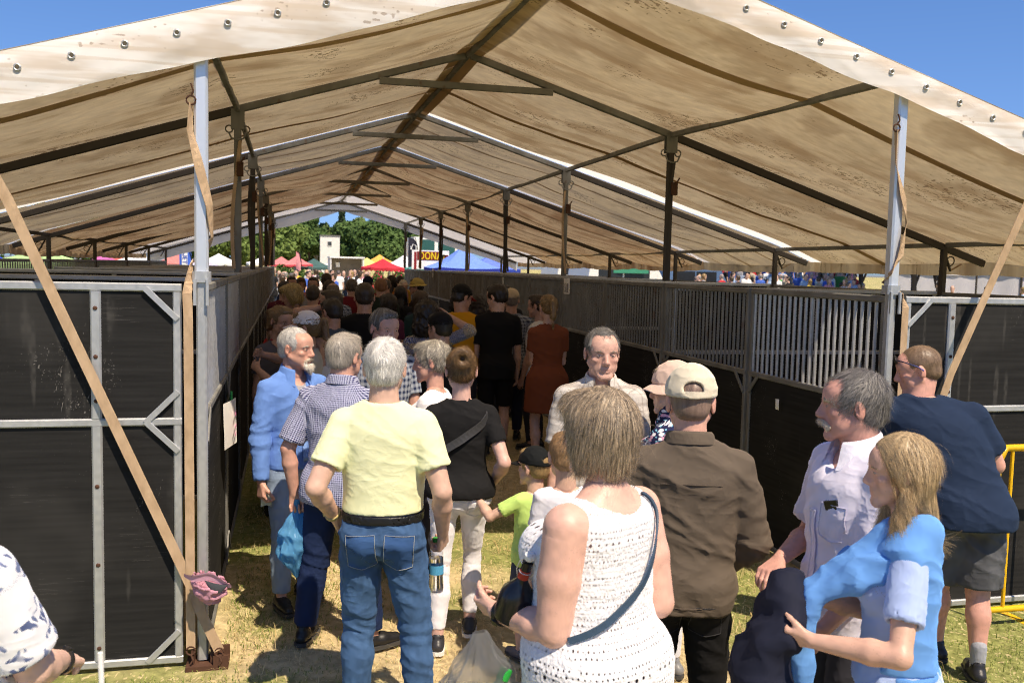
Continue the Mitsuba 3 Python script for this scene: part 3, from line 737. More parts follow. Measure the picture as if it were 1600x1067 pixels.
        ms = [(V, Fc)]
        if fine_arms:
            for e in 'LR':
                S_, E, Wr = s.A[e]
                ap = [(cone(S_ + (E - S_)*.10, S_ + (E - S_)*.5, .0282*H*m, .0278*H*m), .015), (cone(S_ + (E - S_)*.5, E, .0278*H*m, .0228*H*m), .015)] + s.forearm(e) + s.hand(e)
                ms.append(solid(ap, max(.0050, h*.46) if s.detail else h*.7))
        ms.append(s.head())
        V, Fc = joinm(ms)
        # skin colour: tanned arms and face, redder nose, cheeks, ears and lips
        P = (V - s.hc) @ s.Rhd / q
        red = np.exp(-((P[:, 1] - .105)**2 + (P[:, 2] + .02)**2 + P[:, 0]**2)/.0010) * .5
        for g in (-1, 1): red += np.exp(-((P[:, 0] - g*.048)**2 + (P[:, 1] - .07)**2 + (P[:, 2] + .025)**2)/.0009)*.45 + np.exp(-((P[:, 0] - g*.08)**2 + (P[:, 1] + .01)**2 + (P[:, 2] + .005)**2)/.0012)*.5
        lip = (np.abs(P[:, 2] + .0685) < .0095) & (np.abs(P[:, 0]) < .024) & (P[:, 1] > .083)
        s.put('body', V, Fc, 'skin', (s.skin, np.clip(red*.5, 0, .5) + .28*lip))
    def forearm(s, e):
        S_, E, Wr = s.A[e]; H, m = s.H, (.6 + .4*s.LM)
        M = E + (Wr - E)*.32
        return [(cone(E, M, .0225*H*m, .0245*H*m), .012), (cone(M, Wr, .0245*H*m, .0150*H*m), .012)]
    def handframe(s, e):
        S_, E, Wr = s.A[e]
        d = unit(Wr - E)
        n = s.nrm[e]; n = unit(n - d*(n @ d))
        t = np.cross(d, n) if e == 'R' else np.cross(n, d)
        return Wr, d, n, t
    def grip(s, e, along=.085, out=.03):
        """Where a thing held in the hand sits, in the person's frame."""
        Wr, d, n, t = s.handframe(e); k = s.H/1.75
        return Wr + d*along*k + n*out*k
    def hand(s, e):
        Wr, d, n, t = s.handframe(e)
        k = s.H/1.75*(1.05 if s.build in ('male', 'heavy') else .94)
        C = {'relaxed': (24, 30, 18), 'fist': (75, 85, 50), 'grip': (52, 66, 40), 'flat': (8, 10, 6), 'hold': (40, 45, 30)}[s.pose[e]]
        pr = []
        for i in range(4):
            o = (.030 - .0195*i)*k
            pr.append((cone(Wr + t*o*.55 + d*.012*k, Wr + d*(.088 - .004*abs(i - 1))*k + t*o, .0145*k, .0118*k), .008))
        pr.append((cone(Wr + d*.02*k + t*.012*k + n*.006*k, Wr + d*.055*k + t*.03*k + n*.008*k, .016*k, .013*k), .012))
        for i, ln in enumerate((.076, .084, .079, .062)):
            o = (.030 - .0195*i)*k
            p = Wr + d*(.090 - .004*abs(i - 1))*k + t*o*1.02
            a = 0
            sp = t*(.06 - .04*i)
            for j, (fr, rr) in enumerate(((.45, .0092), (.31, .0082), (.24, .0072))):
                a += math.radians(C[j] + 3*i)
                q_ = p + unit(d*math.cos(a) + n*math.sin(a) + sp)*ln*fr*k
                pr.append((cone(p, q_, rr*k, (rr - .0008)*k), .0035 if j else .006)); p = q_
        cu = {'fist': 1.0, 'grip': .8, 'hold': .6}.get(s.pose[e], .25)
        p = Wr + d*.028*k + t*.026*k + n*.006*k
        for j, (ln, rr) in enumerate(((.040, .0125), (.032, .0105), (.026, .009))):
            dv = unit(d*(.75 + .2*j*cu) + t*(.62 - .55*j*cu*.8) + n*(.25 + .45*j*cu))
            q_ = p + dv*ln*k; pr.append((cone(p, q_, rr*k, (rr - .0015)*k), .006)); p = q_
        return pr
    def hp(s, x, y, z):
        """A point of the 0.235 m head in the person's frame."""
        return s.hc + s.Rhd @ (np.array([x, y, z])*s.q)
    def hcone(s, a, b, ra, rb): return cone(s.hp(*a), s.hp(*b), ra*s.q, rb*s.q)
    def hell(s, c, r, R=None, cap=None): return ell(s.hp(*c), np.array(r)*s.q, s.Rhd if R is None else s.Rhd @ R, None if cap is None else [(s.hp(*a), s.Rhd @ np.asarray(n, float)) for a, n in cap])
    def head(s, jaw=1.0):
        fem = s.build in ('female', 'stout', 'child')
        j = .93 if fem else 1.0
        pr = [(s.hell((0, -.014, .034), (.0755, .0965, .0835)), .02),
              (s.hell((0, .026, -.03), (.060*j, .062, .085)), .03),
              (s.hell((0, .052, .035), (.062, .046, .055)), .02)]
        for g in (-1, 1):
            pr += [(s.hcone((g*.058*j, .0, -.045), (g*.022*j, .073, -.098), .0155, .0145), .02),
                   (s.hcone((g*.016, .0865, .020), (g*.046, .072, .017), .0095 if not fem else .0075, .007), .012),
                   (s.hell((g*.043, .062, -.022), (.022, .020, .016)), .015), (s.hell((g*.036, .046, -.056), (.026, .028, .030)), .02)]
        pr += [(s.hcone((-.012, .079, -.102), (.012, .079, -.102), .017, .017), .014),
               (s.hell((0, .074, -.062), (.030, .024, .026)), .012)]
        cuts = [s.hell((g*.0325, .104, .003), (.019, .022, .0125)) for g in (-1, 1)]
        pr2 = []
        for g in (-1, 1):
            pr2 += [(s.hell((g*.0315, .0745, .002), (.0165, .0130, .0128)), .004),          # closed lid volume round the eyeball
                    (s.hell((g*.0105, .100, -.036), (.0085, .0095, .0075)), .006)]
        nz = 1.0 if not fem else .88
        pr2 += [(s.hcone((0, .078, .012), (0, .092, -.030), .0115, .0165), .010), (s.hcone((0, .088, .014), (0, .088 + .022*nz, -.026), .0085, .0105), .010), (s.hell((0, .088 + .022*nz, -.031), (.0115, .0115, .0095)), .006)]
        pr2 += [(s.hcone((-.017, .089, -.0655), (.017, .089, -.0655), .0055, .0055), .005), (s.hcone((-.015, .089, -.0745), (.015, .089, -.0745), .0062, .0062), .005)]
        for g in (-1, 1):
            Re = rotz(g*-.35) @ rotx(-.18)
            pr2 += [(s.hell((g*.0800, -.012, -.004), (.0085, .019, .033), Re), .006)]
        pr2 += [(cone(s.hp(0, -.022, -.055), s.neck + np.array([0, 0, -.012*s.H]), .052*s.q*(.88 if fem else 1.04), .056*s.q*(.92 if fem else 1.12)), .02)]
        cut2 = [s.hell((g*.0875, .000, -.004), (.0055, .010, .019), rotz(g*-.35)) for g in (-1, 1)] + [s.hcone((-.020, .0955, -.0700), (.020, .0955, -.0700), .0024, .0024)]
        h = max(.0042, s.h*.42) if s.detail else max(.008, s.h*.5)
        lo = np.min([p.lo for p, _ in pr + pr2], 0); hi = np.max([p.hi for p, _ in pr + pr2], 0)
        v = Vol(lo, hi, h)
        for p, k in pr: v.add(p, k*s.q)
        for c in cuts: v.cut(c, .012)
        for p, k in pr2: v.add(p, k*s.q)
        for c in cut2: v.cut(c, .003)
        V, Fc = v.mesh()
        return relax(V, Fc, 1, .35), Fc
    def eyes(s, open_=.0042, iris=(.05, .035, .02)):
        """Eyeballs just proud of the lid volume, cut to the lid opening, with an iris."""
        for g in (-1, 1):
            m = trimesh.creation.icosphere(2, 1.0).vertices; F_ = trimesh.creation.icosphere(2, 1.0).faces
            P = np.array([g*.0315, .0795, .002]) + m*np.array([.0125, .0098, open_])
            V = s.hc + (P*s.q) @ s.Rhd.T
            s.put('eye', V, F_, 'leather', np.tile([.40, .37, .34], (len(V), 1)))
            P = np.array([g*.0315, .0868, .002]) + m*np.array([.0048, .0032, min(.0048, open_*1.02)])
            V = s.hc + (P*s.q) @ s.Rhd.T
            s.put('iris', V, F_, 'leather', np.tile(iris, (len(V), 1)), parent='eye')
    # --- hair strands on a head mesh
    def strands(s, mask, n, length, col, flow, lift=.5, width=.0016, seed=1, vary=.25, base=None, curl=0.0, segs=4, grav=0.0, rnd=.2):
        """Fine ribbons that start on the surface 'base' (points, normals in head space) where mask(P) > random."""
        rg = np.random.default_rng(seed)
        P, N = base
        pick = rg.permutation(len(P)); pick = pick[mask(P[pick]) > rg.random(len(pick))]
        if len(pick) == 0: return None
        pick = pick[rg.integers(0, len(pick), n)]
        p = P[pick] + rg.normal(0, .0016, (n, 3)); nn = N[pick]
        fl = flow(p); fl = fl - nn*(fl*nn).sum(1, keepdims=True); fl /= np.linalg.norm(fl, axis=1, keepdims=True) + 1e-9
        fl = fl + rg.normal(0, rnd, fl.shape)
        ln = length*(.6 + .6*rg.random(n))[:, None]
        d = fl + nn*lift*(.6 + .8*rg.random(n))[:, None]; d /= np.linalg.norm(d, axis=1, keepdims=True)
        rows = [p.copy()]
        cd = rg.normal(0, 1, (n, 3))
        for i in range(segs):
            d = d + fl*.15 - nn*lift*.42 + np.array([0, 0, -grav]) + curl*np.cos(i*1.7)*cd
            d /= np.linalg.norm(d, axis=1, keepdims=True)
            rows.append(rows[-1] + d*ln/segs)
        side = np.cross(fl, nn); side /= np.linalg.norm(side, axis=1, keepdims=True) + 1e-9
        V, C, NN = [], [], []
        jit = rg.normal(0, .16, (n, 3))
        cn = meshkit.noise(p*np.array([70, 70, 38.]), seed) + .6*meshkit.noise(p*170, seed + 2) - .8        # locks share a tone
        c0 = np.asarray(col)[None]*np.clip(1 + 2.6*vary*cn[:, None] + .35*vary*rg.normal(0, 1, (n, 1)), .25, 1.9)
        for i, r in enumerate(rows):
            w = width*(1 - .75*i/segs)
            V += [r - side*w, r + side*w]; C += [c0, c0]; NN += [nn - side*.28 + jit, nn + side*.28 + jit]
        V = np.stack(V, 1).reshape(-1, 3); C = np.stack(C, 1).reshape(-1, 3); NN = np.stack(NN, 1).reshape(-1, 3)
        k = 2*(segs + 1); o = np.arange(n)[:, None]*k
        f = np.concatenate([np.concatenate([o + 2*i, o + 2*i + 1, o + 2*i + 3, o + 2*i, o + 2*i + 3, o + 2*i + 2], 1).reshape(-1, 3) for i in range(segs)])
        return V, f, np.clip(C, 0.004, 1), NN/np.linalg.norm(NN, axis=1, keepdims=True)
    def hair(s, style, col, n=2600, seed=1, length=.018, label=None, vary=.22, streak=None):
        """Hair mass over the skull plus strands."""
        col = np.asarray(col, float)
        if not s.detail: n = n//4
        face = lambda: s.hell((0, .118, -.030), (.080, .090, .118))
        fem = s.build in ('female', 'stout', 'child')
        t = {'short': .006, 'crop': .003, 'receding': .005, 'wreath': .004, 'thick': .013, 'bob': .013, 'long': .013, 'bun': .006, 'ponytail': .007, 'curly': .024, 'pixie': .014}[style]
        pr = [(s.hell((0, -.015, .034), (.0755 + t, .0965 + t, .0835 + t)), .0)]
        cuts = [face()]
        ears = [s.hell((g*.086, .004, -.012), (.020, .030, .040)) for g in (-1, 1)]
        nape = [s.hell((0, -.02, -.115), (.11, .14, .058))]
        if style in ('short', 'crop', 'thick', 'receding', 'wreath', 'pixie'):
            pr.append((s.hell((0, -.052, -.022), (.060 + t*.6, .052 + t*.6, .045)), .02))
            cuts += ears + nape
            if style != 'receding' and style != 'wreath' and style != 'crop': pr.append((s.hell((0, .045, .092), (.055, .045, .026)), .02))
            if style == 'receding': cuts += [s.hell((g*.052, .080, .085), (.034, .055, .045)) for g in (-1, 1)] + [s.hell((0, .115, .070), (.05, .045, .06))]
            if style == 'wreath': cuts += [s.hell((0, .015, .115), (.060, .105, .062))]
        if style == 'bob':
            pr += [(s.hell((0, -.018, .012), (.087, .101, .101)), .02), (s.hell((0, -.050, -.050), (.068, .058, .062)), .03), (s.hell((-.060, .008, -.034), (.028, .046, .058)), .03), (s.hell((.060, .008, -.034), (.028, .046, .058)), .03), (s.hell((0, .065, .085), (.06, .05, .034)), .03)]
            cuts = [s.hell((0, .145, -.040), (.060, .095, .108))] + [s.hell((0, -.03, -.160), (.12, .13, .058))]
        if style == 'long':
            pr += [(s.hell((0, -.018, .018), (.084, .094, .098)), .02)]
            pr += [(cone(s.hp(0, -.042, .0), s.hp(0, -.078, -.20), .056*s.q, .042*s.q), .03)]
            for g, zz in ((-1, -.27), (1, -.27)): pr += [(cone(s.hp(g*.072, -.022, -.01), s.hp(g*.088, .022, zz*.52), .025*s.q, .024*s.q), .02), (cone(s.hp(g*.088, .022, zz*.52), s.hp(g*.088, .098, zz*1.22), .024*s.q, .008*s.q), .015)]
            cuts = [s.hell((0, .108, -.035), (.100, .098, .118)), s.hell((0, .10, .03), (.06, .06, .06))] + [s.hell((g*.088, .002, -.008), (.016, .020, .030)) for g in (-1, 1)]
        if style in ('bun', 'ponytail'):
            pr += [(s.hell((0, -.052, -.022), (.064, .054, .046)), .02), (s.hell((0, .045, .090), (.055, .045, .028)), .02)]
            cuts += ears + [s.hell((0, -.02, -.125), (.11, .14, .058))]
            if style == 'bun':
                th = np.linspace(0, 2*np.pi, 9)
                for i in range(8):
                    a, b = [(.036*math.cos(v), -.128 - .022*(.5 + .5*math.sin(v)), .066 + .036*math.sin(v)) for v in (th[i], th[i + 1])]
                    pr.append((s.hcone(a, b, .0215, .0215), .002))
                pr.append((s.hell((.0, -.106, .066), (.032, .024, .032)), .004))
            else:
                pr += [(s.hcone((0, -.10, .05), (0, -.142, .045), .020, .026), .01), (s.hcone((0, -.142, .045), (0, -.150, -.09), .027, .026), .015), (s.hcone((0, -.150, -.09), (.004, -.135, -.20), .026, .008), .015)]
        if style == 'curly':
            pr += [(s.hell((0, -.045, -.04), (.115, .085, .12)), .03), (s.hell((0, -.060, -.12), (.125, .07, .085)), .03)]
            cuts = [s.hell((0, .135, -.040), (.066, .10, .118))]
        h = max(.005, s.h*.5) if s.detail else max(.009, s.h*.6)
        lo = np.min([p.lo for p, _ in pr], 0); hi = np.max([p.hi for p, _ in pr], 0)
        v = Vol(lo, hi, h)
        for p, k in pr: v.add(p, max(k, .006)*s.q)
        for c in cuts: v.cut(c, .008)
        V, Fc = v.mesh()
        if len(V) == 0: return
        V = relax(V, Fc, 1, .4)
        N = vnormals(V, Fc)
        # locks: shallow ridges along the flow
        Q = (V - s.hc) @ s.Rhd / s.q; NQ = N @ s.Rhd
        def flow(p):
            if style in ('bun', 'ponytail'):
                d = np.array([0, -.118, .062]) - p; return np.where(((p[:, 1] < -.112) & (p[:, 2] < .115) & (p[:, 2] > .012))[:, None], np.stack([-p[:, 2] + .062, p[:, 0]*0, p[:, 0]], 1) if style == 'bun' else np.array([[0, 0, -1.]]), d)
            cr = np.array([0, -.075, .10])
            d = p - cr
            if style == 'long': return np.stack([p[:, 0]*1.1, -.035 - .25*np.clip(p[:, 1], 0, .1), -.02 - .9*np.abs(p[:, 0])], 1)
            if style in ('bob', 'curly'): return d*np.array([.7, .6, .0]) + np.array([0, .0, -.11])*np.clip((.13 - p[:, 2:3])/.06, .15, 1)
            return d + np.cross(np.array([0, 0, .55]), d)*(np.linalg.norm(d, axis=1, keepdims=True) < .07)
        ang = np.arctan2(Q[:, 0], Q[:, 1] + .04)
        lockf = {'bob': 26, 'long': 30, 'pixie': 14, 'thick': 16, 'curly': 11}.get(style, 20)
        if style in ('bun', 'ponytail'): ang = np.arctan2(Q[:, 0], Q[:, 2] - .062)
        r = meshkit.noise(np.stack([ang*lockf/6.28*2.2, Q[:, 2]*(16 if style not in ('curly', 'pixie') else 45), Q[:, 1]*(6 if style not in ('curly', 'pixie') else 45)], 1), seed)
        r2 = meshkit.noise(np.stack([ang*lockf, Q[:, 2]*14, Q[:, 1]*8], 1), seed + 5)
        amp = {'crop': .0012, 'wreath': .0015, 'bun': .0025, 'ponytail': .0025, 'curly': .013, 'pixie': .009, 'thick': .007, 'bob': .006, 'long': .004}.get(style, .004)
        V = V + N*((r - .5)*amp*1.6 + (r2 - .5)*amp*.6)[:, None]*s.q
        tone = .62 + .55*r2[:, None] + .25*(r[:, None] - .5)
        C = np.clip(col[None]*tone, .003, 1)
        if streak is not None: C = C*(1 - (r2 > .62)[:, None]*.75) + np.asarray(streak)[None]*((r2 > .62)[:, None]*.75)
        ms, cs, ns = [(V, Fc)], [C], [vnormals(V, Fc)]
        if n > 0:
            long_ = style in ('bob', 'long', 'bun', 'ponytail')
            ln = {'bob': .055, 'long': .075, 'bun': .04, 'ponytail': .05, 'curly': .05, 'pixie': .032}.get(style, length)
            inhair = (lambda P: np.ones(len(P)))
            st = s.strands(inhair, n, ln, col, flow, lift=(.03 if style == 'long' else .08) if long_ else (.75 if style in ('short', 'thick') else .55), width=(.0007 if n > 5000 else .0009) if s.detail else .0022, seed=seed, vary=vary, base=(Q + NQ*.0005, NQ), curl=.5 if style in ('curly', 'pixie') else .05, grav=.25 if style in ('bob', 'long') else .06, rnd=.07 if long_ else .2)
            fly = s.strands(inhair, max(n//(10 if style in ('bob', 'thick', 'receding') else 26 if style == 'long' else 16), 4), ln*1.25, col, flow, lift=.85, width=.0006 if s.detail else .0018, seed=seed + 50, vary=vary, base=(Q + NQ*.0005, NQ), curl=.1 if style == 'long' else .25, grav=.05, rnd=.2 if style == 'long' else .5)
            if st is not None and fly is not None:
                ms.append((s.hc + (fly[0]*s.q) @ s.Rhd.T, fly[1])); ns.append(fly[3] @ s.Rhd.T); cs.append(fly[2])
                ms.append((s.hc + (st[0]*s.q) @ s.Rhd.T, st[1])); ns.append(st[3] @ s.Rhd.T); cs.append(st[2] if streak is None else np.where((np.random.default_rng(seed).random(len(st[2])//10) < .35).repeat(10)[:, None], np.asarray(streak)[None]*(st[2].mean(1, keepdims=True)/np.asarray(col).mean())**.7, st[2]))
        V, Fc = joinm(ms)
        s.put('hair', V, Fc, 'hair', np.vstack(cs), label=label, normals=np.vstack(ns))
    def tuft(s, name, pts, r, col, n=500, length=.02, down=(0, .3, -1), seed=2, label=None):
        """Moustache, beard, brows: a small mass along pts (head space) with strands."""
        pr = [(s.hcone(pts[i], pts[i + 1], r if np.isscalar(r) else r[i], r if np.isscalar(r) else r[i + 1]), .004) for i in range(len(pts) - 1)]
        V, Fc = solid(pr, .0028 if s.detail else .006, it=1)
        Q = (V - s.hc) @ s.Rhd / s.q; NQ = vnormals(V, Fc) @ s.Rhd
        V = V + ((meshkit.noise(Q*170, seed) - .5)*.005*s.q)[:, None]*(NQ @ s.Rhd.T)
        col = np.asarray(col)
        ms, cs = [(V, Fc)], [np.clip(col[None]*(.6 + .7*meshkit.noise(Q*260, seed + 1)[:, None]), 0, 1)]
        if n and s.detail:
            st = s.strands(lambda P: np.ones(len(P)), n, length, col, lambda p: np.tile(np.asarray(down, float), (len(p), 1)), lift=.35, width=.0008, seed=seed, base=(Q, NQ))
            ms.append((s.hc + (st[0]*s.q) @ s.Rhd.T, st[1])); cs.append(st[2])
        V, Fc = joinm(ms)
        s.put(name, V, Fc, 'hair', np.vstack(cs), label=label)
    def brows(s, col, thick=.0042):
        for g in (-1, 1): s.tuft('eyebrow', [(g*.014, .0925, .0185), (g*.030, .0915, .0225), (g*.048, .0785, .0175)], thick, col, n=90, length=.008, down=(g*1., 0, .2))
    # --- clothes
    def folds(s, V, N, amp, kind='shirt', seed=0):
        x, y, z = (V/s.H*1.75).T
        P1 = np.stack([x*5 + z*3, y*5, z*11 + x*4], 1); P2 = np.stack([x*13 - z*6, y*13, z*9 + x*9], 1)
        wv = meshkit.noise(P1*.6, seed + 9)*1.4
        r1 = 1 - np.abs(2*meshkit.noise(P1 + wv[:, None], seed) - 1); r2 = 1 - np.abs(2*meshkit.noise(P2 + wv[:, None]*2, seed + 1) - 1)
        d = amp*(.85*r1**2 + .38*r2**3 - .42)
        d *= .25 + 1.1*meshkit.noise(P1*.35 + 7, seed + 3)
        for e in 'LR':                                     # bunching inside elbows and knees
            for J in (s.A[e][1], s.G[e][1], s.G[e][0]):
                w = np.exp(-((V - J)**2).sum(1)/(.085*s.H/1.75)**2)
                ax = np.sin(((V - J) @ np.array([0, .25, 1.]))*95 + 4*r1)
                d += amp*.55*w*ax
        return V + N*d[:, None]
    def cloth_uv(s, V, arms=True):
        z = V[:, 2]
        cx, cy = np.interp(z, s.z, s.cx), np.interp(z, s.z, s.cy)
        u = np.arctan2(V[:, 0] - cx, -(V[:, 1] - cy))*.155*s.H/1.75
        v = z.copy()
        for e in 'LR' if arms else '':
            S_, E, Wr = s.A[e]
            rel = V - S_; ax = unit(E - S_); t = rel @ ax
            out = rel @ unit(np.array([S_[0] - s.neck[0], S_[1] - s.neck[1], 0]))
            m = (t > .02) & (np.linalg.norm(rel - t[:, None]*ax, axis=1) < .075*s.H/1.75*s.LM) & (out > -.015)
            b = unit(np.cross(ax, [0, 1, .01])); c = np.cross(ax, b)
            uu = np.arctan2(rel @ b, -(rel @ c))*.06
            u = np.where(m, uu, u); v = np.where(m, -t, v)
        return np.stack([u, v], 1)
    def shirt(s, name, col, hem=.47, sleeve=.55, ease=.012, flare=.0, mat='cloth', amp=.010, drape=.85, neck_r=1.22, h=None, label=None, breasts=0, top=None, uv=False, seed=0, cuffs=False, vneck=0, tightarm=0, over=.016, armhole=False, colfn=None):
        H, m = s.H, s.LM
        k = H/1.75
        h = h or s.h*.85
        hem *= H
        zt = (s.z[-1] - .004*H) if top is None else top*H
        a, b, cy = s.a.copy() + ease*k, s.b.copy() + ease*k, s.cy.copy()
        # cloth hangs from the widest row above instead of following the waist in
        for i in range(len(a) - 2, -1, -1):
            if s.z[i] < .74*H:
                a[i] = max(a[i], a[i + 1]*drape); b[i] = max(b[i], b[i + 1]*drape)
        wall = max(.006*k, 1.75*h)
        low = np.clip((.60*H - s.z)/(.04*H), 0, 1)*over*k
        a, b = a + low, b + low*1.2
        z, cx, th = s.z, s.cx, s.th
        if hem < z[0] + .02*H:
            z = np.concatenate([[hem - .02*H], z[1:]]); a[0] = a[1]*(1 + flare); b[0] = b[1]*(1 + flare)
        else: a[0], b[0] = a[1]*(1 + flare*.3), b[1]*(1 + flare*.3)
        if flare and hem >= z[0]: a[1] *= 1 + flare*.5; b[1] *= 1 + flare*.5
        pr = [(loft(z, a, b, cx, cy, th, z0=hem, z1=zt), .02*k)]
        pr += [(p_, .02*k) for p_, _ in s.traps(ease*k)]
        if hem < .53*H:
            for g in (-1, 1): pr.append((ell((g*.042*H, -.030*H - .012*H*(m - 1), .512*H), np.array([.050, .043, .056])*H*(.5 + .5*m) + over*k, cap=[((0, 0, hem), (0, 0, -1))]), .04*k))
        hol = [loft(z, a - wall, b - wall, cx, cy, th, z0=hem - .05, z1=hem + .02)]
        if breasts:
            for g in (-1, 1):
                zc = .715*H; y0 = np.interp(zc, s.z, s.cy + s.b)
                pr.append((ell((np.interp(zc, s.z, s.cx) + g*.045*H, y0 - .008*H, zc), np.array([.046, .048, .048])*H*breasts + ease*.6), .05*k))
        for e in 'LR':
            S_, E, Wr = s.A[e]
            if armhole:
                hol.append(ell(S_ + np.array([(.024 if e == 'R' else -.024)*H, 0, -.028*H]), np.array([.036, .060, .078])*H)); continue
            if sleeve <= 0: continue
            u1 = unit(E - S_); u2 = unit(Wr - E)
            r0, r1, r2 = .0285*H*m + ease*k*1.0, .0265*H*m + ease*k*(1.3 - tightarm), .0185*H*(.6 + .4*m) + ease*k*.75
            if sleeve <= 1:
                c = S_ + (E - S_)*sleeve
                re = r0 + (r1 - r0)*sleeve + .004*k
                pr.append((cone(S_, c + u1*.02, r0, re, cap=[(c, u1)]), .022*k))
                hol.append(cone(c - u1*.02, c + u1*.05, re - wall, re - wall))
            else:
                t = sleeve - 1
                c = E + (Wr - E)*t
                pr += [(cone(S_, E, r0, r1), .022*k), (cone(E, c + u2*.02, r1*1.02, r2 + (1 - t)*.006, cap=[(c, u2)]), .014*k)]
                if cuffs: pr.append((cone(c - u2*.055*k, c + u2*.02, r2 + .004*k, r2 + .003*k, cap=[(c, u2), (c - u2*.055*k, -u2)]), .003))
                hol.append(cone(c - u2*.012, c + u2*.05, r2 - wall*.8, r2 - wall*.8))
        # neckline
        nb = s.hp(0, -.022, -.055)
        hol.append(cone(s.neck + np.array([0, .010*H, -.03*H]), nb, .058*s.q*neck_r, .060*s.q*neck_r))
        if vneck: hol.append(cone(s.neck + np.array([0, .05*H, -.02*H]), s.neck + np.array([0, .08*H, -vneck*H]), .035*H, .012*H))
        V, Fc = solid(pr, h, hol)
        if len(V) == 0: return
        N = vnormals(V, Fc)
        UV = s.cloth_uv(V, not armhole) if uv else None
        if amp and s.detail is not None: V = s.folds(V, N, amp*k*(1 if s.detail else .6), seed=seed)
        C = None
        if mat in ('cloth', 'leather'): C = s.tint(V, col, 1, .08) if colfn is None else colfn(V)
        s.put(name, V, Fc, mat, C, UV, label)
        return
    def collar(s, col, mat='cloth', r=1.0, h=.030, open_=True, uv=False):
        """A shirt collar: a stand round the neck folded over into a fall whose points lie on the chest."""
        q = s.q; lim = math.radians(152 if open_ else 176)
        ph = np.linspace(-lim, lim, 41); back = .5 + .5*np.cos(ph); fr = 1 - back
        rx, ry = .062*q*r, .064*q*r
        c0 = np.array([s.neck[0], s.neck[1] + .004*s.H, s.neck[2] + .012])
        def rowpt(rad, z): return np.stack([c0[0] + (rx + rad)*np.sin(ph), c0[1] - (ry + rad)*np.cos(ph) + .010*q*fr, c0[2] + z], -1)
        sp = np.abs(np.sin(ph))
        tip = np.exp(-((np.abs(ph) - lim)/.42)**2)
        rows = [rowpt(.004*q, -.020 - .020*fr), rowpt(.002*q, .002 + h*.8 - .042*fr), rowpt(.006*q, .008 + h - .044*fr), rowpt(.013*q, .002 + h*.85 - .045*fr), rowpt(.024*q + .004*tip, -.008 - .052*fr - .012*tip), rowpt(.034*q + .010*tip, -.020 - .056*fr - .030*tip)]
        if not open_: rows = [rowpt(.006*q, -.022 - .02*fr), rowpt(.005*q, h*.9 - .03*fr), rowpt(.010*q, .004 + h - .03*fr), rowpt(.018*q, h*.8 - .03*fr), rowpt(.028*q, -.016 - .03*fr)]
        g = gridmesh(np.stack(rows)); V = np.array(g.vertices)
        s.put('collar', V, np.array(g.faces), mat, s.tint(V, col, 1, .06) if mat == 'cloth' else None, np.stack([V[:, 0], V[:, 2]], 1) if uv else None)
    def trousers(s, name, col, waist=.595, leg=1.92, ease=.010, mat='cloth', amp=.009, h=None, label=None, uv=False, seed=4, wide=1.0, colfn=None):
        H = s.H; k = H/1.75; h = h or s.h*.9; lm = .5 + .5*s.LM
        a, b = s.a + ease*k, s.b + ease*k
        pr = [(loft(s.z, a, b, s.cx, s.cy, s.th, z0=s.z[0], z1=waist*H), .02)]
        # seat
        for g in (-1, 1): pr.append((ell((g*.045*H, -.034*H - .012*H*(s.LM - 1), .505*H), np.array([.050, .043, .056])*H*lm), .03*k))
        hol = []
        for e in 'LR':
            hip, K, an = s.G[e]
            u1, u2 = unit(K - hip), unit(an - K)
            rt, rk, ra = .049*H*lm + ease*k, (.033*H*lm + ease*k*1.2)*wide, (.0215*H + ease*k*1.7)*wide
            if leg <= 1:
                c = hip + (K - hip)*leg
                re = (rt + (rk - rt)*leg)*1.04 + .006*k
                pr.append((cone(hip, c + u1*.02, rt, re, cap=[(c, u1)]), .03*k)); hol.append(cone(c - u1*.03, c + u1*.05, re - 1.35*h, re - 1.35*h))
            else:
                c = K + (an - K)*(leg - 1)
                M = K + (an - K)*.36 + np.array([0, -.006*H, 0])
                pr += [(cone(hip, K, rt, rk), .03*k), (cone(K, M, rk, max(.0335*H*lm + ease*k, rk*.95)), .012), (cone(M, c + u2*.02, max(.0335*H*lm + ease*k, rk*.95), ra, cap=[(c, u2)]), .012)]
                hol.append(cone(c - u2*.02, c + u2*.05, ra - 1.3*h, ra - 1.3*h))
        V, Fc = solid(pr, h, hol)
        N = vnormals(V, Fc)
        UV = np.stack([V[:, 0] + V[:, 1]*.5, V[:, 2]], 1) if uv else None
        V = s.folds(V, N, amp*k, seed=seed)
        s.put(name, V, Fc, mat, (s.tint(V, col, 1, .14) if colfn is None else colfn(V)) if mat in ('cloth', 'leather') else None, UV, label)
    def band(s, name, col, z0, z1, ease=.014, mat='leather', label=None):
        a, b = s.a + ease, s.b + ease
        V, Fc = solid([(loft(s.z, a, b, s.cx, s.cy, s.th, z0=z0*s.H, z1=z1*s.H), 0)], .007, [loft(s.z, a - .008, b - .008, s.cx, s.cy, s.th, z0=z0*s.H - .05, z1=z1*s.H + .05)])
        s.put(name, V, Fc, mat, np.tile(col, (len(V), 1)), None, label)
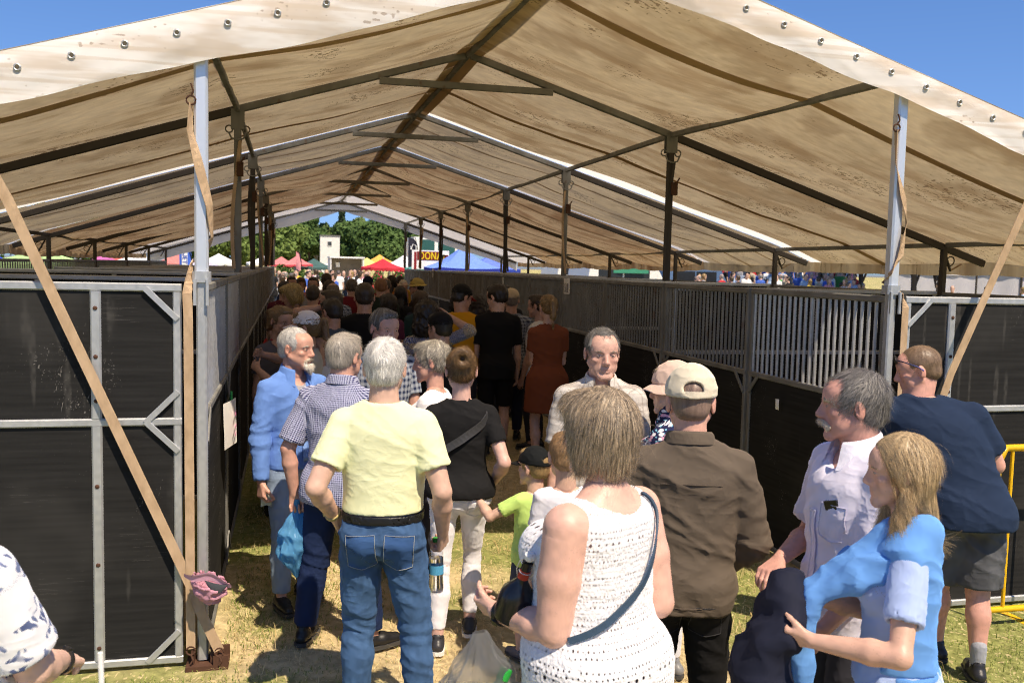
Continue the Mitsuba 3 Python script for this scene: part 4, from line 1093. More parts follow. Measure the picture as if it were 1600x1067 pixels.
    def shoes(s, col, sole=(.05, .05, .05), label=None):
        H = s.H; k = H/1.75
        for e in 'LR':
            hip, K, an = s.G[e]; yw = s.toe[e]
            fd = np.array([-math.sin(yw), math.cos(yw), 0]); sd = np.array([fd[1], -fd[0], 0])
            up_ = np.array([0, 0, an[2] - .043*H])
            base = np.array([an[0], an[1], 0]) + up_
            pr = [(cone(base - fd*.045*k + [0, 0, .045*k], base + fd*.06*k + [0, 0, .045*k], .036*k, .042*k), .01), (cone(base + fd*.06*k + [0, 0, .042*k], base + fd*.150*k + [0, 0, .034*k], .043*k, .032*k), .015),
                  (cone(base - fd*.01*k + [0, 0, .06*k], base - fd*.015*k + [0, 0, .095*k], .038*k, .036*k), .02)]
            cu = [cone(base + [0, 0, -.10], base + fd*.2 + [0, 0, -.10], .1 + .014*k, .1 + .014*k), cone(base - fd*.1 + [0, 0, -.10], base + [0, 0, -.10], .1 + .014*k, .1 + .014*k), cone(base + [0, 0, .09*k] - fd*.01, base + [0, 0, .14*k], .031*k, .033*k)]
            V, Fc = solid(pr, .007 if s.detail else .014, cu)
            sh = 'shoe'
            s.put(sh, V, Fc, 'leather', np.tile(col, (len(V), 1)), None, label)
            n_ = 15; out = []
            for t in np.linspace(0, 1, n_): 
                w = (.034 + .012*math.sin(math.pi*min(1, t*1.05)))*k; out.append((t, w))
            pts = [base + fd*(-.078 + .262*t)*k + sd*w*(1 if 0 < t < 1 else .5) for t, w in out] + [base + fd*(-.078 + .262*t)*k - sd*w*(1 if 0 < t < 1 else .5) for t, w in out[::-1]]
            P = np.array(pts); m_ = len(P)
            Vs = np.vstack([P + [0, 0, .002], P + [0, 0, .024*k], P.mean(0)[None] + [0, 0, .002], P.mean(0)[None] + [0, 0, .024*k]])
            fs = []
            for i in range(m_):
                j = (i + 1) % m_; fs += [[i, j, j + m_], [i, j + m_, i + m_], [2*m_, j, i], [2*m_ + 1, i + m_, j + m_]]
            s.put('sole', Vs, np.array(fs), 'leather', np.tile(sole, (len(Vs), 1)), None, smooth=False, parent='shoe')
    def cap(s, name, col, bill=(0, 0), t=.010, label=None, billcol=None, opening=False, brim=0, mat='cloth', crown=1.0, front=None, tilt=0):
        """A peaked cap; brim > 0 makes a sun hat. bill: (turn in degrees, droop)."""
        R = rotx(math.radians(-tilt))
        pr = [(s.hell((0, -.012, .036), (.0790 + t, .1005 + t, .0885*crown + t), None, cap=[((0, 0, .030), R @ np.array([0, .10, -1.]))]), .0)]
        cu = [s.hell((0, -.012, .030), (.0755 + t*.6, .0965 + t*.6, .080))]
        if opening: cu.append(s.hell((0, -.118, .052), (.036, .035, .024)))
        V, Fc = solid(pr, .0048 if s.detail else .01, cu)
        N = vnormals(V, Fc); Q = (V - s.hc) @ s.Rhd
        V = V + N*((1 - np.abs(2*meshkit.noise(Q*26, 4) - 1))**2*.004 - .001)[:, None]*(1 if s.detail else 0)
        C = s.tint(V, col, 2, .1)
        if front is not None: C = np.where((Q[:, 1:2] > .03*s.q) & (np.abs(Q[:, 0:1]) < .05*s.q), np.asarray(front)[None], C)
        hat = name
        s.put(hat, V, Fc, mat, C, None, label)
        if opening:
            bnd = [s.hp(.0885*math.sin(a_)*1.0, -.012 - .112*math.cos(a_), .030 + .004) for a_ in np.linspace(-.5, .5, 9)]
            tb = ribbon(bnd, .018*s.q, s.Rhd @ np.array([0, .1, 1.]), .004)
            s.put('back_strap', np.array(tb.vertices), np.array(tb.faces), mat, s.tint(np.array(tb.vertices), col, 2, .1), None, smooth=False, parent=hat)
        if brim:
            th = np.linspace(0, 2*np.pi, 40)
            rows = [s.hp((.078 + t + r)*math.cos(a_), -.012 + (.099 + t + r)*math.sin(a_), .034 - r*(.35 + bill[1] + .12*math.sin(2*a_ + 1) + .08*math.sin(5*a_))) for r in np.linspace(0, brim, 6) for a_ in th]
            P = np.array(rows).reshape(6, 40, 3)
        else:
            a0 = math.radians(bill[0]); th = np.linspace(-1, 1, 15)
            rows = []
            for r in np.linspace(0, 1, 7):
                for u in th:
                    ang = u*1.12
                    ex = (.072*(1 - abs(u)**2.6))*r
                    p = np.array([(.078 + t)*math.sin(ang), (.0995 + t)*math.cos(ang) + ex, .034 - ex*(.28 + bill[1]) - .012*(u**2)*1.0])
                    p = rotz(-a0) @ np.array([p[0], p[1], p[2]]); p[1] -= .012
                    rows.append(s.hp(*p))
            P = np.array(rows).reshape(7, 15, 3)
        g = gridmesh(P); nn = s.Rhd @ np.array([0, 0, .004])
        nv = len(g.vertices)
        bd = gridmesh(P - nn)
        V2 = np.vstack([g.vertices, bd.vertices]); F2 = np.vstack([g.faces, bd.faces + nv])
        mrow, ncol = P.shape[:2]
        e = (mrow - 1)*ncol
        F2 = np.vstack([F2, [[e + i, e + i + 1, e + i + 1 + nv] for i in range(ncol - 1)], [[e + i, e + i + 1 + nv, e + i + nv] for i in range(ncol - 1)]])
        s.put('brim' if brim else 'peak', V2, F2, mat, s.tint(V2, billcol if billcol is not None else col, 2, .1), None, parent=hat)
    def surf_line(s, pts, ease=.026):
        """Points (angle about the spine in degrees from the back, height of H) on the clothed torso, in the person's frame."""
        out = []
        for ang, z in pts:
            z *= s.H; a_, b_ = np.interp(z, s.z, s.a) + ease, np.interp(z, s.z, s.b) + ease
            x, y = a_*math.sin(math.radians(ang)), -b_*math.cos(math.radians(ang))
            t = np.interp(z, s.z, s.th)
            out.append([np.interp(z, s.z, s.cx) + x*math.cos(t) - y*math.sin(t), np.interp(z, s.z, s.cy) + x*math.sin(t) + y*math.cos(t), z])
        return np.array(out)
    def sling(s, name, pts, w, col, ease=.026, label=None):
        P = s.surf_line(pts, ease)
        t = np.linspace(0, 1, len(P)); tt = np.linspace(0, 1, 24)
        from scipy.interpolate import PchipInterpolator as PI
        P = np.stack([PI(t, P[:, i])(tt) for i in range(3)], -1)
        c = np.stack([np.interp(P[:, 2], s.z, s.cx), np.interp(P[:, 2], s.z, s.cy), P[:, 2]], -1)
        out = P - c; out[:, 2] += .02
        tg = np.gradient(P, axis=0); sd = np.cross(tg, out)
        m = ribbon(P, w, sd, .006)
        s.put(name, np.array(m.vertices), np.array(m.faces), 'leather', np.tile(col, (len(m.vertices), 1)), None, label, smooth=False)

def emit(p):
    """Writes a finished figure into the scene."""
    k = thing('person', p.label, p.cat, p.group)
    last = {}
    for i_, (name, V, Fc, mat, C, uv, lab, sm, parent) in enumerate(p.parts):
        par = k if parent is None else last.get(parent, k)
        kw = {}
        if C is not None: kw['color'] = C
        if uv is not None: kw['uv'] = uv
        if i_ in p.nrms: kw['normals'] = p.nrms[i_]
        last[name] = obj(name, (V, Fc), mat, par, smooth=sm, label=lab, **kw)
    p.key = k
    return k
# ------------------------------------------------------------------ printed and woven cloth
def cl(name, fn, **k): pbr(name, proc(fn), .85, spec=.15, bump=(CREASE, .0014), **k)
def grid_fn(base, line, line2, px, py, w=.5, soft=.12):
    def f(p, n, uv):
        a = uv.x/px; b = uv.y/py
        fa = smoothstep(w - soft, w + soft, dr.abs(2*(a - dr.floor(a)) - 1)); fb = smoothstep(w - soft, w + soft, dr.abs(2*(b - dr.floor(b)) - 1))
        c = mix(base, line, fa*.5 + fb*.5)
        return mix(c, line2, fa*fb)
    return f
cl('gingham', grid_fn((.50, .52, .64), (.065, .075, .22), (.018, .02, .085), .0105, .0105))
def f_plaid(p, n, uv):
    def band(t, per, c, w): 
        q = t/per + c; return smoothstep(w, w*.25, dr.abs(q - dr.floor(q) - .5))
    a = .75*band(uv.x, .075, .0, .16) + .5*band(uv.x, .075, .37, .05)
    b = .75*band(uv.y, .085, .2, .15) + .5*band(uv.y, .085, .6, .05)
    c = mix((.56, .53, .49), (.17, .125, .095), dr.clip(a*.62, 0, 1))
    return mix(c, (.20, .155, .125), dr.clip(b*.55, 0, 1))
cl('plaid_pale', f_plaid)
def f_floral(p, n, uv):
    d1, d2, r = voronoi(uv.x*46, uv.y*46)
    e1, e2, r2 = voronoi(uv.x*80 + 7, uv.y*80)
    c = mi.Color3f(.018, .022, .065)
    c = mix(c, (.22, .50, .62), smoothstep(.30, .24, e1)*dr.select(r2 > .55, 1.0, 0.0))
    fl = smoothstep(.46, .38, d1 + .10*noise(uv.x*300, uv.y*300))*dr.select(r > .30, 1.0, 0.0)
    return mix(c, mix(mi.Color3f(.78, .76, .78), (.62, .34, .45), dr.select(r > .72, 1.0, 0.0)), fl)
cl('floral', f_floral)
def f_leafprint(p, n, uv):
    w = fbm(uv.x*24, uv.y*24, 0.0, 2)*1.6
    a = noise(uv.x*26 + w, uv.y*46 + w*2, 3.0)
    st = noise(uv.x*170 + w*5, uv.y*46, 5.0)
    m = smoothstep(.60, .66, a)*smoothstep(.30, .55, st)
    return mix((.80, .81, .84), mix((.06, .085, .20), (.22, .27, .42), noise(uv.x*40, uv.y*40)), m)
cl('leaf_print', f_leafprint)
def f_ethnic(p, n, uv):
    a = uv.x*38; b = uv.y*38
    zig = dr.abs(2*(a - dr.floor(a)) - 1)
    q = b + zig*.9; q = q - dr.floor(q)
    row = cell_rand(dr.floor(b*.5), 3)
    c = mix((.03, .04, .10), (.66, .63, .55), smoothstep(.42, .5, q))
    c = mix(c, (.05, .10, .42), smoothstep(.72, .76, q)*dr.select(row > .45, 1.0, .0))
    return mix(c, (.62, .36, .04), smoothstep(.78, .82, q)*dr.select(row < .45, 1.0, .0))
cl('zigzag_print', f_ethnic)
cl('plaid_dark', grid_fn((.34, .37, .42), (.05, .07, .14), (.02, .03, .07), .034, .040, .55, .2))
def f_knit(p, n, uv):
    a = noise(uv.x*330, uv.y*150); return mix((.70, .70, .73), (.86, .86, .87), a)
def f_knit_hole(p, n, uv):
    """Lace: rows of eyelets of several sizes between rows of dense stitches, a little irregular as hand work is."""
    v = uv.y + .0025*noise(uv.x*40, uv.y*40); h = .0165; row = dr.floor(v/h); rr = cell_rand(row, 9)
    big = dr.select(rr > .62, 1.0, 0.0)*dr.select(uv.y < .98, 1.0, dr.select(rr > .93, 1.0, 0.0))
    pitch = dr.select(big > .5, .0205, dr.select(rr > .36, .0105, .0075))
    x = uv.x/pitch + .5*(row - 2*dr.floor(row/2)); ci = dr.floor(x); fx = (x - ci - .5)*pitch + .0016*(cell_rand(ci, row, 4) - .5)
    fy = (v/h - row - .5)*h + .002*(cell_rand(ci, row, 5) - .5)
    rad = dr.select(big > .5, .0036, dr.select(rr > .36, .0017, .0012))*(.65 + .5*cell_rand(ci, row, 6))
    d = dr.sqrt(dr.square(fx) + dr.square(fy*dr.select(big > .5, .72, .5)))
    hole = dr.select(d < rad, 1.0, 0.0)*dr.select(rr > .14, 1.0, 0.0)*dr.select(cell_rand(ci, row, 7) > .12, 1.0, 0.0)
    return 1.0 - hole
scene['crochet'] = {'type': 'mask', 'opacity': proc(f_knit_hole), 'bsdf': {'type': 'twosided', 'bsdf': {'type': 'bumpmap', 'arbitrary': proc(lambda p, n, uv: noise(uv.x*230, uv.y*110) + .6*noise(uv.x*60 + 9, uv.y*190)), 'scale': .0030, 'bsdf': {'type': 'principled', 'base_color': proc(f_knit), 'roughness': .9, 'specular': .1}}}}
def denim(base, worn, s):
    def f(V):
        n = meshkit.fbm(V*9 + s, 3)[:, None]; m = meshkit.noise(V*np.array([60, 60, 22.]), 3)[:, None]
        front = 0
        for e in 'LR':
            for t, w in ((.55, .10), (1.0, .06), (1.35, .07)):
                hip, K, an = pers[0].G[e]; c = hip + (K - hip)*min(t, 1) + (an - K)*max(0, t - 1)
                front = front + np.exp(-((V - c)**2).sum(1)/w**2)
        k = np.clip(.15 + .75*np.asarray(front)[:, None]*n + .35*(m - .5), 0, 1)
        return np.clip(np.asarray(base)*(1 - k) + np.asarray(worn)*k, 0, 1)
    pers = [None]
    f.bind = lambda p: (pers.__setitem__(0, p), f)[1]
    return f
def jeans(p, base, worn, s=0, **k):
    f = denim(base, worn, s); p.trousers('jeans', base, colfn=f.bind(p), **k)
def back_patch(p, name, garment, cx, cz, w, h, col, tilt=0, shape='pocket', mat='cloth', off=.004, label=None, stitch=None, side=-1):
    """A pocket or label sewn on the back (side -1) or the front (side 1) of a garment already built, lying on its surface."""
    from scipy.spatial import cKDTree
    V = next(x[1] for x in p.parts if x[0] == garment) - p.pos
    c, n = math.cos(p.hd), math.sin(p.hd)
    Lc = np.stack([V[:, 0]*c - V[:, 1]*n, V[:, 0]*n + V[:, 1]*c, V[:, 2]], -1)
    N = vnormals(V, next(x[2] for x in p.parts if x[0] == garment)); ny = N[:, 0]*n + N[:, 1]*c
    ok = ny*side > .1
    tr = cKDTree(Lc[ok][:, [0, 2]])
    nu, nv = 12, 12
    U, W_ = np.meshgrid(np.linspace(-.5, .5, nu), np.linspace(-.5, .5, nv), indexing='ij')
    X = U*w*np.where(shape == 'pocket', 1, 1); Z = W_*h
    if shape == 'pocket': Z = Z - (1 - np.abs(U)*2)*h*.14*(W_ < -.3)
    ct, st = math.cos(tilt), math.sin(tilt)
    X, Z = X*ct - Z*st, X*st + Z*ct
    def surf(X, Z, o):
        d, i = tr.query(np.stack([X + cx*p.H, Z + cz*p.H], -1), k=4)
        wgt = 1/(d + .003); y = (Lc[ok][:, 1][i]*wgt).sum(-1)/wgt.sum(-1)
        return np.stack([X + cx*p.H, y + side*o, Z + cz*p.H], -1)
    g = gridmesh(surf(X, Z, off))
    p.put(name, np.array(g.vertices), np.array(g.faces), mat, p.tint(np.array(g.vertices), col, 2, .25), None, label)
    if stitch is not None:
        ed = [(U[0, :], W_[0, :]), (U[-1, :], W_[-1, :]), (U[:, 0], W_[:, 0]), (U[:, -1], W_[:, -1])]
        ms = []
        for (ix, iz) in ((slice(0, 1), slice(None)), (slice(nu - 1, nu), slice(None)), (slice(None), slice(0, 1)), (slice(None), slice(nv - 1, nv))):
            ms.append(tube(surf(X[ix, iz].ravel()*.97, Z[ix, iz].ravel()*.97, off + .0015), .0016, 5))
        m = cat(ms); p.put('stitching', np.array(m.vertices), np.array(m.faces), 'cloth', np.tile(stitch, (len(m.vertices), 1)), None, smooth=False, parent=name)
def watch(p, e, col=(.01, .01, .01), face=None):
    S_, E, Wr = p.A[e]; d = unit(Wr - E); c = Wr - d*.028*p.H/1.75
    r = .0185*p.H*(.6 + .4*p.LM)
    m = trimesh.creation.annulus(r*.86, r*1.12, .016); m.apply_transform(trimesh.geometry.align_vectors([0, 0, 1], d)); m.apply_translation(c)
    ms = [m]
    n_ = -p.handframe(e)[2]; f = trimesh.creation.cylinder(.013, .009, sections=16); f.apply_transform(trimesh.geometry.align_vectors([0, 0, 1], n_)); f.apply_translation(c + n_*r*1.08); ms.append(f)
    m = cat(ms); p.put('wristwatch', np.array(m.vertices), np.array(m.faces), 'leather', np.tile(col, (len(m.vertices), 1)), None, smooth=False)
FAIR, RUDDY, TAN = (.60, .385, .29), (.56, .315, .235), (.47, .275, .195)

def p_bearded():
    p = Person('bearded older man in a light blue long-sleeved shirt and pale jeans by the left wall', (-1.52, .81), 1.69, 150, 'male', h=.0115, skin=RUDDY, head=(-28, 2, 0),
               R=(.150, .03, .452), Rh=(.6, -.6, 0), Rp='hold', feet={'R': (.073, .036, 12, 0), 'L': (-.06, -.03, -8, 0)})
    p.body(); p.eyes(.0026, (.05, .06, .07)); p.brows((.42, .38, .33), .0045)
    p.hair('receding', (.50, .49, .47), n=5000, length=.016, seed=3)
    p.tuft('moustache', [(-.034, .083, -.064), (-.014, .099, -.053), (.014, .099, -.053), (.034, .083, -.064)], .0072, (.55, .46, .36), n=500, length=.012, label='grizzled moustache')
    p.tuft('beard', [(-.030, .080, -.075), (-.022, .086, -.094), (0, .092, -.110), (.022, .086, -.094), (.030, .080, -.075)], [.008, .016, .020, .016, .008], (.66, .62, .55), n=1100, length=.024, label='white goatee beard')
    p.tuft('beard', [(0, .094, -.092), (0, .098, -.124)], [.015, .011], (.66, .62, .55), n=500, length=.02)
    p.shirt('shirt', (.13, .25, .60), hem=.50, sleeve=1.97, ease=.012, amp=.014, over=.008, cuffs=True, vneck=.075, seed=2); p.collar((.13, .25, .60))
    p.shirt('undershirt', (.30, .30, .33), hem=.62, sleeve=0, ease=.006, amp=0, neck_r=1.25, h=.012)
    back_patch(p, 'placket', 'shirt', .0, .62, .034, .36, (.22, .37, .74), side=1, shape='rect', off=.006, stitch=(.16, .28, .6))
    jeans(p, (.20, .29, .43), (.42, .52, .66), 3, waist=.57); p.shoes((.02, .02, .02)); return p
def p_check():
    p = Person('grey-haired man from behind in a small blue check shirt, carrying a blue bag', (-1.295, .10), 1.702, 28, 'male', h=.0115, skin=RUDDY, lean=(-.01, .055), head=(10, 6, 0),
               L=(-.150, -.005, .484), Lh=(-.6, -.7, 0), Lp='fist', Ln=(.5, -.8, 0), feet={'L': (-.105, -.02, -5, 0), 'R': (.125, -.005, 40, 0)})
    p.body(); p.hair('short', (.40, .365, .31), n=8000, length=.028, seed=4, vary=.28)
    p.shirt('shirt', None, hem=.475, sleeve=.86, ease=.020, amp=.012, mat='gingham', uv=True, seed=5); p.collar(None, mat='gingham', open_=False, uv=True)
    p.trousers('trousers', (.014, .026, .075), waist=.57, wide=1.12, amp=.010); p.shoes((.012, .012, .013)); return p
def p_yellow():
    p = Person('heavy white-haired man from behind in a pale yellow t-shirt and blue jeans', (-1.15, -.88), 1.761, 11, 'heavy', girth=.93, h=.0105, skin=FAIR, head=(0, 4, 0),
               L=(-.125, .030, .545), Lh=(-.45, -1, 0), R=(.150, .030, .505), Rh=(.35, -1, 0), Rp='grip', Rn=(-.8, .5, 0), feet={'L': (-.065, .012, -8, 0), 'R': (.10, .01, 35, 0)})
    p.body(); p.hair('short', (.68, .66, .62), n=9500, length=.032, seed=6, vary=.30)
    p.shirt('t_shirt', (.78, .80, .50), hem=.572, sleeve=.66, ease=.014, over=.0, amp=.0075, seed=7, h=.0085)
    jeans(p, (.028, .075, .20), (.13, .24, .42), 1, waist=.566, amp=.012, h=.0085)
    p.band('belt', (.008, .008, .009), .549, .573, ease=.0185)
    back_patch(p, 'belt_label', 'belt', .0, .552, .055, .018, (.36, .24, .13), shape='rect', off=.006)
    for g in (-1, 1): back_patch(p, 'back_pocket', 'jeans', g*.046, .485, .13, .15, (.040, .095, .235), tilt=g*-.06, stitch=(.30, .32, .33))
    for x in (-.07, -.035, .055): back_patch(p, 'belt_loop', 'belt', x, .566, .012, .055, (.05, .11, .25), shape='rect', off=.008)
    p.shoes((.20, .095, .04), label='tan leather shoe'); watch(p, 'L', (.45, .36, .16)); return p
def p_bun():
    p = Person('woman with hair in a bun wearing a black t-shirt and tight white trousers', (-.645, .0), 1.64, 3, 'female', h=.011, skin=(.62, .39, .32), head=(6, 6, 0),
               R=(.122, .035, .545), Rh=(.25, -1, 0), Rp='hold', L=(-.10, .16, .60), feet={'L': (-.072, -.062, 3, 0), 'R': (.050, .052, 10, .010)})
    p.body(); p.hair('bun', (.15, .075, .034), n=6500, seed=8, streak=(.32, .19, .09))
    p.shirt('t_shirt', (.012, .012, .013), hem=.515, sleeve=.62, ease=.012, amp=.010, drape=.92, seed=9, breasts=.8)
    p.trousers('trousers', (.80, .79, .84), waist=.57, leg=1.86, ease=.005, amp=.006, wide=.86)
    back_patch(p, 'back_pocket', 'trousers', .05, .485, .10, .09, (.80, .79, .84), tilt=-.08, stitch=(.62, .62, .66))
    p.sling('shoulder_strap', [(-88, .585), (-40, .665), (0, .715), (38, .762), (58, .792)], .042, (.045, .045, .047), label='grey webbing bag strap across the back')
    p.shoes((.035, .036, .04), (.74, .74, .72), label='dark grey running shoe with white sole'); return p
def p_pixie():
    p = Person('woman with short streaked hair and a white top looking left between two backs', (-.71, .61), 1.624, -62, 'female', h=.012, skin=RUDDY, head=(-12, 6, 0))
    p.body(); p.eyes(.0034); p.brows((.2, .15, .1), .003); p.hair('pixie', (.22, .185, .14), n=6500, seed=10, streak=(.60, .54, .44))
    p.shirt('top', (.80, .80, .81), hem=.50, sleeve=.5, breasts=.9, vneck=.07, neck_r=1.5); p.trousers('trousers', (.03, .03, .04)); p.shoes((.05, .05, .05)); return p
def p_kidcap():
    p = Person('small child in a lime green t-shirt and black cap holding a woman\'s hand', (-.29, -.26), 1.135, -14, 'child', h=.0105, skin=FAIR, head=(-22, 2, 0), L=(-.205, .185, .745), Lh=(-.6, -.6, -1), Lp='hold')
    p.body(); p.hair('short', (.30, .20, .09), n=1800, seed=11); p.cap('cap', (.010, .011, .012), opening=True, label='black cap with a torn opening at the back')
    p.shirt('t_shirt', (.52, .74, .20), hem=.46, sleeve=.62, ease=.014, amp=.010); p.trousers('shorts', (.05, .06, .09), leg=.85); p.shoes((.1, .1, .12)); return p
def p_kidwhite():
    p = Person('light brown haired boy in a white t-shirt just beyond the woman in the crochet top', (-.275, -.765), 1.31, 8, 'child', h=.0105, skin=FAIR, head=(0, 8, 0))
    p.body(); p.hair('short', (.34, .21, .105), n=6000, length=.018, seed=12)
    p.shirt('t_shirt', (.78, .78, .86), hem=.46, sleeve=.7, ease=.016, amp=.012); p.trousers('shorts', (.06, .07, .10), leg=.9); p.shoes((.1, .1, .12)); return p
def p_crochet():
    p = Person('large woman from behind with blonde-brown bob in a white crochet top', (-.65, -2.34), 1.725, -32, 'stout', h=.0088, skin=(.66, .40, .31), head=(-4, 5, 0),
               L=(-.104, .144, .599), Lh=(-.15, -1, -.5), Lp='grip', Ln=(.8, .2, .5), R=(.108, .085, .550), Rh=(.05, -1, -.1), Rp='hold', Rn=(-.3, -.8, .1), feet={'L': (-.07, .02, -6, 0), 'R': (.06, -.03, 10, 0)})
    p.body(breasts=1.0, fine_arms=True, bare=.95, shrink=.004); p.hair('bob', (.235, .165, .10), n=11000, seed=13, streak=(.50, .39, .265), vary=.16)
    p.shirt('top', None, hem=.44, sleeve=0, armhole=True, breasts=1.08, neck_r=1.95, ease=.0055, amp=.004, mat='crochet', uv=True, over=.03, h=.0075, flare=.04)
    p.trousers('trousers', (.012, .012, .014), waist=.57, wide=1.05); p.shoes((.02, .02, .02))
    p.sling('bag_strap', [(-66, .602), (-30, .635), (5, .685), (28, .745), (44, .795), (60, .822)], .020, (.035, .065, .105), ease=.024, label='dark blue bag strap'); watch(p, 'L', (.012, .012, .012)); return p
def p_jacket():
    p = Person('man from behind in a brown jacket and beige cap', (-.08, -1.71), 1.715, 18, 'male', h=.010, skin=(.60, .345, .265), head=(2, 6, 0),
               R=(.062, .085, .525), Rh=(1, -.55, -.1), L=(-.062, .085, .525), Lh=(-1, -.55, -.1), feet={'L': (-.07, 0, -10, 0), 'R': (.07, 0, 10, 0)})
    p.body(); p.hair('crop', (.22, .15, .115), n=1800, length=.004, seed=14); p.cap('cap', (.62, .56, .43), opening=True, t=.013, crown=1.05, label='beige cotton cap with an opening above its back strap')
    p.shirt('jacket', (.115, .092, .070), hem=.475, sleeve=1.93, ease=.019, amp=.017, cuffs=True, drape=.96, over=.004, seed=15, h=.0085)
    p.collar((.115, .092, .070), open_=False, h=.026, r=1.06)
    yl = p.surf_line([(-62, .752), (-30, .762), (0, .764), (30, .762), (62, .752)], .027)
    m = tube(yl, .0035, 6); p.put('yoke_seam', np.array(m.vertices), np.array(m.faces), 'cloth', np.tile((.085, .068, .052), (len(m.vertices), 1)), None)
    p.band('waistband', (.105, .084, .064), .472, .497, ease=.034, mat='cloth')
    p.trousers('jeans', (.012, .012, .013), waist=.56, amp=.011)
    for g in (-1, 1): back_patch(p, 'back_pocket', 'jeans', g*.044, .462, .12, .12, (.015, .015, .017), stitch=(.05, .05, .055))
    p.shoes((.02, .02, .02)); return p
def p_sunhat():
    p = Person('woman in a pinkish sun hat and floral navy blouse behind the man in brown', (.31, -.67), 1.615, -46, 'stout', h=.012, skin=FAIR, head=(-10, 4, 0))
    p.body(breasts=.9); p.hair('short', (.35, .28, .2), n=800, seed=16); p.cap('sun_hat', (.62, .46, .37), brim=.052, bill=(0, .25), t=.013, crown=1.12, label='pinkish beige cotton sun hat')
    p.shirt('blouse', None, hem=.45, sleeve=.75, ease=.020, mat='floral', uv=True, breasts=1.0, neck_r=1.5); p.trousers('trousers', (.6, .6, .62)); p.shoes((.2, .2, .2))
    A = p.neck + np.array([0, .012, -.045]); V, Fc = solid([(cone(A, A + np.array([0, .005, .055]), .092, .078), .01)], .008, [cone(A - [0, 0, .1], A + [0, 0, .1], .062, .058)])
    V = p.folds(V, vnormals(V, Fc), .016); p.put('scarf', V, Fc, 'floral', None, np.stack([V[:, 0], V[:, 2]], 1), 'violet and blue patterned neck scarf'); return p
def p_pale():
    p = Person('grey-haired man facing the camera in a pale plaid short-sleeved shirt', (.05, -.30), 1.775, 194, 'male', girth=.93, h=.011, skin=(.60, .365, .28), head=(-8, 4, 0), R=(.14, .05, .46), L=(-.13, .04, .46))
    p.body(); p.eyes(.0026, (.05, .055, .06)); p.brows((.20, .16, .13), .0042); p.hair('receding', (.16, .15, .14), n=6000, length=.028, seed=17)
    p.shirt('shirt', None, hem=.47, sleeve=.80, ease=.024, amp=.012, mat='plaid_pale', uv=True, vneck=.075, seed=18); p.collar(None, mat='plaid_pale', uv=True)
    back_patch(p, 'chest_pocket', 'shirt', -.052, .70, .10, .11, (.55, .50, .46), side=1)
    p.trousers('trousers', (.05, .05, .06)); p.shoes((.02, .02, .02)); return p
def p_must():
    p = Person('man with a sandy moustache and windblown grey hair in a white shirt, in profile', (.43, -2.0), 1.745, -86, 'male', h=.0105, skin=(.56, .30, .235), head=(24, 3, 0),
               R=(.06, .125, .585), Rh=(.7, -.6, -.5), Rn=(-.2, .1, -1), Rp='relaxed', L=(-.10, .10, .50))
    p.body(); p.eyes(.0028); p.brows((.40, .30, .18), .0062); p.hair('receding', (.135, .120, .105), n=9000, length=.042, seed=19, vary=.28, streak=(.30, .28, .26))
    p.tuft('moustache', [(-.036, .082, -.068), (-.018, .099, -.054), (0, .105, -.051), (.018, .099, -.054), (.036, .082, -.068)], .0085, (.62, .52, .38), n=900, length=.014, label='sandy white moustache')
    p.shirt('shirt', (.76, .74, .86), hem=.47, sleeve=.82, ease=.022, amp=.012, vneck=.06, seed=20, h=.009); p.collar((.78, .77, .87))
    back_patch(p, 'chest_pocket', 'shirt', -.055, .70, .11, .12, (.76, .74, .86), side=1, stitch=(.6, .58, .7))
    back_patch(p, 'placket', 'shirt', .0, .60, .034, .40, (.78, .76, .88), side=1, shape='rect', off=.006, stitch=(.66, .64, .76))
    p.trousers('trousers', (.04, .04, .05)); p.shoes((.02, .02, .02)); return p
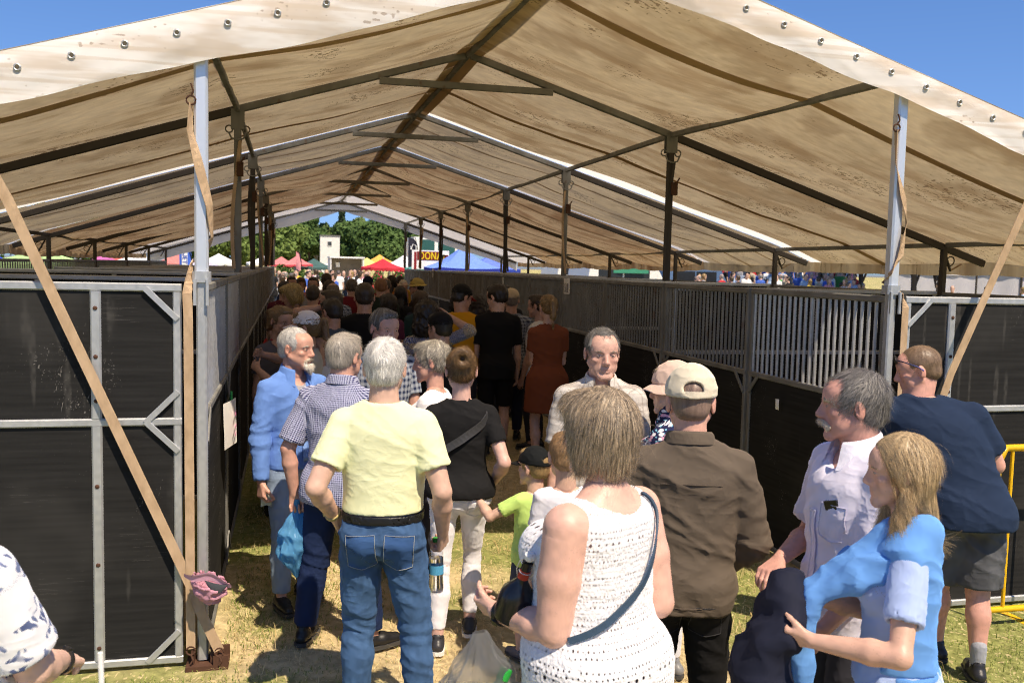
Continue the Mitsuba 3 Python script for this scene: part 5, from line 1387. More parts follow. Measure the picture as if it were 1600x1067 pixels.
def p_girl():
    p = Person('girl with long blonde hair, a blue sweatshirt slung over her shoulders, in profile', (.25, -2.52), 1.605, -60, 'female', girth=.87, hs=.134, h=.0095, skin=(.60, .37, .27), head=(-4, 4, 0),
               L=(-.125, .150, .632), Lh=(-.7, -1, -.4), Lp='fist', Ln=(.6, -.5, .4), R=(.020, .165, .672), Rh=(.6, -.6, -.6), Rp='fist', Rn=(-.6, -.5, .3))
    p.body(); p.eyes(.0034, (.06, .08, .10)); p.brows((.36, .26, .15), .0028); p.hair('long', (.40, .27, .12), n=11000, seed=21, streak=(.56, .41, .22), vary=.14)
    p.shirt('t_shirt', (.37, .47, .74), hem=.52, sleeve=.66, ease=.014, amp=.011, breasts=.55, seed=22)
    jeans(p, (.02, .035, .075), (.05, .075, .14), 5, waist=.56); p.shoes((.5, .5, .5))
    H = p.H; nk = p.neck
    S1, S2 = p.S['L'], p.S['R']
    q = lambda x, y, z: np.array([x, y, z])*H
    cz, ca, cb = s_z, s_a, s_b = p.z, p.a + .030, p.b + .030
    ca = np.where(cz < .72*H, np.interp(.74*H, cz, ca)*1.0, ca); cb = np.where(cz < .72*H, np.interp(.74*H, cz, cb)*1.06, cb)
    pr = [(loft(cz, ca, cb, p.cx, p.cy, p.th, z0=.572*H, z1=.83*H), .02),
          (cone(nk + q(-.035, -.020, -.018), nk + q(.035, -.020, -.018), .034*H, .034*H), .03)]
    for S_ in (S1, S2): pr.append((cone(nk*.5 + S_*.5 + q(0, -.006, .006), S_ + q(0, .002, .004), .030*H, .033*H), .03))
    sl = [(cone(S1 + q(.016, .022, -.004), q(-.066, .080, .738), .027*H, .024*H), .03), (cone(q(-.066, .080, .738), q(-.052, .150, .690), .024*H, .017*H), .02), (cone(q(-.052, .150, .690), q(-.050, .172, .61), .017*H, .024*H), .02), (cone(q(-.050, .172, .61), q(-.045, .158, .47), .024*H, .020*H), .02),
          (cone(nk + q(-.030, .020, -.020), q(-.030, .100, .745), .026*H, .020*H), .02), (cone(q(-.030, .100, .745), q(-.030, .155, .70), .020*H, .014*H), .02),
          (cone(S2 + q(-.016, .020, -.004), q(.030, .085, .745), .026*H, .022*H), .03), (cone(q(.030, .085, .745), q(-.012, .155, .69), .022*H, .016*H), .02)]
    front = [ell(q(0, .150, .66), np.array([.30, .150, .155])*H), ell(q(-.125, .045, .70), np.array([.060, .075, .085])*H), ell(q(.125, .045, .70), np.array([.060, .075, .085])*H)]
    V, Fc = solid(pr, .0085, front + [cone(nk + q(0, .0, -.03), nk + q(0, .006, .06), .046*H, .047*H), loft(cz, ca - .018, cb - .018, p.cx, p.cy, p.th, z0=.55*H, z1=.60*H)])
    V = p.folds(V, vnormals(V, Fc), .016, seed=23)
    V2, F2 = solid(sl, .0085); N2 = vnormals(V2, F2); V2 = p.folds(V2, N2, .016, seed=24)
    V, Fc = joinm([(V, Fc), (V2, F2)])
    p.put('sweatshirt', V, Fc, 'cloth', p.tint(V, (.13, .31, .68), 3, .1), None, 'blue sweatshirt slung over the shoulders with its sleeves in front')
    hz = p.a*0 + 1; V, Fc = solid([(loft(cz, ca + .004, cb + .004, p.cx, p.cy, p.th, z0=.545*H, z1=.574*H), 0)], .0085, [ell(q(0, .150, .56), np.array([.30, .150, .155])*H), loft(cz, ca - .016, cb - .016, p.cx, p.cy, p.th, z0=.52*H, z1=.60*H)])
    p.put('sweatshirt_hem', V, Fc, 'cloth', p.tint(V, (.12, .29, .65), 3, .1), None); return p
def p_navy():
    p = Person('broad man in a navy t-shirt and grey shorts with sunglasses pushed up on his head', (1.88, -.86), 1.72, 20, 'heavy', girth=1.24, h=.011, skin=(.60, .32, .245), lean=(-.135, .06), head=(-76, 14, 0),
               L=(-.10, .20, .60), R=(.10, .20, .58), feet={'L': (-.03, .09, -20, .0), 'R': (.045, -.05, 5, 0)})
    p.body(); p.eyes(.0030); p.hair('crop', (.20, .13, .08), n=4200, length=.010, seed=24)
    p.shirt('t_shirt', (.016, .028, .062), hem=.475, sleeve=.72, ease=.020, amp=.012, drape=.97, seed=25)
    wn = lambda V: np.clip(np.array([.075, .078, .085])*(1 + 1.3*(meshkit.fbm(V*np.array([16, 16, 8.]), 4)[:, None] - .42)), .01, .4)
    p.trousers('shorts', (.1, .1, .11), leg=.93, waist=.57, ease=.018, wide=1.25, amp=.012, colfn=wn)
    for e in 'LR':
        hip, K, an = p.G[e]; V, Fc = solid([(cone(an + np.array([0, -.004, .11]), an, .040, .037), 0)], .01); p.put('sock', V, Fc, 'cloth', p.tint(V, (.32, .33, .36), 2, .2))
    p.shoes((.022, .022, .024))
    ms = []
    for g in (-1, 1):
        e = trimesh.creation.icosphere(2, 1.0); e.vertices = e.vertices*np.array([.030, .010, .021]) + np.array([g*.034, .094, .070]); ms.append((e.vertices, e.faces))
    V = np.vstack([m[0] for m in ms]); p.put('sunglasses', p.hc + (V*p.q) @ p.Rhd.T, joinm(ms)[1], 'leather', np.tile((.008, .008, .009), (len(V), 1)), None, 'dark sunglasses pushed up on the forehead')
    for g in (-1, 1):
        m = tube([p.hp(g*.064, .088, .070), p.hp(g*.084, .06, .058), p.hp(g*.088, .0, .022), p.hp(g*.086, -.022, .000)], .0034, 6)
        p.put('temple', np.array(m.vertices), np.array(m.faces), 'leather', np.where((np.arange(len(m.vertices)) > 12)[:, None], (.05, .08, .40), (.01, .01, .01)), None, parent='sunglasses')
    m = tube([p.hp(-.01, .1, .075), p.hp(.01, .1, .075)], .003, 6); p.put('bridge', np.array(m.vertices), np.array(m.faces), 'leather', np.tile((.008, .008, .009), (len(m.vertices), 1)), None, parent='sunglasses'); return p
def p_corner():
    p = Person('man at the lower left edge in a white shirt with dark blue leaf print', (-2.41, -2.50), 1.69, 22, 'heavy', h=.0105, skin=(.62, .41, .315),
               R=(.085, .19, .585), Rh=(.5, -.7, -.5), Rp='fist', Rn=(-.45, .2, -.8))
    p.body(); p.hair('short', (.2, .15, .1), n=600, seed=26)
    p.shirt('shirt', None, hem=.46, sleeve=.80, ease=.022, amp=.010, mat='leaf_print', uv=True, seed=27); p.collar(None, mat='leaf_print', uv=True); p.trousers('trousers', (.04, .05, .08)); p.shoes((.05, .05, .05)); watch(p, 'R'); return p
# --- people in the shade of the tent
def simple(label, pos, H, hd, build='male', h=.017, skin=TAN, hair=('short', (.04, .03, .022)), top=(.012, .012, .013), sleeve=.65, legs=(.03, .03, .04), kind='trousers', head=(0, 4, 0), eyes=False, mat='cloth', cap=None, hem=.48, shoes=(.02, .02, .02), long=False, breasts=0, group=None, extra=None, n=3200, fine=True, neck_r=1.22, **kw):
    def f():
        p = Person(label, pos, H, hd, build, h=h, skin=skin, head=head, detail=False, group=group, **kw)
        p.body(bare=1.2, fine_arms=fine)
        if eyes: p.eyes(.0036); p.brows(np.array(hair[1])*.8, .0045)
        if hair: p.hair(hair[0], hair[1], n=n, seed=int(abs(pos[0]*100)) + 1, length=hair[2] if len(hair) > 2 else .02, streak=hair[3] if len(hair) > 3 else None)
        if cap: p.cap(**cap)
        p.shirt({True: 'dress', False: 'shirt'}[long], top, hem=hem, sleeve=sleeve, mat=mat, uv=mat != 'cloth', amp=.012, breasts=breasts, neck_r=neck_r, flare=.10 if long else 0, seed=int(H*100))
        if not long: p.trousers(kind, legs, leg=.93 if kind == 'shorts' else 1.92)
        p.shoes(shoes)
        if extra: extra(p)
        return p
    return f
F = [p_bearded, p_check, p_yellow, p_bun, p_pixie, p_kidcap, p_kidwhite, p_crochet, p_jacket, p_sunhat, p_pale, p_must, p_girl, p_navy, p_corner,
 simple('young boy in a red shirt holding up a phone against the left wall', (-1.66, 3.30), 1.69, 95, 'male', hair=('short', (.06, .035, .02)), top=(.36, .02, .025), head=(10, 5, 0), eyes=True, R=(.12, .20, .74), L=(-.02, .24, .75), Rp='hold', Lp='hold', h=.016),
 simple('teenager in a white cap and pale vest reaching out to the left wall', (-1.42, 2.46), 1.70, -75, 'female', hair=('ponytail', (.20, .12, .06)), top=(.42, .40, .36), sleeve=0, cap=dict(name='cap', col=(.74, .73, .78), label='white peaked cap'), R=(.03, .215, .80), L=(-.08, .20, .74), Rp='hold', eyes=True, h=.015, group=None),
 simple('girl with light hair whose face looks out just above the white cap', (-1.62, 3.02), 1.72, 165, 'female', hair=('ponytail', (.22, .14, .07)), top=(.10, .10, .13), eyes=True, head=(-20, 10, 0)),
 simple('dark-haired boy in a white t-shirt facing the camera behind the bearded man', (-1.33, 2.61), 1.56, 172, 'male', hair=('thick', (.02, .016, .012)), top=(.60, .59, .60), eyes=True, head=(0, 12, 0), extra=lambda p: back_patch(p, 'shirt_print', 'shirt', -.03, .66, .13, .13, (.02, .05, .03), shape='rect', side=1)),
 simple('tall thickset man from behind in a black t-shirt under the ridge', (-.84, 4.17), 1.90, 5, 'heavy', hair=('short', (.05, .035, .025))),
 simple('grey-haired man in a dark fine check shirt looking back at the camera', (-.94, 1.29), 1.79, 168, 'male', skin=RUDDY, hair=('short', (.10, .095, .09), .02, (.22, .21, .20)), top=None, mat='plaid_dark', head=(-14, 8, 0), eyes=True, h=.014, n=1800),
 simple('man from behind in a black cap and black shirt with a red tag', (-.36, 2.49), 1.70, -8, 'heavy', hair=('short', (.03, .025, .02)), cap=dict(name='cap', col=(.012, .011, .012)), head=(-25, 6, 0), extra=lambda p: back_patch(p, 'red_tag', 'shirt', .03, .79, .055, .014, (.62, .10, .10), shape='rect', off=.006)),
 simple('dark-haired woman in a blue, white and yellow zigzag blouse with her arm raised', (-.31, 3.62), 1.75, 8, 'female', hair=('curly', (.018, .012, .01)), top=None, mat='zigzag_print', sleeve=1.25, R=(.115, -.02, .93), Rh=(1, -.6, -.6), hem=.46),
 simple('man in a mustard yellow t-shirt and a black, white and red cap', (.31, 5.23), 1.875, 12, 'male', hair=('short', (.03, .022, .016)), top=(.58, .27, .012), head=(50, 16, 0), cap=dict(name='cap', col=(.014, .014, .018), billcol=(.22, .015, .015), front=(.60, .58, .55)), R=(.09, .20, .60), L=(-.08, .20, .60)),
 simple('tall young man from behind in a black t-shirt and black shorts', (.70, 5.14), 1.89, 5, 'male', hair=('thick', (.022, .016, .012)), kind='shorts', legs=(.012, .012, .013), head=(-45, 10, 0), hem=.45, sleeve=.8, skin=FAIR, h=.015),
 simple('man from behind in a beige cap and dark plaid shirt', (1.06, 5.97), 1.82, 10, 'male', hair=('crop', (.2, .17, .14)), top=None, mat='plaid_dark', cap=dict(name='cap', col=(.52, .42, .27), opening=False), legs=(.03, .04, .08)),
 simple('woman from behind with a blonde ponytail in a rust orange dress', (1.06, 4.32), 1.81, -2, 'female', hair=('ponytail', (.26, .15, .06), .02, (.42, .27, .12)), top=(.20, .058, .026), long=True, hem=.33, sleeve=.6, skin=FAIR, L=(-.03, .16, .62), R=(.05, .16, .62), breasts=.8, h=.014),
 simple('woman with sunglasses in a white t-shirt beside the ponytailed woman', (1.22, 5.32), 1.78, -50, 'female', hair=('short', (.04, .025, .018)), top=(.62, .62, .62)),
 simple('woman with long dark curls in a dark floral dress', (.62, 5.80), 1.74, 40, 'female', hair=('curly', (.020, .013, .010)), top=None, mat='floral', long=True, hem=.35),
 simple('man in a straw hat holding a baby on his arm', (.60, 11.04), 1.85, -70, 'male', cap=dict(name='straw_hat', col=(.52, .40, .12), brim=.045, t=.012), top=(.02, .018, .018), L=(-.05, .19, .66), R=(.06, .2, .62), Lp='hold', Rp='hold', h=.02),
 simple('blonde woman in a grey t-shirt looking down beside the left wall', (-1.51, 6.39), 1.83, -120, 'female', hair=('bob', (.34, .22, .07), .02, (.50, .36, .14)), top=(.26, .28, .32), head=(20, 16, 0)),
 simple('man with a wristwatch holding a hand to his head', (-1.16, 3.82), 1.76, -10, 'male', hair=('short', (.035, .026, .02)), top=(.07, .09, .12), L=(-.03, .055, .955), Lh=(-1, -.3, -1), Lp='hold', head=(-20, 10, 0), extra=lambda p: watch(p, 'L')),
 simple('bald man in a grey plaid shirt near the middle of the aisle', (-.95, 8.32), 1.81, 0, 'heavy', hair=('wreath', (.2, .15, .12)), top=None, mat='plaid_dark', h=.021),
 simple('man in a pale t-shirt with a dark bag strap across his back', (-.88, 12.44), 1.90, 10, 'male', top=(.46, .46, .48), extra=lambda p: p.sling('bag_strap', [(-50, .62), (0, .70), (45, .80)], .05, (.01, .01, .012), ease=.04), h=.024),
 simple('man in a maroon t-shirt deep in the aisle', (-.56, 10.29), 1.84, 8, 'heavy', top=(.16, .018, .025), hair=('short', (.12, .09, .07)), h=.022),
 simple('man in a dark red shirt and navy cap deep in the aisle', (-.06, 13.26), 1.84, -10, 'male', top=(.20, .02, .02), cap=dict(name='cap', col=(.015, .02, .05)), h=.024),
 simple('ginger-haired man in a dark green shirt deep in the aisle', (-.20, 9.18), 1.88, 0, 'heavy', top=(.02, .03, .022), hair=('crop', (.26, .12, .05)), h=.021),
 simple('man in a maroon hooded top near the left wall', (-1.62, 9.52), 1.80, 20, 'male', top=(.11, .02, .03), h=.022),
 simple('woman in a pink top far down the aisle', (-1.31, 14.60), 1.78, 170, 'female', top=(.62, .20, .32), hair=('bob', (.1, .06, .03)), h=.026),
 simple('man in a grey shirt with dark hair far down the left of the aisle', (-1.15, 10.95), 1.85, 190, 'male', top=(.30, .28, .27), h=.024),
 simple('dark-haired woman in an orange top near the right wall', (.50, 14.17), 1.86, 20, 'female', top=(.55, .20, .03), hair=('long', (.02, .015, .012)), h=.026),
 simple('young man in a mustard jacket beside the right wall', (1.01, 17.13), 1.83, 0, 'male', top=(.45, .25, .03), sleeve=1.9, h=.028),
 simple('woman in a dark green dress next to the man with the baby', (1.0, 9.2), 1.72, 30, 'female', top=(.035, .045, .04), hair=('curly', (.02, .015, .012)), long=True, hem=.4, h=.021),
 simple('man with cropped hair in a charcoal t-shirt walking away along the left wall', (-1.25, 7.3), 1.80, 10, 'male', top=(.03, .03, .034), hair=('crop', (.05, .035, .025)), h=.021),
 simple('woman with a dark bob in a plum blouse near the middle of the aisle', (-.35, 6.6), 1.72, -30, 'female', top=(.09, .02, .06), hair=('bob', (.025, .016, .012)), h=.02),
 simple('man in an olive t-shirt turned to the left wall', (-1.1, 5.2), 1.80, -80, 'heavy', top=(.06, .06, .03), hair=('short', (.06, .045, .03)), h=.019),
 simple('woman with brown hair in a dark teal cardigan beside the curly-haired woman', (.15, 7.4), 1.74, 35, 'female', top=(.02, .05, .06), sleeve=1.9, hair=('long', (.06, .035, .02)), h=.021),
 simple('man in a black jacket behind the tall young man', (1.35, 7.6), 1.84, 0, 'male', top=(.014, .014, .016), sleeve=1.9, hair=('short', (.03, .022, .018)), h=.021),
 simple('boy in a navy hooded top deep in the aisle', (.35, 8.7), 1.70, -20, 'male', top=(.015, .02, .05), sleeve=1.9, hair=('thick', (.05, .03, .02)), h=.022),
 simple('woman in a wine red dress deep in the aisle', (-.9, 10.6), 1.80, 15, 'female', top=(.13, .015, .03), long=True, hem=.36, hair=('long', (.04, .025, .018)), h=.024),
 simple('balding man in a khaki shirt deep in the aisle', (.15, 11.9), 1.84, 0, 'male', top=(.16, .14, .08), hair=('wreath', (.12, .10, .08)), h=.025),
 simple('man in a dark blue shirt deep on the left of the aisle', (-1.5, 12.6), 1.83, 170, 'heavy', top=(.03, .05, .14), h=.025),
 simple('black-haired person in a black top just left of the man with the baby', (.18, 9.9), 1.74, 0, 'female', top=(.015, .015, .018), hair=('long', (.015, .012, .011)), h=.022),
]
with ThreadPoolExecutor(4) as ex:
    PP = list(ex.map(lambda f: f(), F))
for p in PP: emit(p)
PEO = {n: p for n, p in zip(('bearded', 'check', 'yellow', 'bun', 'pixie', 'kidcap', 'kidwhite', 'crochet', 'jacket', 'sunhat', 'pale', 'must', 'girl', 'navy', 'corner'), PP)}
# ------------------------------------------------------------------ things held, hung and lying about
def W_(p, v): return p.world(np.asarray(v, float))
def D_(p, v): return p.world(np.asarray(v, float)) - p.pos
def frame_to(m, axis, at, spin=0):
    m = m.copy(); m.apply_transform(trimesh.transformations.rotation_matrix(spin, [0, 0, 1])); m.apply_transform(trimesh.geometry.align_vectors([0, 0, 1], unit(axis))); m.apply_translation(at); return m
BLUE_LABEL, GREEN_CAP = matte((.08, .32, .52)), matte((.02, .30, .04), .3)
scene['bag_blue'] = {'type': 'principledthin', 'base_color': rgb((.20, .55, .90)), 'roughness': .25, 'diff_trans': 1.0, 'spec_trans': .22, 'eta': 1.45}
scene['bag_clear'] = {'type': 'principledthin', 'base_color': rgb((.72, .73, .74)), 'roughness': .10, 'diff_trans': 1.1, 'spec_trans': .80, 'eta': 1.3}
# water bottle in the heavy man's hand
p = PEO['yellow']; g = W_(p, p.grip('R', .095, .035))
bt = thing('water_bottle', 'half empty clear water bottle with a blue label held by the man in yellow', 'bottle')
ax = np.array([.02, 0, -1.])
prof = [(.0, .0), (.014, .0), (.014, .018), (.017, .030), (.031, .062), (.0335, .085), (.0325, .110), (.0335, .115), (.0335, .165), (.031, .172), (.033, .20), (.0335, .225), (.030, .248), (.018, .252), (.0, .246)]
top = g + np.array([0, 0, .022])
obj('bottle_body', frame_to(lathe(prof[1:-1], 28), ax, top), 'pane', bt, smooth=40)
obj('water', frame_to(lathe([(0, .085), (.0315, .086), (.0315, .165), (.029, .172), (.031, .20), (.0315, .225), (.028, .245), (0, .244)], 28), ax, top), 'glass_clear', bt, smooth=40)
obj('label', frame_to(lathe([(.0337, .118), (.0340, .118), (.0340, .160), (.0337, .160)], 28), ax, top), BLUE_LABEL, bt)
for i in range(5): obj('foot', frame_to(trimesh.creation.icosphere(1, .011), ax, top + np.array([.019*math.cos(i*1.257), .019*math.sin(i*1.257), -.246])), 'pane', bt, smooth=True)
obj('screw_cap', frame_to(lathe([(0, -.006), (.015, -.006), (.016, -.004), (.016, .012), (0, .012)], 18), ax, top), GREEN_CAP, bt)
# blue plastic bag of the man in the check shirt
p = PEO['check']; g = W_(p, p.grip('L', .085, .028))
def bag(c, prof, folds, seed, flat=.62, yaw=.3, n=64, m=44):
    th = np.linspace(0, 2*np.pi, n + 1); rows = []
    zz, rr = np.array(prof[::-1]).T
    for z in np.linspace(zz[-1], zz[0], m):
        r = np.interp(z, zz, rr); q = np.stack([np.cos(th[:-1])*1.4, np.sin(th[:-1])*1.4, np.full(n, z*5)], -1)
        d = r*(1 + folds*((1 - np.abs(2*meshkit.noise(q*2.2, seed) - 1)) - .55) + folds*.6*(meshkit.noise(q*5.2, seed + 1) - .5)); d = np.append(d, d[0])
        x, y = np.cos(th)*d, np.sin(th)*d*flat
        rows.append(np.stack([c[0] + x*math.cos(yaw) - y*math.sin(yaw), c[1] + x*math.sin(yaw) + y*math.cos(yaw), np.full(n + 1, c[2] + z)], -1))
    return gridmesh(np.stack(rows))
bb = thing('carrier_bag', 'crumpled blue plastic carrier bag with a pointed bottom hanging from a hand', 'bag')
obj('sack', bag(g, [(.03, .012), (.0, .014), (-.05, .050), (-.13, .085), (-.20, .098), (-.26, .085), (-.32, .045), (-.375, .010), (-.385, .002)], .55, 3), 'bag_blue', bb, smooth=True)
obj('contents', bag(g + np.array([0, 0, -.02]), [(-.09, .01), (-.13, .05), (-.20, .072), (-.25, .055), (-.29, .01)], .3, 9), matte((.35, .42, .45)), bb, smooth=True)
obj('handle', bag(g, [(.055, .010), (.03, .014), (.0, .013), (-.03, .02)], .5, 5), 'bag_blue', bb, smooth=True)
# banknote of the bearded man
p = PEO['bearded']; g = W_(p, p.grip('R', .10, .02))
solo('banknote', gridmesh(g + np.stack(np.broadcast_arrays(*[np.linspace(-.02, .04, 6)[:, None], np.linspace(-.02, .0, 5)[None, :]*.6, np.linspace(.02, -.055, 5)[None, :] + .01*np.sin(np.linspace(0, 3, 6))[:, None]]), -1)), matte((.50, .56, .47)), 'folded pale banknote in the hand of the bearded man', 'banknote', smooth=True)
# swing-top bottle, carrier bag with a bottle, phone of the woman in the crochet top
p = PEO['crochet']; g = W_(p, p.grip('L', .07, .045))
sb = thing('swing_top_bottle', 'dark swing-top bottle clasped against the chest of the woman in the crochet top', 'bottle')
axb = unit(D_(p, (.0, -.36, .95))); base = W_(p, (-.190, .185, 1.03))
DARK_GLASS = matte((.004, .005, .009), .2)
obj('bottle_body', frame_to(lathe([(0, .0), (.036, .0), (.050, .008), (.053, .03), (.053, .075), (.048, .10), (.031, .125), (.0165, .145), (.0150, .19), (.0165, .205), (0, .206)], 32), axb, base), DARK_GLASS, sb, smooth=40)
obj('neck_label', frame_to(lathe([(.0166, .150), (.0172, .150), (.0164, .178), (.0158, .178)], 24), axb, base), matte((.45, .06, .03)), sb)
obj('stopper', frame_to(lathe([(0, .212), (.012, .212), (.017, .220), (.017, .230), (.010, .238), (0, .239)], 20), axb, base), WHITE, sb, smooth=40)
s_ = unit(np.cross(axb, [0.3, .8, .1]))
obj('wire_bail', cat([tube([base + axb*z + s_*x for z, x in ((.150, .017), (.172, .026), (.20, .024), (.232, .0))], .0016, 6), tube([base + axb*z - s_*x for z, x in ((.150, .017), (.172, .026), (.20, .024), (.232, .0))], .0016, 6), ring(base + axb*.172, .0175, .0016, axb)]), 'galv', sb)
c = W_(p, (-.315, .18, .0)); c = np.array([c[0], c[1], .955])
cb = thing('carrier_bag', 'translucent whitish carrier bag hanging below the arm of the woman in crochet', 'bag')
obj('sack', bag(c, [(.07, .02), (.04, .032), (-.03, .080), (-.10, .110), (-.20, .135), (-.32, .13), (-.40, .09), (-.43, .03)], .62, 21, .5, .35), 'bag_clear', cb, smooth=True)
b2 = thing('drink_bottle', 'green-capped drink bottle with a lettered label inside the whitish carrier bag', 'bottle')
axd = unit(np.array([.42, .12, .80])); b0 = c + np.array([-.03, -.03, -.265])
obj('bottle_body', frame_to(lathe([(0, 0), (.033, .0), (.036, .012), (.036, .135), (.032, .165), (.016, .20), (.0145, .222), (0, .222)], 28), axd, b0), matte((.33, .43, .20), .2), b2, smooth=40)
obj('label', frame_to(lathe([(.0363, .095), (.0368, .095), (.0368, .155), (.0363, .155)], 28), axd, b0), PAPER, b2)
obj('screw_cap', frame_to(lathe([(0, .212), (.0185, .212), (.0195, .216), (.0195, .243), (.017, .247), (0, .247)], 20), axd, b0), GREEN_CAP, b2, smooth=40)
tm = meshkit.text_mesh('RABARBAR', .022, .001, True); v = np.array(tm.vertices); a = (v[:, 0] - v[:, 0].mean())/.0372
R_ = trimesh.geometry.align_vectors([0, 0, 1], axd)[:3, :3]
toc = CAM - b0; toc = R_.T @ toc; a0 = math.atan2(toc[1], toc[0]) + .15
V = np.stack([(.0371 + v[:, 2]*.4)*np.cos(a0 + a), (.0371 + v[:, 2]*.4)*np.sin(a0 + a), .108 + v[:, 1]], -1) @ R_.T + b0
obj('lettering', (V, tm.faces), matte((.10, .11, .10)), b2)
for i, cc in enumerate(((.60, .07, .05), (.70, .68, .20))): obj('fruit_print', frame_to(lathe([(.0305 - i*.002, .158 + .014*i), (.0312 - i*.002, .158 + .014*i), (.0275 - i*.002, .172 + .014*i), (.0268 - i*.002, .172 + .014*i)], 24), axd, b0), matte(cc), b2)
g = W_(p, p.grip('R', .085, .022)); Wr, d, n_, t_ = [v for v in p.handframe('R')]
ph = thing('phone', 'black mobile phone held low in the right hand of the woman in the crochet top', 'phone')
def phone(parent, c, up_, face, w=.072, h=.148, t=.009):
    u, f = unit(up_), np.asarray(face, float); f = unit(f - u*(f @ u)); s = np.cross(u, f)
    from manifold3d import Manifold
    pts = [c + s*sx*(w/2 - .008) + u*sy*(h/2 - .008) + f*0 for sx in (-1, 1) for sy in (-1, 1)]
    bm = trimesh.creation.box(extents=(w, h, t)); bm = bm.subdivide()
    Mt = np.stack([s, u, f], 1)
    obj('case', (np.array(bm.vertices) @ Mt.T + c, bm.faces), BLACK, parent)
    sc = trimesh.creation.box(extents=(w - .008, h - .012, .0012)); obj('screen', (np.array(sc.vertices) @ Mt.T + c + f*(t/2 + .0008), sc.faces), DARK_GLASS, parent)
    cm = trimesh.creation.box(extents=(.016, .020, .0018)); obj('camera', (np.array(cm.vertices) @ Mt.T + c - f*(t/2 + .001) + u*h*.36 - s*w*.25, cm.faces), DARK_GLASS, parent)
phone(ph, g + D_(p, d)*.02, D_(p, d + np.array([.1, .2, 0])), D_(p, n_))
p = PEO['must']
pk = thing('phone', 'dark phone sticking out of the breast pocket of the man with the moustache', 'phone')
cpk = W_(p, np.array([-.052*p.H, .0, .742*p.H])); yv = next(x[1] for x in p.parts if x[0] == 'chest_pocket'); cpk = yv[yv[:, 2] > yv[:, 2].max() - .012].mean(0) + np.array([0, 0, -.034]); 
phone(pk, cpk + D_(p, (0, -.006, 0)), D_(p, (.22, .20, 1)), D_(p, (-.35, 1, 0)), .058, .11)
p = PP[15]; pb = thing('phone', 'dark phone held up by the boy in red at the left wall', 'phone')
phone(pb, W_(p, (p.grip('R') + p.grip('L'))/2), (0, 0, 1), D_(p, (0, -1, 0)))
# dark jacket carried by the girl
p = PEO['girl']; gl, gr = p.grip('L'), p.grip('R'); H = p.H
pr = [(cone(gr + [0, 0, .01], gl + [0, 0, -.02], .035, .04), .02), (cone(gr + [0, .02, -.03], gr + [-.02, .08, -.25], .06, .085), .06), (cone(gr + [-.02, .08, -.25], gr + [-.02, .06, -.52], .085, .10), .06), (cone(gl + [0, .06, -.06], gl + [.02, .10, -.40], .05, .08), .06), (cone(gr + [.05, .05, -.10], gr + [.07, .06, -.52], .05, .075), .05)]
V, Fc = solid(pr, .010); N = vnormals(V, Fc); V = p.folds(V, N, .020, seed=31)
jk = solo('jacket', (p.world(V), Fc), matte((.010, .013, .028), .85), 'dark navy jacket draped over the hands of the girl with the blue sweatshirt', 'jacket', smooth=True)
# pink cap hung on the strap at the left corner
k = thing('peaked_cap', 'limp pink peaked cap hooked upside down over the strap at the left corner post', 'cap')
c0 = np.array([-1.935, -.165, .485])
V, Fc = solid([(ell(c0, (.088, .070, .115), cap=[(c0 + [0, 0, .004], (.25, -.35, 1))]), 0)], .007, [ell(c0 + [0, 0, .012], (.082, .064, .108))])
N = vnormals(V, Fc); V = V + N*(((1 - np.abs(2*meshkit.noise(V*[22, 22, 40], 3) - 1))**2 - .4)*.016)[:, None]; V[:, 2] += .10*(V[:, 0] - c0[0])**2*3 - .12*(V[:, 0] - c0[0])
obj('crown', (V, Fc), matte((.50, .25, .33)), k, smooth=True)
u, v = np.meshgrid(np.linspace(-1, 1, 22), np.linspace(0, 1, 7), indexing='ij')
P = np.stack([c0[0] - .01 + .112*u, c0[1] - .055 - .018*v + .02*u*u, c0[2] + .012 + .050*v*(1 - .45*u*u) - .030*u + .012*np.sin(u*4 + 1) + .006*np.sin(v*5)], -1)
obj('peak', gridmesh(P), matte((.64, .36, .50)), k, smooth=True)
u, v = np.meshgrid(np.linspace(-1, 1, 14), np.linspace(0, 1, 6), indexing='ij')
P = np.stack([c0[0] + .03 + .055*u, c0[1] - .062 + .014*u*u - .004*np.sin(v*3), c0[2] + .006 - .050*v*(1 - u*u) - .016*u], -1)
obj('lining', gridmesh(P), matte((.06, .065, .075)), k, smooth=True)
# drinking straw in a cup in front of the left man
cu = thing('drink_cup', 'white straw sticking up from a paper cup at the bottom edge', 'cup')
q = np.array([-1.98, -2.66, 1.065]); obj('straw', tube([q + (.0, 0, -.12), q + (-.006, 0, .10)], .0062, 8), WHITE, cu, smooth=40)
obj('cup', lathe([(0, -.20), (.030, -.20), (.042, -.09), (.040, -.09), (.029, -.195), (0, -.195)], 24, q), PAPER, cu, smooth=40)
# papers
sheet_of_paper((W - .05, 6.55, 1.86), .26, .20, (-1, 0, 0), 'white printed notice with dark marks pinned high on the right wall', tilt=.02)
nk = [k for k in scene if k.startswith('notice')][-1]
for i, (dy, dz, w, h) in enumerate(((-.05, -.02, .05, .12), (.045, -.02, .04, .12))):
    obj('print', box((W - .068, 6.55 + dy - w/2, 1.86 + dz - h/2), (W - .064, 6.55 + dy + w/2, 1.86 + dz + h/2)), matte((.25, .24, .24)), nk)
sheet_of_paper((W - .05, 10.2, 1.82), .16, .20, (-1, .3, 0), 'narrow white paper hanging from a post on the right wall')
sheet_of_paper((W - .05, 18.0, 1.90), .22, .22, (-1, .3, 0), 'small white paper on the farthest visible post of the right wall')
sheet_of_paper((W - .045, 1.18, 1.13), .05, .08, (-1, 0, 0), 'tiny white label stuck on the dark board of the right wall')
sheet_of_paper((-W + .06, 1.20, 1.05), .20, .30, (1, -.35, .05), 'white and pink poster on the left wall', tilt=.08)
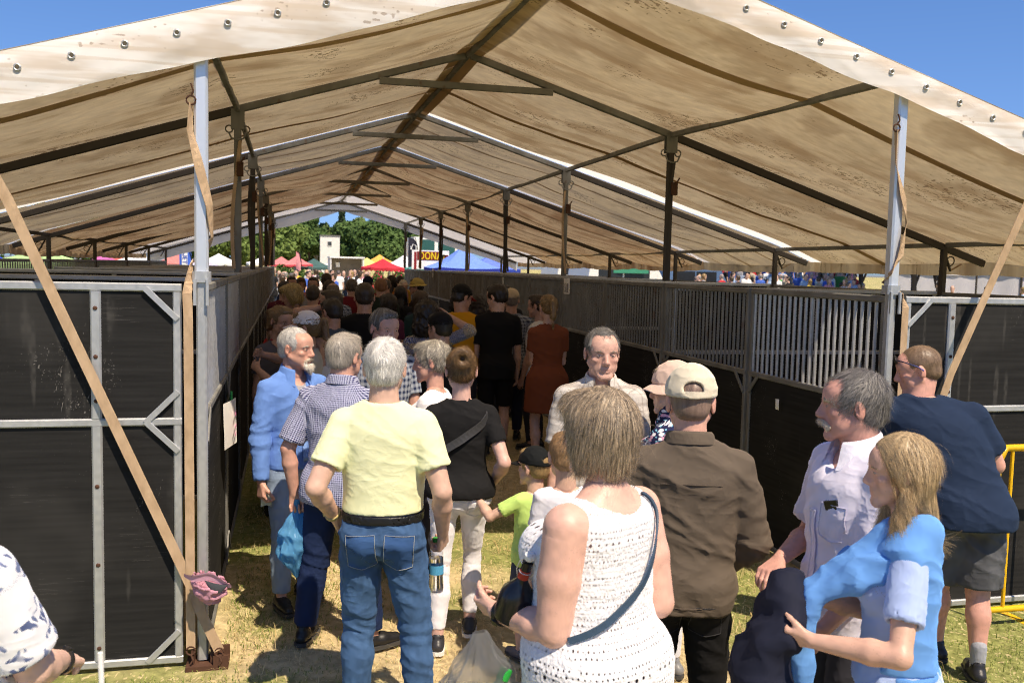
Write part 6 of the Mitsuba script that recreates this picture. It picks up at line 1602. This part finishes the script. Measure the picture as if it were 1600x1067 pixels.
pk_ = [k for k in scene if k.startswith('notice')][-1]
solo('notice', gridmesh(np.array([[[-W + .05, 1.42 + j*.22, 1.20 - i*.34] for j in (0, 1)] for i in (0, 1)])), matte((.03, .10, .05)), 'dark green poster beside the white and pink poster on the left wall', 'poster')
gk = [k for k in scene if k.startswith('notice')][-1]
for (y, z, w, h) in ((1.46, .90, .07, .05), (1.57, .95, .06, .03), (1.46, 1.12, .05, .10), (1.58, 1.14, .05, .06)):
    obj('print', box((-W + .053, y, z), (-W + .056, y + w, z + h)), matte((.06, .50, .14)), gk)
for z in (1.10, 1.02, .97): obj('print', box((-W + .098, 1.17, z), (-W + .10, 1.27, z + .018)), matte((.62, .22, .40)), pk_)
# baby on the arm of the man in the straw hat
bp = PP[[i for i, x in enumerate(PP) if 'straw hat' in x.label][0]]
bpos = bp.world(np.array([-.02, .24, 0]))
b = Person('baby in a pale sun hat and pink suit carried by the straw-hatted man', (bpos[0], bpos[1]), .80, 150, 'child', h=.016, skin=FAIR, hs=.23, detail=False, base_z=1.02, feet={'L': (-.08, .10, 0, .10), 'R': (.08, .12, 0, .08)})
b.body(bare=1); b.cap('sun_hat', (.60, .52, .40), brim=.03, t=.01); b.shirt('suit', (.50, .26, .24), hem=.46, sleeve=.9, ease=.014, over=.005); b.trousers('trousers', (.50, .26, .24), leg=.9); emit(b)
# grass and straw
rg = np.random.default_rng(11)
def blades(n, xr, yr, dens, hgt, wid, col0, col1, lie):
    x = rg.uniform(*xr, n); y = rg.uniform(*yr, n)
    k = dens(x, y) > rg.random(n); x, y = x[k], y[k]; n = len(x)
    z = -.028*meshkit.fbm(np.stack([x*.9, y*.9, x*0], -1), 3)
    a = rg.uniform(0, 2*np.pi, n); h = hgt*(.4 + .9*rg.random(n)); le = lie*(.5 + rg.random(n))
    dx, dy = np.cos(a), np.sin(a); w = wid*(.6 + .8*rg.random(n))
    P0 = np.stack([x, y, z - .002 + .004*rg.random(n)], -1); s = np.stack([-dy, dx, 0*x], -1)*w[:, None]
    d1 = np.stack([dx*le*.45, dy*le*.45, np.maximum(1 - le*.55, .03)], -1)*h[:, None]*.6; d2 = np.stack([dx*le, dy*le, np.maximum(1 - le, .015)], -1)*h[:, None]
    V = np.stack([P0 - s, P0 + s, P0 + d1 + s*.7, P0 + d1 - s*.7, P0 + d2], 1).reshape(-1, 3)
    o = np.arange(n)[:, None]*5
    F_ = np.concatenate([o + [0, 1, 2], o + [0, 2, 3], o + [3, 2, 4]], 0)
    t = rg.random(n)[:, None]; C = np.asarray(col0)*(1 - t) + np.asarray(col1)*t
    return (V, F_), np.repeat(np.clip(C*(.8 + .4*rg.random((n, 1))), 0, 1), 5, 0)
gn = lambda x, y: meshkit.fbm(np.stack([x*.9, y*.9, x*0], -1), 4)
wallside = lambda x, y: np.clip((np.abs(x) - 1.05)/.6, 0, 1)*(np.abs(x) < 1.95)
den = lambda x, y: np.clip((gn(x, y) - .42)*3.0 + .45*wallside(x, y) + .5*(y < -.15)*(np.abs(x) > 1.3), .03, 1)*((y < 3.2) | (np.abs(x) > 1.5))*(y < 9)*~((np.abs(x) > 1.90) & (y > -.08))
m, c = blades(120000, (-3.6, 4.2), (-4.2, 5.5), den, .050, .0022, (.11, .17, .03), (.31, .34, .09), .66)
obj('grass', m, 'vertex_paint', color=c, label='short patchy green grass on the trampled ground', kind='stuff')
m, c = blades(42000, (-1.93, 1.93), (-3.6, 9.0), lambda x, y: .30 + .6*(meshkit.fbm(np.stack([x*1.4 + 9, y*1.4, x*0], -1), 3) > .48), .11, .0017, (.40, .29, .12), (.66, .53, .28), .985)
obj('straw', m, 'vertex_paint', color=c, label='loose yellow straw trodden into the ground', kind='stuff')
# ------------------------------------------------------------------ the market beyond
rt = np.random.default_rng(5)
def leafcloud(lobes, n, size, c0, c1, seed):
    r = np.random.default_rng(seed)
    wts = np.array([l[1][0]*l[1][1]*l[1][2] for l in lobes]); li = r.choice(len(lobes), n, p=wts/wts.sum())
    C = np.array([l[0] for l in lobes])[li]; R = np.array([l[1] for l in lobes])[li]
    u = r.normal(size=(n, 3)); u /= np.linalg.norm(u, axis=1, keepdims=True)
    rad = (.55 + .5*r.random(n)**.5)*(.82 + .36*meshkit.noise(u*2.6 + li[:, None]*3.7, seed))
    P = C + u*R*rad[:, None]
    nn = u + r.normal(0, .55, (n, 3)); nn /= np.linalg.norm(nn, axis=1, keepdims=True)
    a = np.cross(nn, r.normal(size=(n, 3))); a /= np.linalg.norm(a, axis=1, keepdims=True); b = np.cross(nn, a)
    s = size*(.55 + .9*r.random(n))[:, None]
    V = np.stack([P - a*s, P + b*s*.62, P + a*s, P - b*s*.62], 1).reshape(-1, 3)
    o = np.arange(n)[:, None]*4
    t = (r.random(n)*.6 + .4*r.random(len(lobes))[li])[:, None]
    col = np.asarray(c0)*(1 - t) + np.asarray(c1)*t
    return (V, np.concatenate([o + [0, 1, 2], o + [0, 2, 3]], 0)), np.repeat(np.clip(col, 0, 1), 4, 0)
def tree(x, y, h, w, kind, label, seed, n=3600, group='trees beyond the market', lo=.30):
    r = np.random.default_rng(seed); t = thing('tree', label, 'tree', group)
    tr = [tube([(x, y, -.1), (x + .1*w*r.normal(), y, h*.35), (x + .1*w*r.normal(), y, h*.92)], [h*.018, h*.013, h*.003], 8)]
    lobes = []
    if kind == 'conifer':
        for i in range(12):
            f = i/11; z = h*(.18 + .80*f); lobes.append(((x + .1*r.normal(), y + .1*r.normal(), z), (w*(.62 - .57*f), w*(.62 - .57*f), h*.060)))
    else:
        for i in range(15):
            a, f = r.uniform(0, 2*np.pi), r.random(); z = h*(lo + (.88 - lo)*f); rr = w*.62*math.sqrt(max(.05, 1 - ((f - .35)/.75)**2))*(.5 + .5*r.random())
            c = (x + rr*math.cos(a), y + rr*math.sin(a), z); s = w*(.26 + .20*r.random()); lobes.append((c, (s, s, s*.85)))
            tr.append(tube([(x, y, h*(.2 + .3*f)), tuple(np.array(c)*.6 + np.array((x, y, z - h*.08))*.4), c], [h*.007, h*.004, h*.001], 5))
        lobes.append(((x, y, h*.86), (w*.34, w*.34, h*.13)))
    obj('trunk', cat(tr), matte((.42, .40, .37)) if kind == 'birch' else bark, t, smooth=True)
    cc = {'conifer': ((.025, .045, .022), (.06, .09, .04)), 'birch': ((.08, .14, .045), (.19, .25, .09)), 'broad': ((.04, .085, .022), (.12, .19, .055)), 'light': ((.085, .14, .03), (.21, .28, .08))}[kind]
    m, c = leafcloud(lobes, n, .27 if h > 5 else .12, *cc, seed); obj('crown', m, 'vertex_paint', t, color=c)
KN = {'broad': 'broad dark green tree', 'light': 'light green bushy tree', 'birch': 'slender birch with pale trunk', 'conifer': 'dark pointed conifer'}
for i, (x, y, h, w, k, where) in enumerate([(-13.5, 128, 8.2, 4.4, 'broad', 'seen beside the front left post'), (-9.5, 122, 7.4, 4.0, 'light', 'seen just right of the front left post'), (-5.5, 130, 8.6, 4.2, 'broad', 'seen behind the left aisle posts'), (-2.2, 112, 7.2, 3.6, 'light', 'leftmost in the tent opening'), (-.6, 132, 10.6, 3.6, 'birch', 'standing left of the white tower'), (1.2, 126, 9.2, 3.4, 'broad', 'rising between the birch and the white tower'), (2.3, 134, 12.6, 2.9, 'birch', 'tallest, up to the edge of the sky'), (5.7, 130, 12.0, 1.5, 'conifer', 'standing against the sky behind the tower'), (6.6, 120, 7.6, 3.9, 'broad', 'just right of the white tower'), (8.6, 133, 8.9, 2.6, 'birch', 'right of the conifer'), (9.6, 117, 7.6, 4.2, 'broad', 'large and round right of the tower'), (12.6, 121, 7.8, 4.2, 'broad', 'second to the right of the tower'), (16.0, 130, 8.8, 4.0, 'conifer', 'behind the right end of the opening'), (18.5, 122, 7.6, 4.4, 'light', 'above the sign on the right'), (.6, 139, 9.5, 5.2, 'broad', 'deep behind the birch'), (13.5, 140, 9.6, 5.2, 'broad', 'deep behind the round tree'), (6, 142, 7.9, 5.6, 'broad', 'deep behind the tower'), (-8.5, 141, 9.2, 5.4, 'broad', 'deep behind the left posts')]):
    tree(x, y, h, w, k, f'{KN[k]} beyond the market, {where}', 100 + i, 7000)
for i, (x, y, h) in enumerate([(-20, 96, 6.5), (-26, 100, 7), (-33, 96, 6.4), (-40, 98, 7)]): tree(x, y, h, 4.5, 'broad', f'{ORD[i]} green tree from the right beyond the left stalls', 150 + i, 2600)
# white tower
tw = thing('tower', 'square white rendered tower with one small dark window in front of the trees', 'tower')
obj('wall', box((2.25, 112, -.1), (4.60, 114.4, 5.35)), matte((.74, .73, .70), .9), tw)
obj('window_frame', cat([box((3.10, 111.93, 4.18), (3.66, 112.0, 4.25)), box((3.10, 111.93, 4.72), (3.66, 112.0, 4.79)), box((3.10, 111.93, 4.25), (3.17, 112.0, 4.72)), box((3.59, 111.93, 4.25), (3.66, 112.0, 4.72))]), matte((.5, .5, .48)), tw)
obj('pane', box((3.17, 111.95, 4.25), (3.59, 111.99, 4.72)), matte((.05, .055, .06), .2), tw)
obj('parapet', box((2.18, 111.93, 5.35), (4.67, 114.47, 5.52)), matte((.16, .16, .16)), tw)
# canopies
def canopy(x, y, w, z0, z1, col, label, trim=None, legs=True, d=None, rot=.12, name='market_tent', catg='tent', sides=4):
    t = thing(name, label, catg); d = d or w; c, s = math.cos(rot), math.sin(rot)
    L_ = lambda a, b, z: np.array([x + a*c - b*s, y + a*s + b*c, z])
    n = 12; th = [(-1, -1), (1, -1), (1, 1), (-1, 1)] if sides == 4 else [(math.cos(i*2*math.pi/sides), math.sin(i*2*math.pi/sides)) for i in range(sides)]
    mat = matte(col, .8)
    for i in range(sides):
        a, b = th[i], th[(i + 1) % sides]; rows = []
        for u in np.linspace(0, 1, 9):
            zz = z1 + (z0 - z1)*(u*1.10 - .10*u*u*u) - .10*math.sin(math.pi*u)*(z1 - z0)
            rows.append([L_((a[0] + (b[0] - a[0])*v)*w/2*u, (a[1] + (b[1] - a[1])*v)*d/2*u, zz - .05*math.sin(math.pi*v)*u*w/3) for v in np.linspace(0, 1, 9)])
        obj('roof_panel', gridmesh(np.array(rows)), mat, t, smooth=True)
        ed = np.array(rows[-1]); dr_ = np.array([0, 0, -.22*w/3])
        obj('valance', gridmesh(np.stack([ed, ed + dr_*.5, ed + dr_*np.array([[1]])*(1 + .25*np.cos(np.arange(9)*np.pi))[:, None]*.9])), matte(trim, .8) if trim else mat, t, smooth=True)
    if legs and sides == 4:
        for a in th: obj('leg', beam(L_(a[0]*w*.485, a[1]*d*.485, 0), L_(a[0]*w*.485, a[1]*d*.485, z0), .05), 'galv_old', t)
    else: obj('pole', tube([(x, y, 0), (x, y, z1 + .1)], .025, 8), WHITE, t)
    return t
RED, PINK, GRN, BLU, WHT = (.55, .035, .05), (.62, .20, .20), (.06, .12, .11), (.10, .18, .62), (.78, .78, .78)
canopy(-6.0, 59, 2.6, 2.0, 2.56, WHT, 'white canopy seen between the front left post and the aisle posts')
canopy(-3.4, 69, 2.4, 2.0, 2.55, WHT, 'white canopy behind the pink ones, left of the pink flag')
canopy(-2.0, 57.5, 1.9, 1.95, 2.45, PINK, 'pink red canopy leftmost in the tent opening', trim=(.50, .06, .08))
canopy(-1.0, 60, 1.9, 1.98, 2.56, PINK, 'pink red canopy with a higher peak beside the pink flag', trim=(.50, .06, .08))
canopy(.2, 62.5, 2.5, 1.80, 2.40, GRN, 'grey green canopy left of the white trailer')
canopy(1.9, 68, 2.6, 1.9, 2.22, (.74, .72, .66), 'low cream canopy behind the white trailer')
canopy(4.7, 72, 2.3, 2.0, 2.62, (.70, .60, .20), 'yellow canopy right of the white trailer')
canopy(6.2, 77, 2.7, 2.2, 2.96, (.70, .38, .08), 'orange canopy with a tall peak behind the red umbrella')
canopy(8.3, 74, 2.2, 2.0, 2.65, (.50, .05, .10), 'dark red canopy peeking out behind the white one')
canopy(7.0, 66, 3.0, 1.95, 2.86, WHT, 'white canopy with teal valance left of the sign', trim=(.03, .36, .30))
canopy(3.65, 48, 2.5, 1.92, 2.42, RED, 'big red parasol in front of the plant stall', name='parasol', catg='parasol', sides=8)
canopy(6.4, 38.4, 2.9, 2.02, 3.02, (.16, .27, .70), 'large blue canopy seen under the tent edge right of the sign', trim=(.02, .035, .30))
canopy(8.2, 41, 2.6, 2.0, 2.62, (.13, .20, .60), 'second blue canopy to the right of the large blue one', trim=(.03, .06, .35))
canopy(7.1, 52, 2.6, 1.9, 2.7, (.10, .34, .30), 'teal canopy hidden behind the large blue canopy')
canopy(-14.3, 39.5, 2.6, 1.7, 2.4, (.02, .07, .45), 'dark blue canopy at the far left beyond the stalls')
canopy(-11.6, 37.5, 3.8, 1.85, 2.45, (.34, .50, .22), 'wide lime green canopy beyond the left stalls')
canopy(-10.5, 45, 2.2, 1.8, 2.30, (.48, .13, .34), 'magenta canopy beyond the left stalls')
canopy(-14.6, 71, 2.6, 1.9, 2.55, (.55, .12, .10), 'red canopy far beyond the left stalls')
canopy(-11.8, 65, 3.4, 1.9, 2.55, WHT, 'white canopy far beyond the left stalls')
canopy(-8.1, 54, 2.4, 1.9, 2.52, (.52, .20, .18), 'salmon red canopy beside the blue feather flag')
canopy(-6.3, 49, 2.0, 1.8, 2.46, (.50, .47, .66), 'pale lilac canopy right of the blue feather flag')
# white trailer with an open dark side
tr = thing('trailer', 'white box trailer with its dark open side towards the tent, amid the crowd', 'trailer')
x0, x1, y0, y1, z0, z1 = 1.0, 3.1, 54.5, 58.5, .55, 2.42
for nm, a, b in (('roof', (x0 - .04, y0 - .06, z1), (x1 + .04, y1, z1 + .10)), ('side', (x0, y0, z0), (x0 + .07, y1, z1)), ('side', (x1 - .07, y0, z0), (x1, y1, z1)), ('floor', (x0 + .07, y0, z0), (x1 - .07, y1, z0 + .08)), ('back', (x0 + .07, y1 - .07, z0 + .08), (x1 - .07, y1, z1))): obj(nm, box(a, b), WHITE, tr)
obj('bulkhead', box((x0 + .07, y0 + 1.2, z0 + .08), (x1 - .07, y0 + 1.25, z1)), matte((.17, .145, .11)), tr); obj('poster', box((x0 + .4, y0 + 1.17, 1.85), (x0 + .65, y0 + 1.195, 2.15)), PAPER, tr)
for x in (x0 + .02, x1 - .22): obj('wheel', frame_to(lathe([(.10, -.10), (.30, -.10), (.33, -.05), (.33, .05), (.30, .10), (.10, .10)], 20), (1, 0, 0), (x + .1, 56.6, .33)), BLACK, tr, smooth=40)
# sign with yellow letters, posts, lamp, building
sg = thing('shop_sign', 'white framed sign with yellow block letters on dark red beside the blue canopy', 'sign')
obj('board', box((4.28, 40.2, 1.9), (6.1, 40.35, 2.82)), WHITE, sg)
obj('stripe', box((4.38, 40.18, 1.9), (4.50, 40.198, 2.74)), matte((.24, .02, .025)), sg); obj('panel', box((4.52, 40.18, 2.34), (6.05, 40.198, 2.76)), matte((.17, .02, .018)), sg)
tm = meshkit.text_mesh('DONAI', .34, .02, True); v = np.array(tm.vertices); v[:, 0] *= 1.30/v[:, 0].max()
obj('lettering', (np.stack([4.60 + v[:, 0], 40.175 - v[:, 2], 2.385 + v[:, 1]], -1), tm.faces), matte((.72, .50, .02)), sg)
for x in (4.3, 6.05): obj('post', box((x - .03, 40.22, 0), (x + .03, 40.3, 1.9)), WHITE, sg)
bl = thing('building', 'white building with a green glazed front behind the sign', 'building')
obj('wall', box((8.4, 71, 0), (13.0, 76, 4.4)), WHITE, bl); obj('window', box((8.9, 70.96, 3.0), (10.1, 70.99, 4.2)), matte((.03, .10, .09), .15), bl); obj('window', box((10.4, 70.96, 2.0), (11.8, 70.99, 4.2)), matte((.03, .10, .09), .15), bl)
lp = thing('lamp_post', 'leaning dark pole with a white dome lamp in front of the sign', 'lamp')
obj('pole', tube([(3.7, 30, .9), (4.15, 30, 2.5)], .035, 8), DARK_STEEL, lp); obj('dome', lathe([(0, .14), (.08, .12), (.13, .06), (.14, 0), (0, .0)], 16, (4.2, 30, 2.5)), WHITE, lp, smooth=40); obj('arm', beam((4.0, 29.95, 2.52), (4.25, 29.95, 2.44), .05), DARK_STEEL, lp)
# feather flags
def feather(x, y, z0, z1, w, col, label, text=None, strip=None, tcol=(.8, .8, .8)):
    t = thing('feather_flag', label, 'flag'); zz = np.linspace(z0, z1, 24); f = (zz - z0)/(z1 - z0)
    wd = w*np.where(f < .72, 1 - .12*(1 - f), np.sqrt(np.maximum(0, 1 - ((f - .72)/.28)**2)))
    rows = np.stack([np.stack([x + wd*u, y + .05*np.sin(f*6 + u*3), zz], -1) for u in np.linspace(0, 1, 6)])
    obj('cloth', gridmesh(rows), matte(col, .8), t, smooth=True); obj('pole', tube([(x + w + .03, y, 0), (x + w + .03, y, z0 + (z1 - z0)*.6), (x + w*.75, y, z1 - .05), (x + w*.3, y, z1 + .02)], .022, 6), BLACK, t)
    if strip: obj('strip', box((x + w*strip[0], y - .075, z0 + .05), (x + w*strip[1], y - .07, z1 - .35)), matte((.8, .8, .8)), t)
    if text:
        tm = meshkit.text_mesh(text[0], text[1], .01, True); v = np.array(tm.vertices)
        obj('lettering', (np.stack([text[2] + v[:, 1], np.full(len(v), y - .085) - v[:, 2], text[3] - v[:, 0]], -1), tm.faces), matte(tcol), t)
feather(-6.72, 43, .9, 2.80, .56, (.05, .13, .55), 'blue feather flag with a white lettered strip beyond the left stalls', ('JET', .20, -6.56, 2.40), (.22, .68), (.04, .09, .40))
feather(-1.15, 46.8, 1.0, 2.68, .26, (.68, .28, .30), 'pink rounded feather flag in front of the green canopy')
feather(6.0, 55.5, 1.6, 3.9, .62, (.022, .022, .035), 'black feather flag with white curved marks above the sign')
k = [q for q in labels if q.startswith('feather_flag')][-1]
obj('mark', tube([(6.15, 55.40, 3.1), (6.3, 55.40, 3.45), (6.5, 55.40, 3.35), (6.5, 55.40, 3.05)], .035, 6), WHITE, k); obj('mark', tube([(6.12, 55.40, 3.3), (6.35, 55.40, 2.85)], .025, 6), WHITE, k)
# vehicles and walls to the right
def van(x, y, rot, col, label, L_=4.6, Wd=1.85, Hh=2.2, name='parked_van', catg='van', car=False):
    t = thing(name, label, catg); c, s = math.cos(rot), math.sin(rot)
    prof = [(-.5, .18), (-.5, .62), (-.47, .98), (.20, 1.0), (.33, .62), (.48, .52), (.5, .40), (.5, .18)] if not car else [(-.5, .22), (-.49, .55), (-.42, .62), (-.32, .98), (.08, 1.0), (.24, .64), (.48, .54), (.5, .24)]
    from shapely.geometry import Polygon
    m = trimesh.creation.extrude_polygon(Polygon([(a*L_, b*Hh) for a, b in prof]).buffer(.08).buffer(-.02), Wd, engine='earcut')
    Tm = np.array([[c, 0, -s*-1*0 - s, 0], [s, 0, c, 0], [0, 1, 0, 0], [0, 0, 0, 1.]]); 
    def tf(m, mat, nm, par=t):
        v = np.array(m.vertices); a, b, w_ = v[:, 0], v[:, 1], v[:, 2] - Wd/2
        obj(nm, (np.stack([x + a*c - w_*s, y + a*s + w_*c, b], -1), m.faces), mat, par)
    tf(m, matte(col, .35), 'body')
    for w0, w1 in ((-.02, .01), (Wd - .01, Wd + .02)):
        for a0, a1 in (((-.40, -.14), (-.12, .16)) if not car else ((-.30, -.12), (-.10, .10))):
            q = trimesh.creation.box(extents=((a1 - a0)*L_, .26*Hh, .02)); q.apply_translation(((a0 + a1)/2*L_, .80*Hh, (w0 + w1)/2)); tf(q, matte((.02, .022, .025), .15), 'window')
    for a in (-.32, .33):
        for w_ in (.08, Wd - .08):
            q = trimesh.creation.cylinder(.32, .2, sections=18); q.apply_translation((a*L_, .32, w_)); tf(q, BLACK, 'wheel')
    return t
van(12.9, 34, .2, (.72, .72, .70), 'white van beyond the right stalls with a green stripe', Hh=2.45)
obj('stripe', box((12.0, 32.85, 1.95), (13.6, 32.9, 2.45)), matte((.05, .25, .16)), 'parked_van')
van(15.6, 48.5, .3, (.75, .75, .73), 'white van behind the white van with the green stripe', Hh=2.6)
van(17.8, 37.6, .3, (.10, .17, .30), 'blue grey van beyond the right stalls', Hh=2.25)
van(24.4, 46.4, .5, (.50, .04, .05), 'red van in the crowd beyond the right stalls', Hh=2.25)
van(23.5, 41, .5, (.30, .36, .45), 'pale blue car in front of the red van', L_=4.2, Hh=1.9, car=True, name='parked_car', catg='car')
for (x, y, rot, w, lab) in ((42.5, 46.5, -.45, 11.5, 'long white marquee beyond the right stalls'), (29.6, 29.4, -.5, 3.6, 'white tent at the far right edge')):
    t = thing('market_tent', lab, 'tent'); c, s = math.cos(rot), math.sin(rot)
    P = lambda a, b, z: np.array([x + a*c - b*s, y + a*s + b*c, z])
    nb = max(2, int(w/2.5))
    for i in range(nb):
        a0, a1 = -w/2 + w*i/nb, -w/2 + w*(i + 1)/nb
        obj('wall_panel', gridmesh(np.array([[P(a, .04*math.sin(a*5), z) for z in (0, 1.1, 2.25)] for a in np.linspace(a0, a1, 8)])), matte((.50, .50, .53)), t, smooth=True)
        obj('roof_panel', gridmesh(np.array([[P(a, b, z) for b, z in ((-.1, 2.24), (1.5, 2.75), (3, 3.1))] for a in np.linspace(a0, a1, 6)])), matte((.60, .60, .62)), t, smooth=True)
        obj('post', beam(P(a0, -.05, 0), P(a0, -.05, 2.25), .07), DARK_STEEL, t)
for i, (x, y) in enumerate(((24.9, 30.2), (25.8, 30.0), (26.6, 36.5))): tree(x, y, 8.0, 3.6, 'broad', f'{ORD[i]} from the left of the dark trunked trees beyond the right stalls', 170 + i, 2600, None, .52)
# plants for sale
for i, (x, y, h) in enumerate(((-1.9, 46, 2.05), (-1.5, 45, 1.8), (-.9, 46.5, 1.7), (.1, 47, 1.65), (3.2, 46.5, 1.7), (4.3, 46, 1.75), (5.0, 45, 1.9), (4.6, 47.2, 1.6), (-.3, 45.5, 1.55))):
    t = thing('potted_plant', f'{ORD[i]} leafy market plant from the left beyond the aisle', 'plant')
    m, c = leafcloud([((x, y, h*.62), (.34, .34, h*.36)), ((x + .15, y, h*.8), (.22, .22, .22))], 700, .075, (.03, .07, .015), (.13, .21, .05), 200 + i); obj('foliage', m, 'vertex_paint', t, color=c)
    if i in (4, 5, 6):
        m, c = leafcloud([((x, y, h*.72), (.36, .36, h*.28))], 160, .06, (.50, .03, .05), (.65, .10, .20), 220 + i); obj('flowers', m, 'vertex_paint', t, color=c)
    obj('pot', lathe([(0, 0), (.16, 0), (.20, .3), (.18, .3), (0, .28)], 14, (x, y, 0)), matte((.20, .09, .05)), t)
    obj('stem', tube([(x, y, .25), (x, y, h*.7)], .015, 6), bark, t)
# far visitors: a few figures repeated
def template(build, hairst, haircol, seed, long=False):
    p = Person('t', (0, 0), 1.72, 0, build, h=.030, detail=False, skin=FAIR); p.body(bare=1, fine_arms=False); p.hair(hairst, haircol, n=0, seed=seed)
    p.shirt('shirt', (.5, .5, .5), hem=.36 if long else .48, sleeve=.6, amp=.01, ease=.02, breasts=.8 if build == 'female' else 0); p.trousers('trousers', (.1, .1, .1)); p.shoes((.03, .03, .03))
    out = []; 
    for nm, V, Fc, mat, C, uv, lab, sm, par in p.parts:
        if par is None: out.append((nm, V, Fc, mat, C))
    return out
TPL = [template('male', 'short', (.03, .022, .016), 1), template('female', 'bob', (.06, .04, .02), 2), template('female', 'long', (.30, .2, .08), 3, True), template('heavy', 'crop', (.12, .10, .09), 4), template('male', 'wreath', (.3, .28, .26), 5)]
SH = {'white': (.75, .75, .75), 'red': (.52, .04, .05), 'blue': (.06, .13, .50), 'pale blue': (.35, .48, .68), 'black': (.015, .015, .017), 'pink': (.66, .28, .40), 'yellow': (.66, .52, .06), 'green': (.08, .28, .08), 'grey': (.30, .30, .31), 'beige': (.50, .42, .30)}
def visitor(x, y, rz, s, colour, ti, where, group, z=0.0):
    k = thing('person', f'distant visitor in a {colour} top {where}', 'person', group)
    M = T().translate([x, y, z]).rotate([0, 0, 1], rz).scale(s)
    leg = int(rt.integers(3))
    for nm, V, Fc, mat, C in TPL[ti]:
        kk = key_for(nm, k)
        c = {'shirt': colour, 'trousers': leg}.get(nm, 0)
        if (ti, nm, c) not in PLY:
            if nm == 'shirt': C, mat = np.tile(SH[colour], (len(V), 1)), 'paint_matt'
            if nm == 'trousers': C, mat = np.tile([(.03, .04, .07), (.10, .10, .11), (.30, .27, .2)][leg], (len(V), 1)), 'paint_matt'
            PLY[ti, nm, c] = mikit.ply((V, Fc), mat, smooth=True, uv=code_uv(C, len(V)))
        scene[kk] = {**PLY[ti, nm, c], 'to_world': M}
cols, PLY = list(SH), {}
def pick(): return str(rt.choice(cols, p=[.24, .10, .11, .10, .12, .09, .06, .06, .07, .05]))
for i in range(46):
    y = rt.uniform(27, 50); x = -1.2 + (y - 27)*.02 + rt.uniform(-1, 1)*(1.2 + (y - 20)*.055) + .9
    c = 'white' if rt.random() < .30 else pick(); visitor(x, y, rt.uniform(0, 360), rt.uniform(.93, 1.05), c, int(rt.integers(5)), 'in the sunlit crowd past the tent end', f'sunlit visitors past the end of the tent in {c}')
# a grassy bank rises beyond the right stalls; the crowd stands on it
def bank(d): return 1.75*np.clip((d - 41)/26, 0, 1)**.9
pxs, ds = np.linspace(1040, 1370, 34), np.concatenate([np.linspace(40.5, 70, 22), [72, 90]])
AZ, DD = np.meshgrid(YAW + np.arctan((pxs - 800)/1450), ds, indexing='ij')
edge = np.clip(np.minimum(np.arange(34), 33 - np.arange(34))/3, 0, 1)[:, None]
obj('earth_bank', gridmesh(np.stack([CAM[0] + DD*np.sin(AZ), CAM[1] + DD*np.cos(AZ), -.03 + bank(DD)*edge*(DD < 89)], -1)), matte((.12, .13, .05)), smooth=True, kind='structure', label='low grassy bank with the crowd on it beyond the right stalls')
for i in range(170):
    d = rt.uniform(43, 68); px = rt.uniform(1075, 1335)
    az = YAW + math.atan((px - 800)/1450); x, y = CAM[0] + d*math.sin(az), CAM[1] + d*math.cos(az)
    c = pick(); visitor(x, y, rt.uniform(0, 360), rt.uniform(.93, 1.06), c, int(rt.integers(5)), 'in the dense crowd beyond the right stalls', f'visitors beyond the right stalls in {c}', float(bank(d)) - .02)
for x, y, c, ti in ((22.6, 32.2, 'black', 0), (23.4, 32.0, 'black', 1), (23.8, 32.4, 'grey', 4), (24.4, 31.5, 'black', 3), (25.0, 28.0, 'white', 4), (26.3, 27.6, 'black', 0), (27.9, 27.4, 'pale blue', 2), (29.3, 27.0, 'black', 3), (30.4, 26.2, 'black', 0)):
    visitor(x, y, rt.uniform(0, 360), 1.02, c, ti, 'in front of the white marquee on the right', f'visitors in front of the white marquee in {c}')
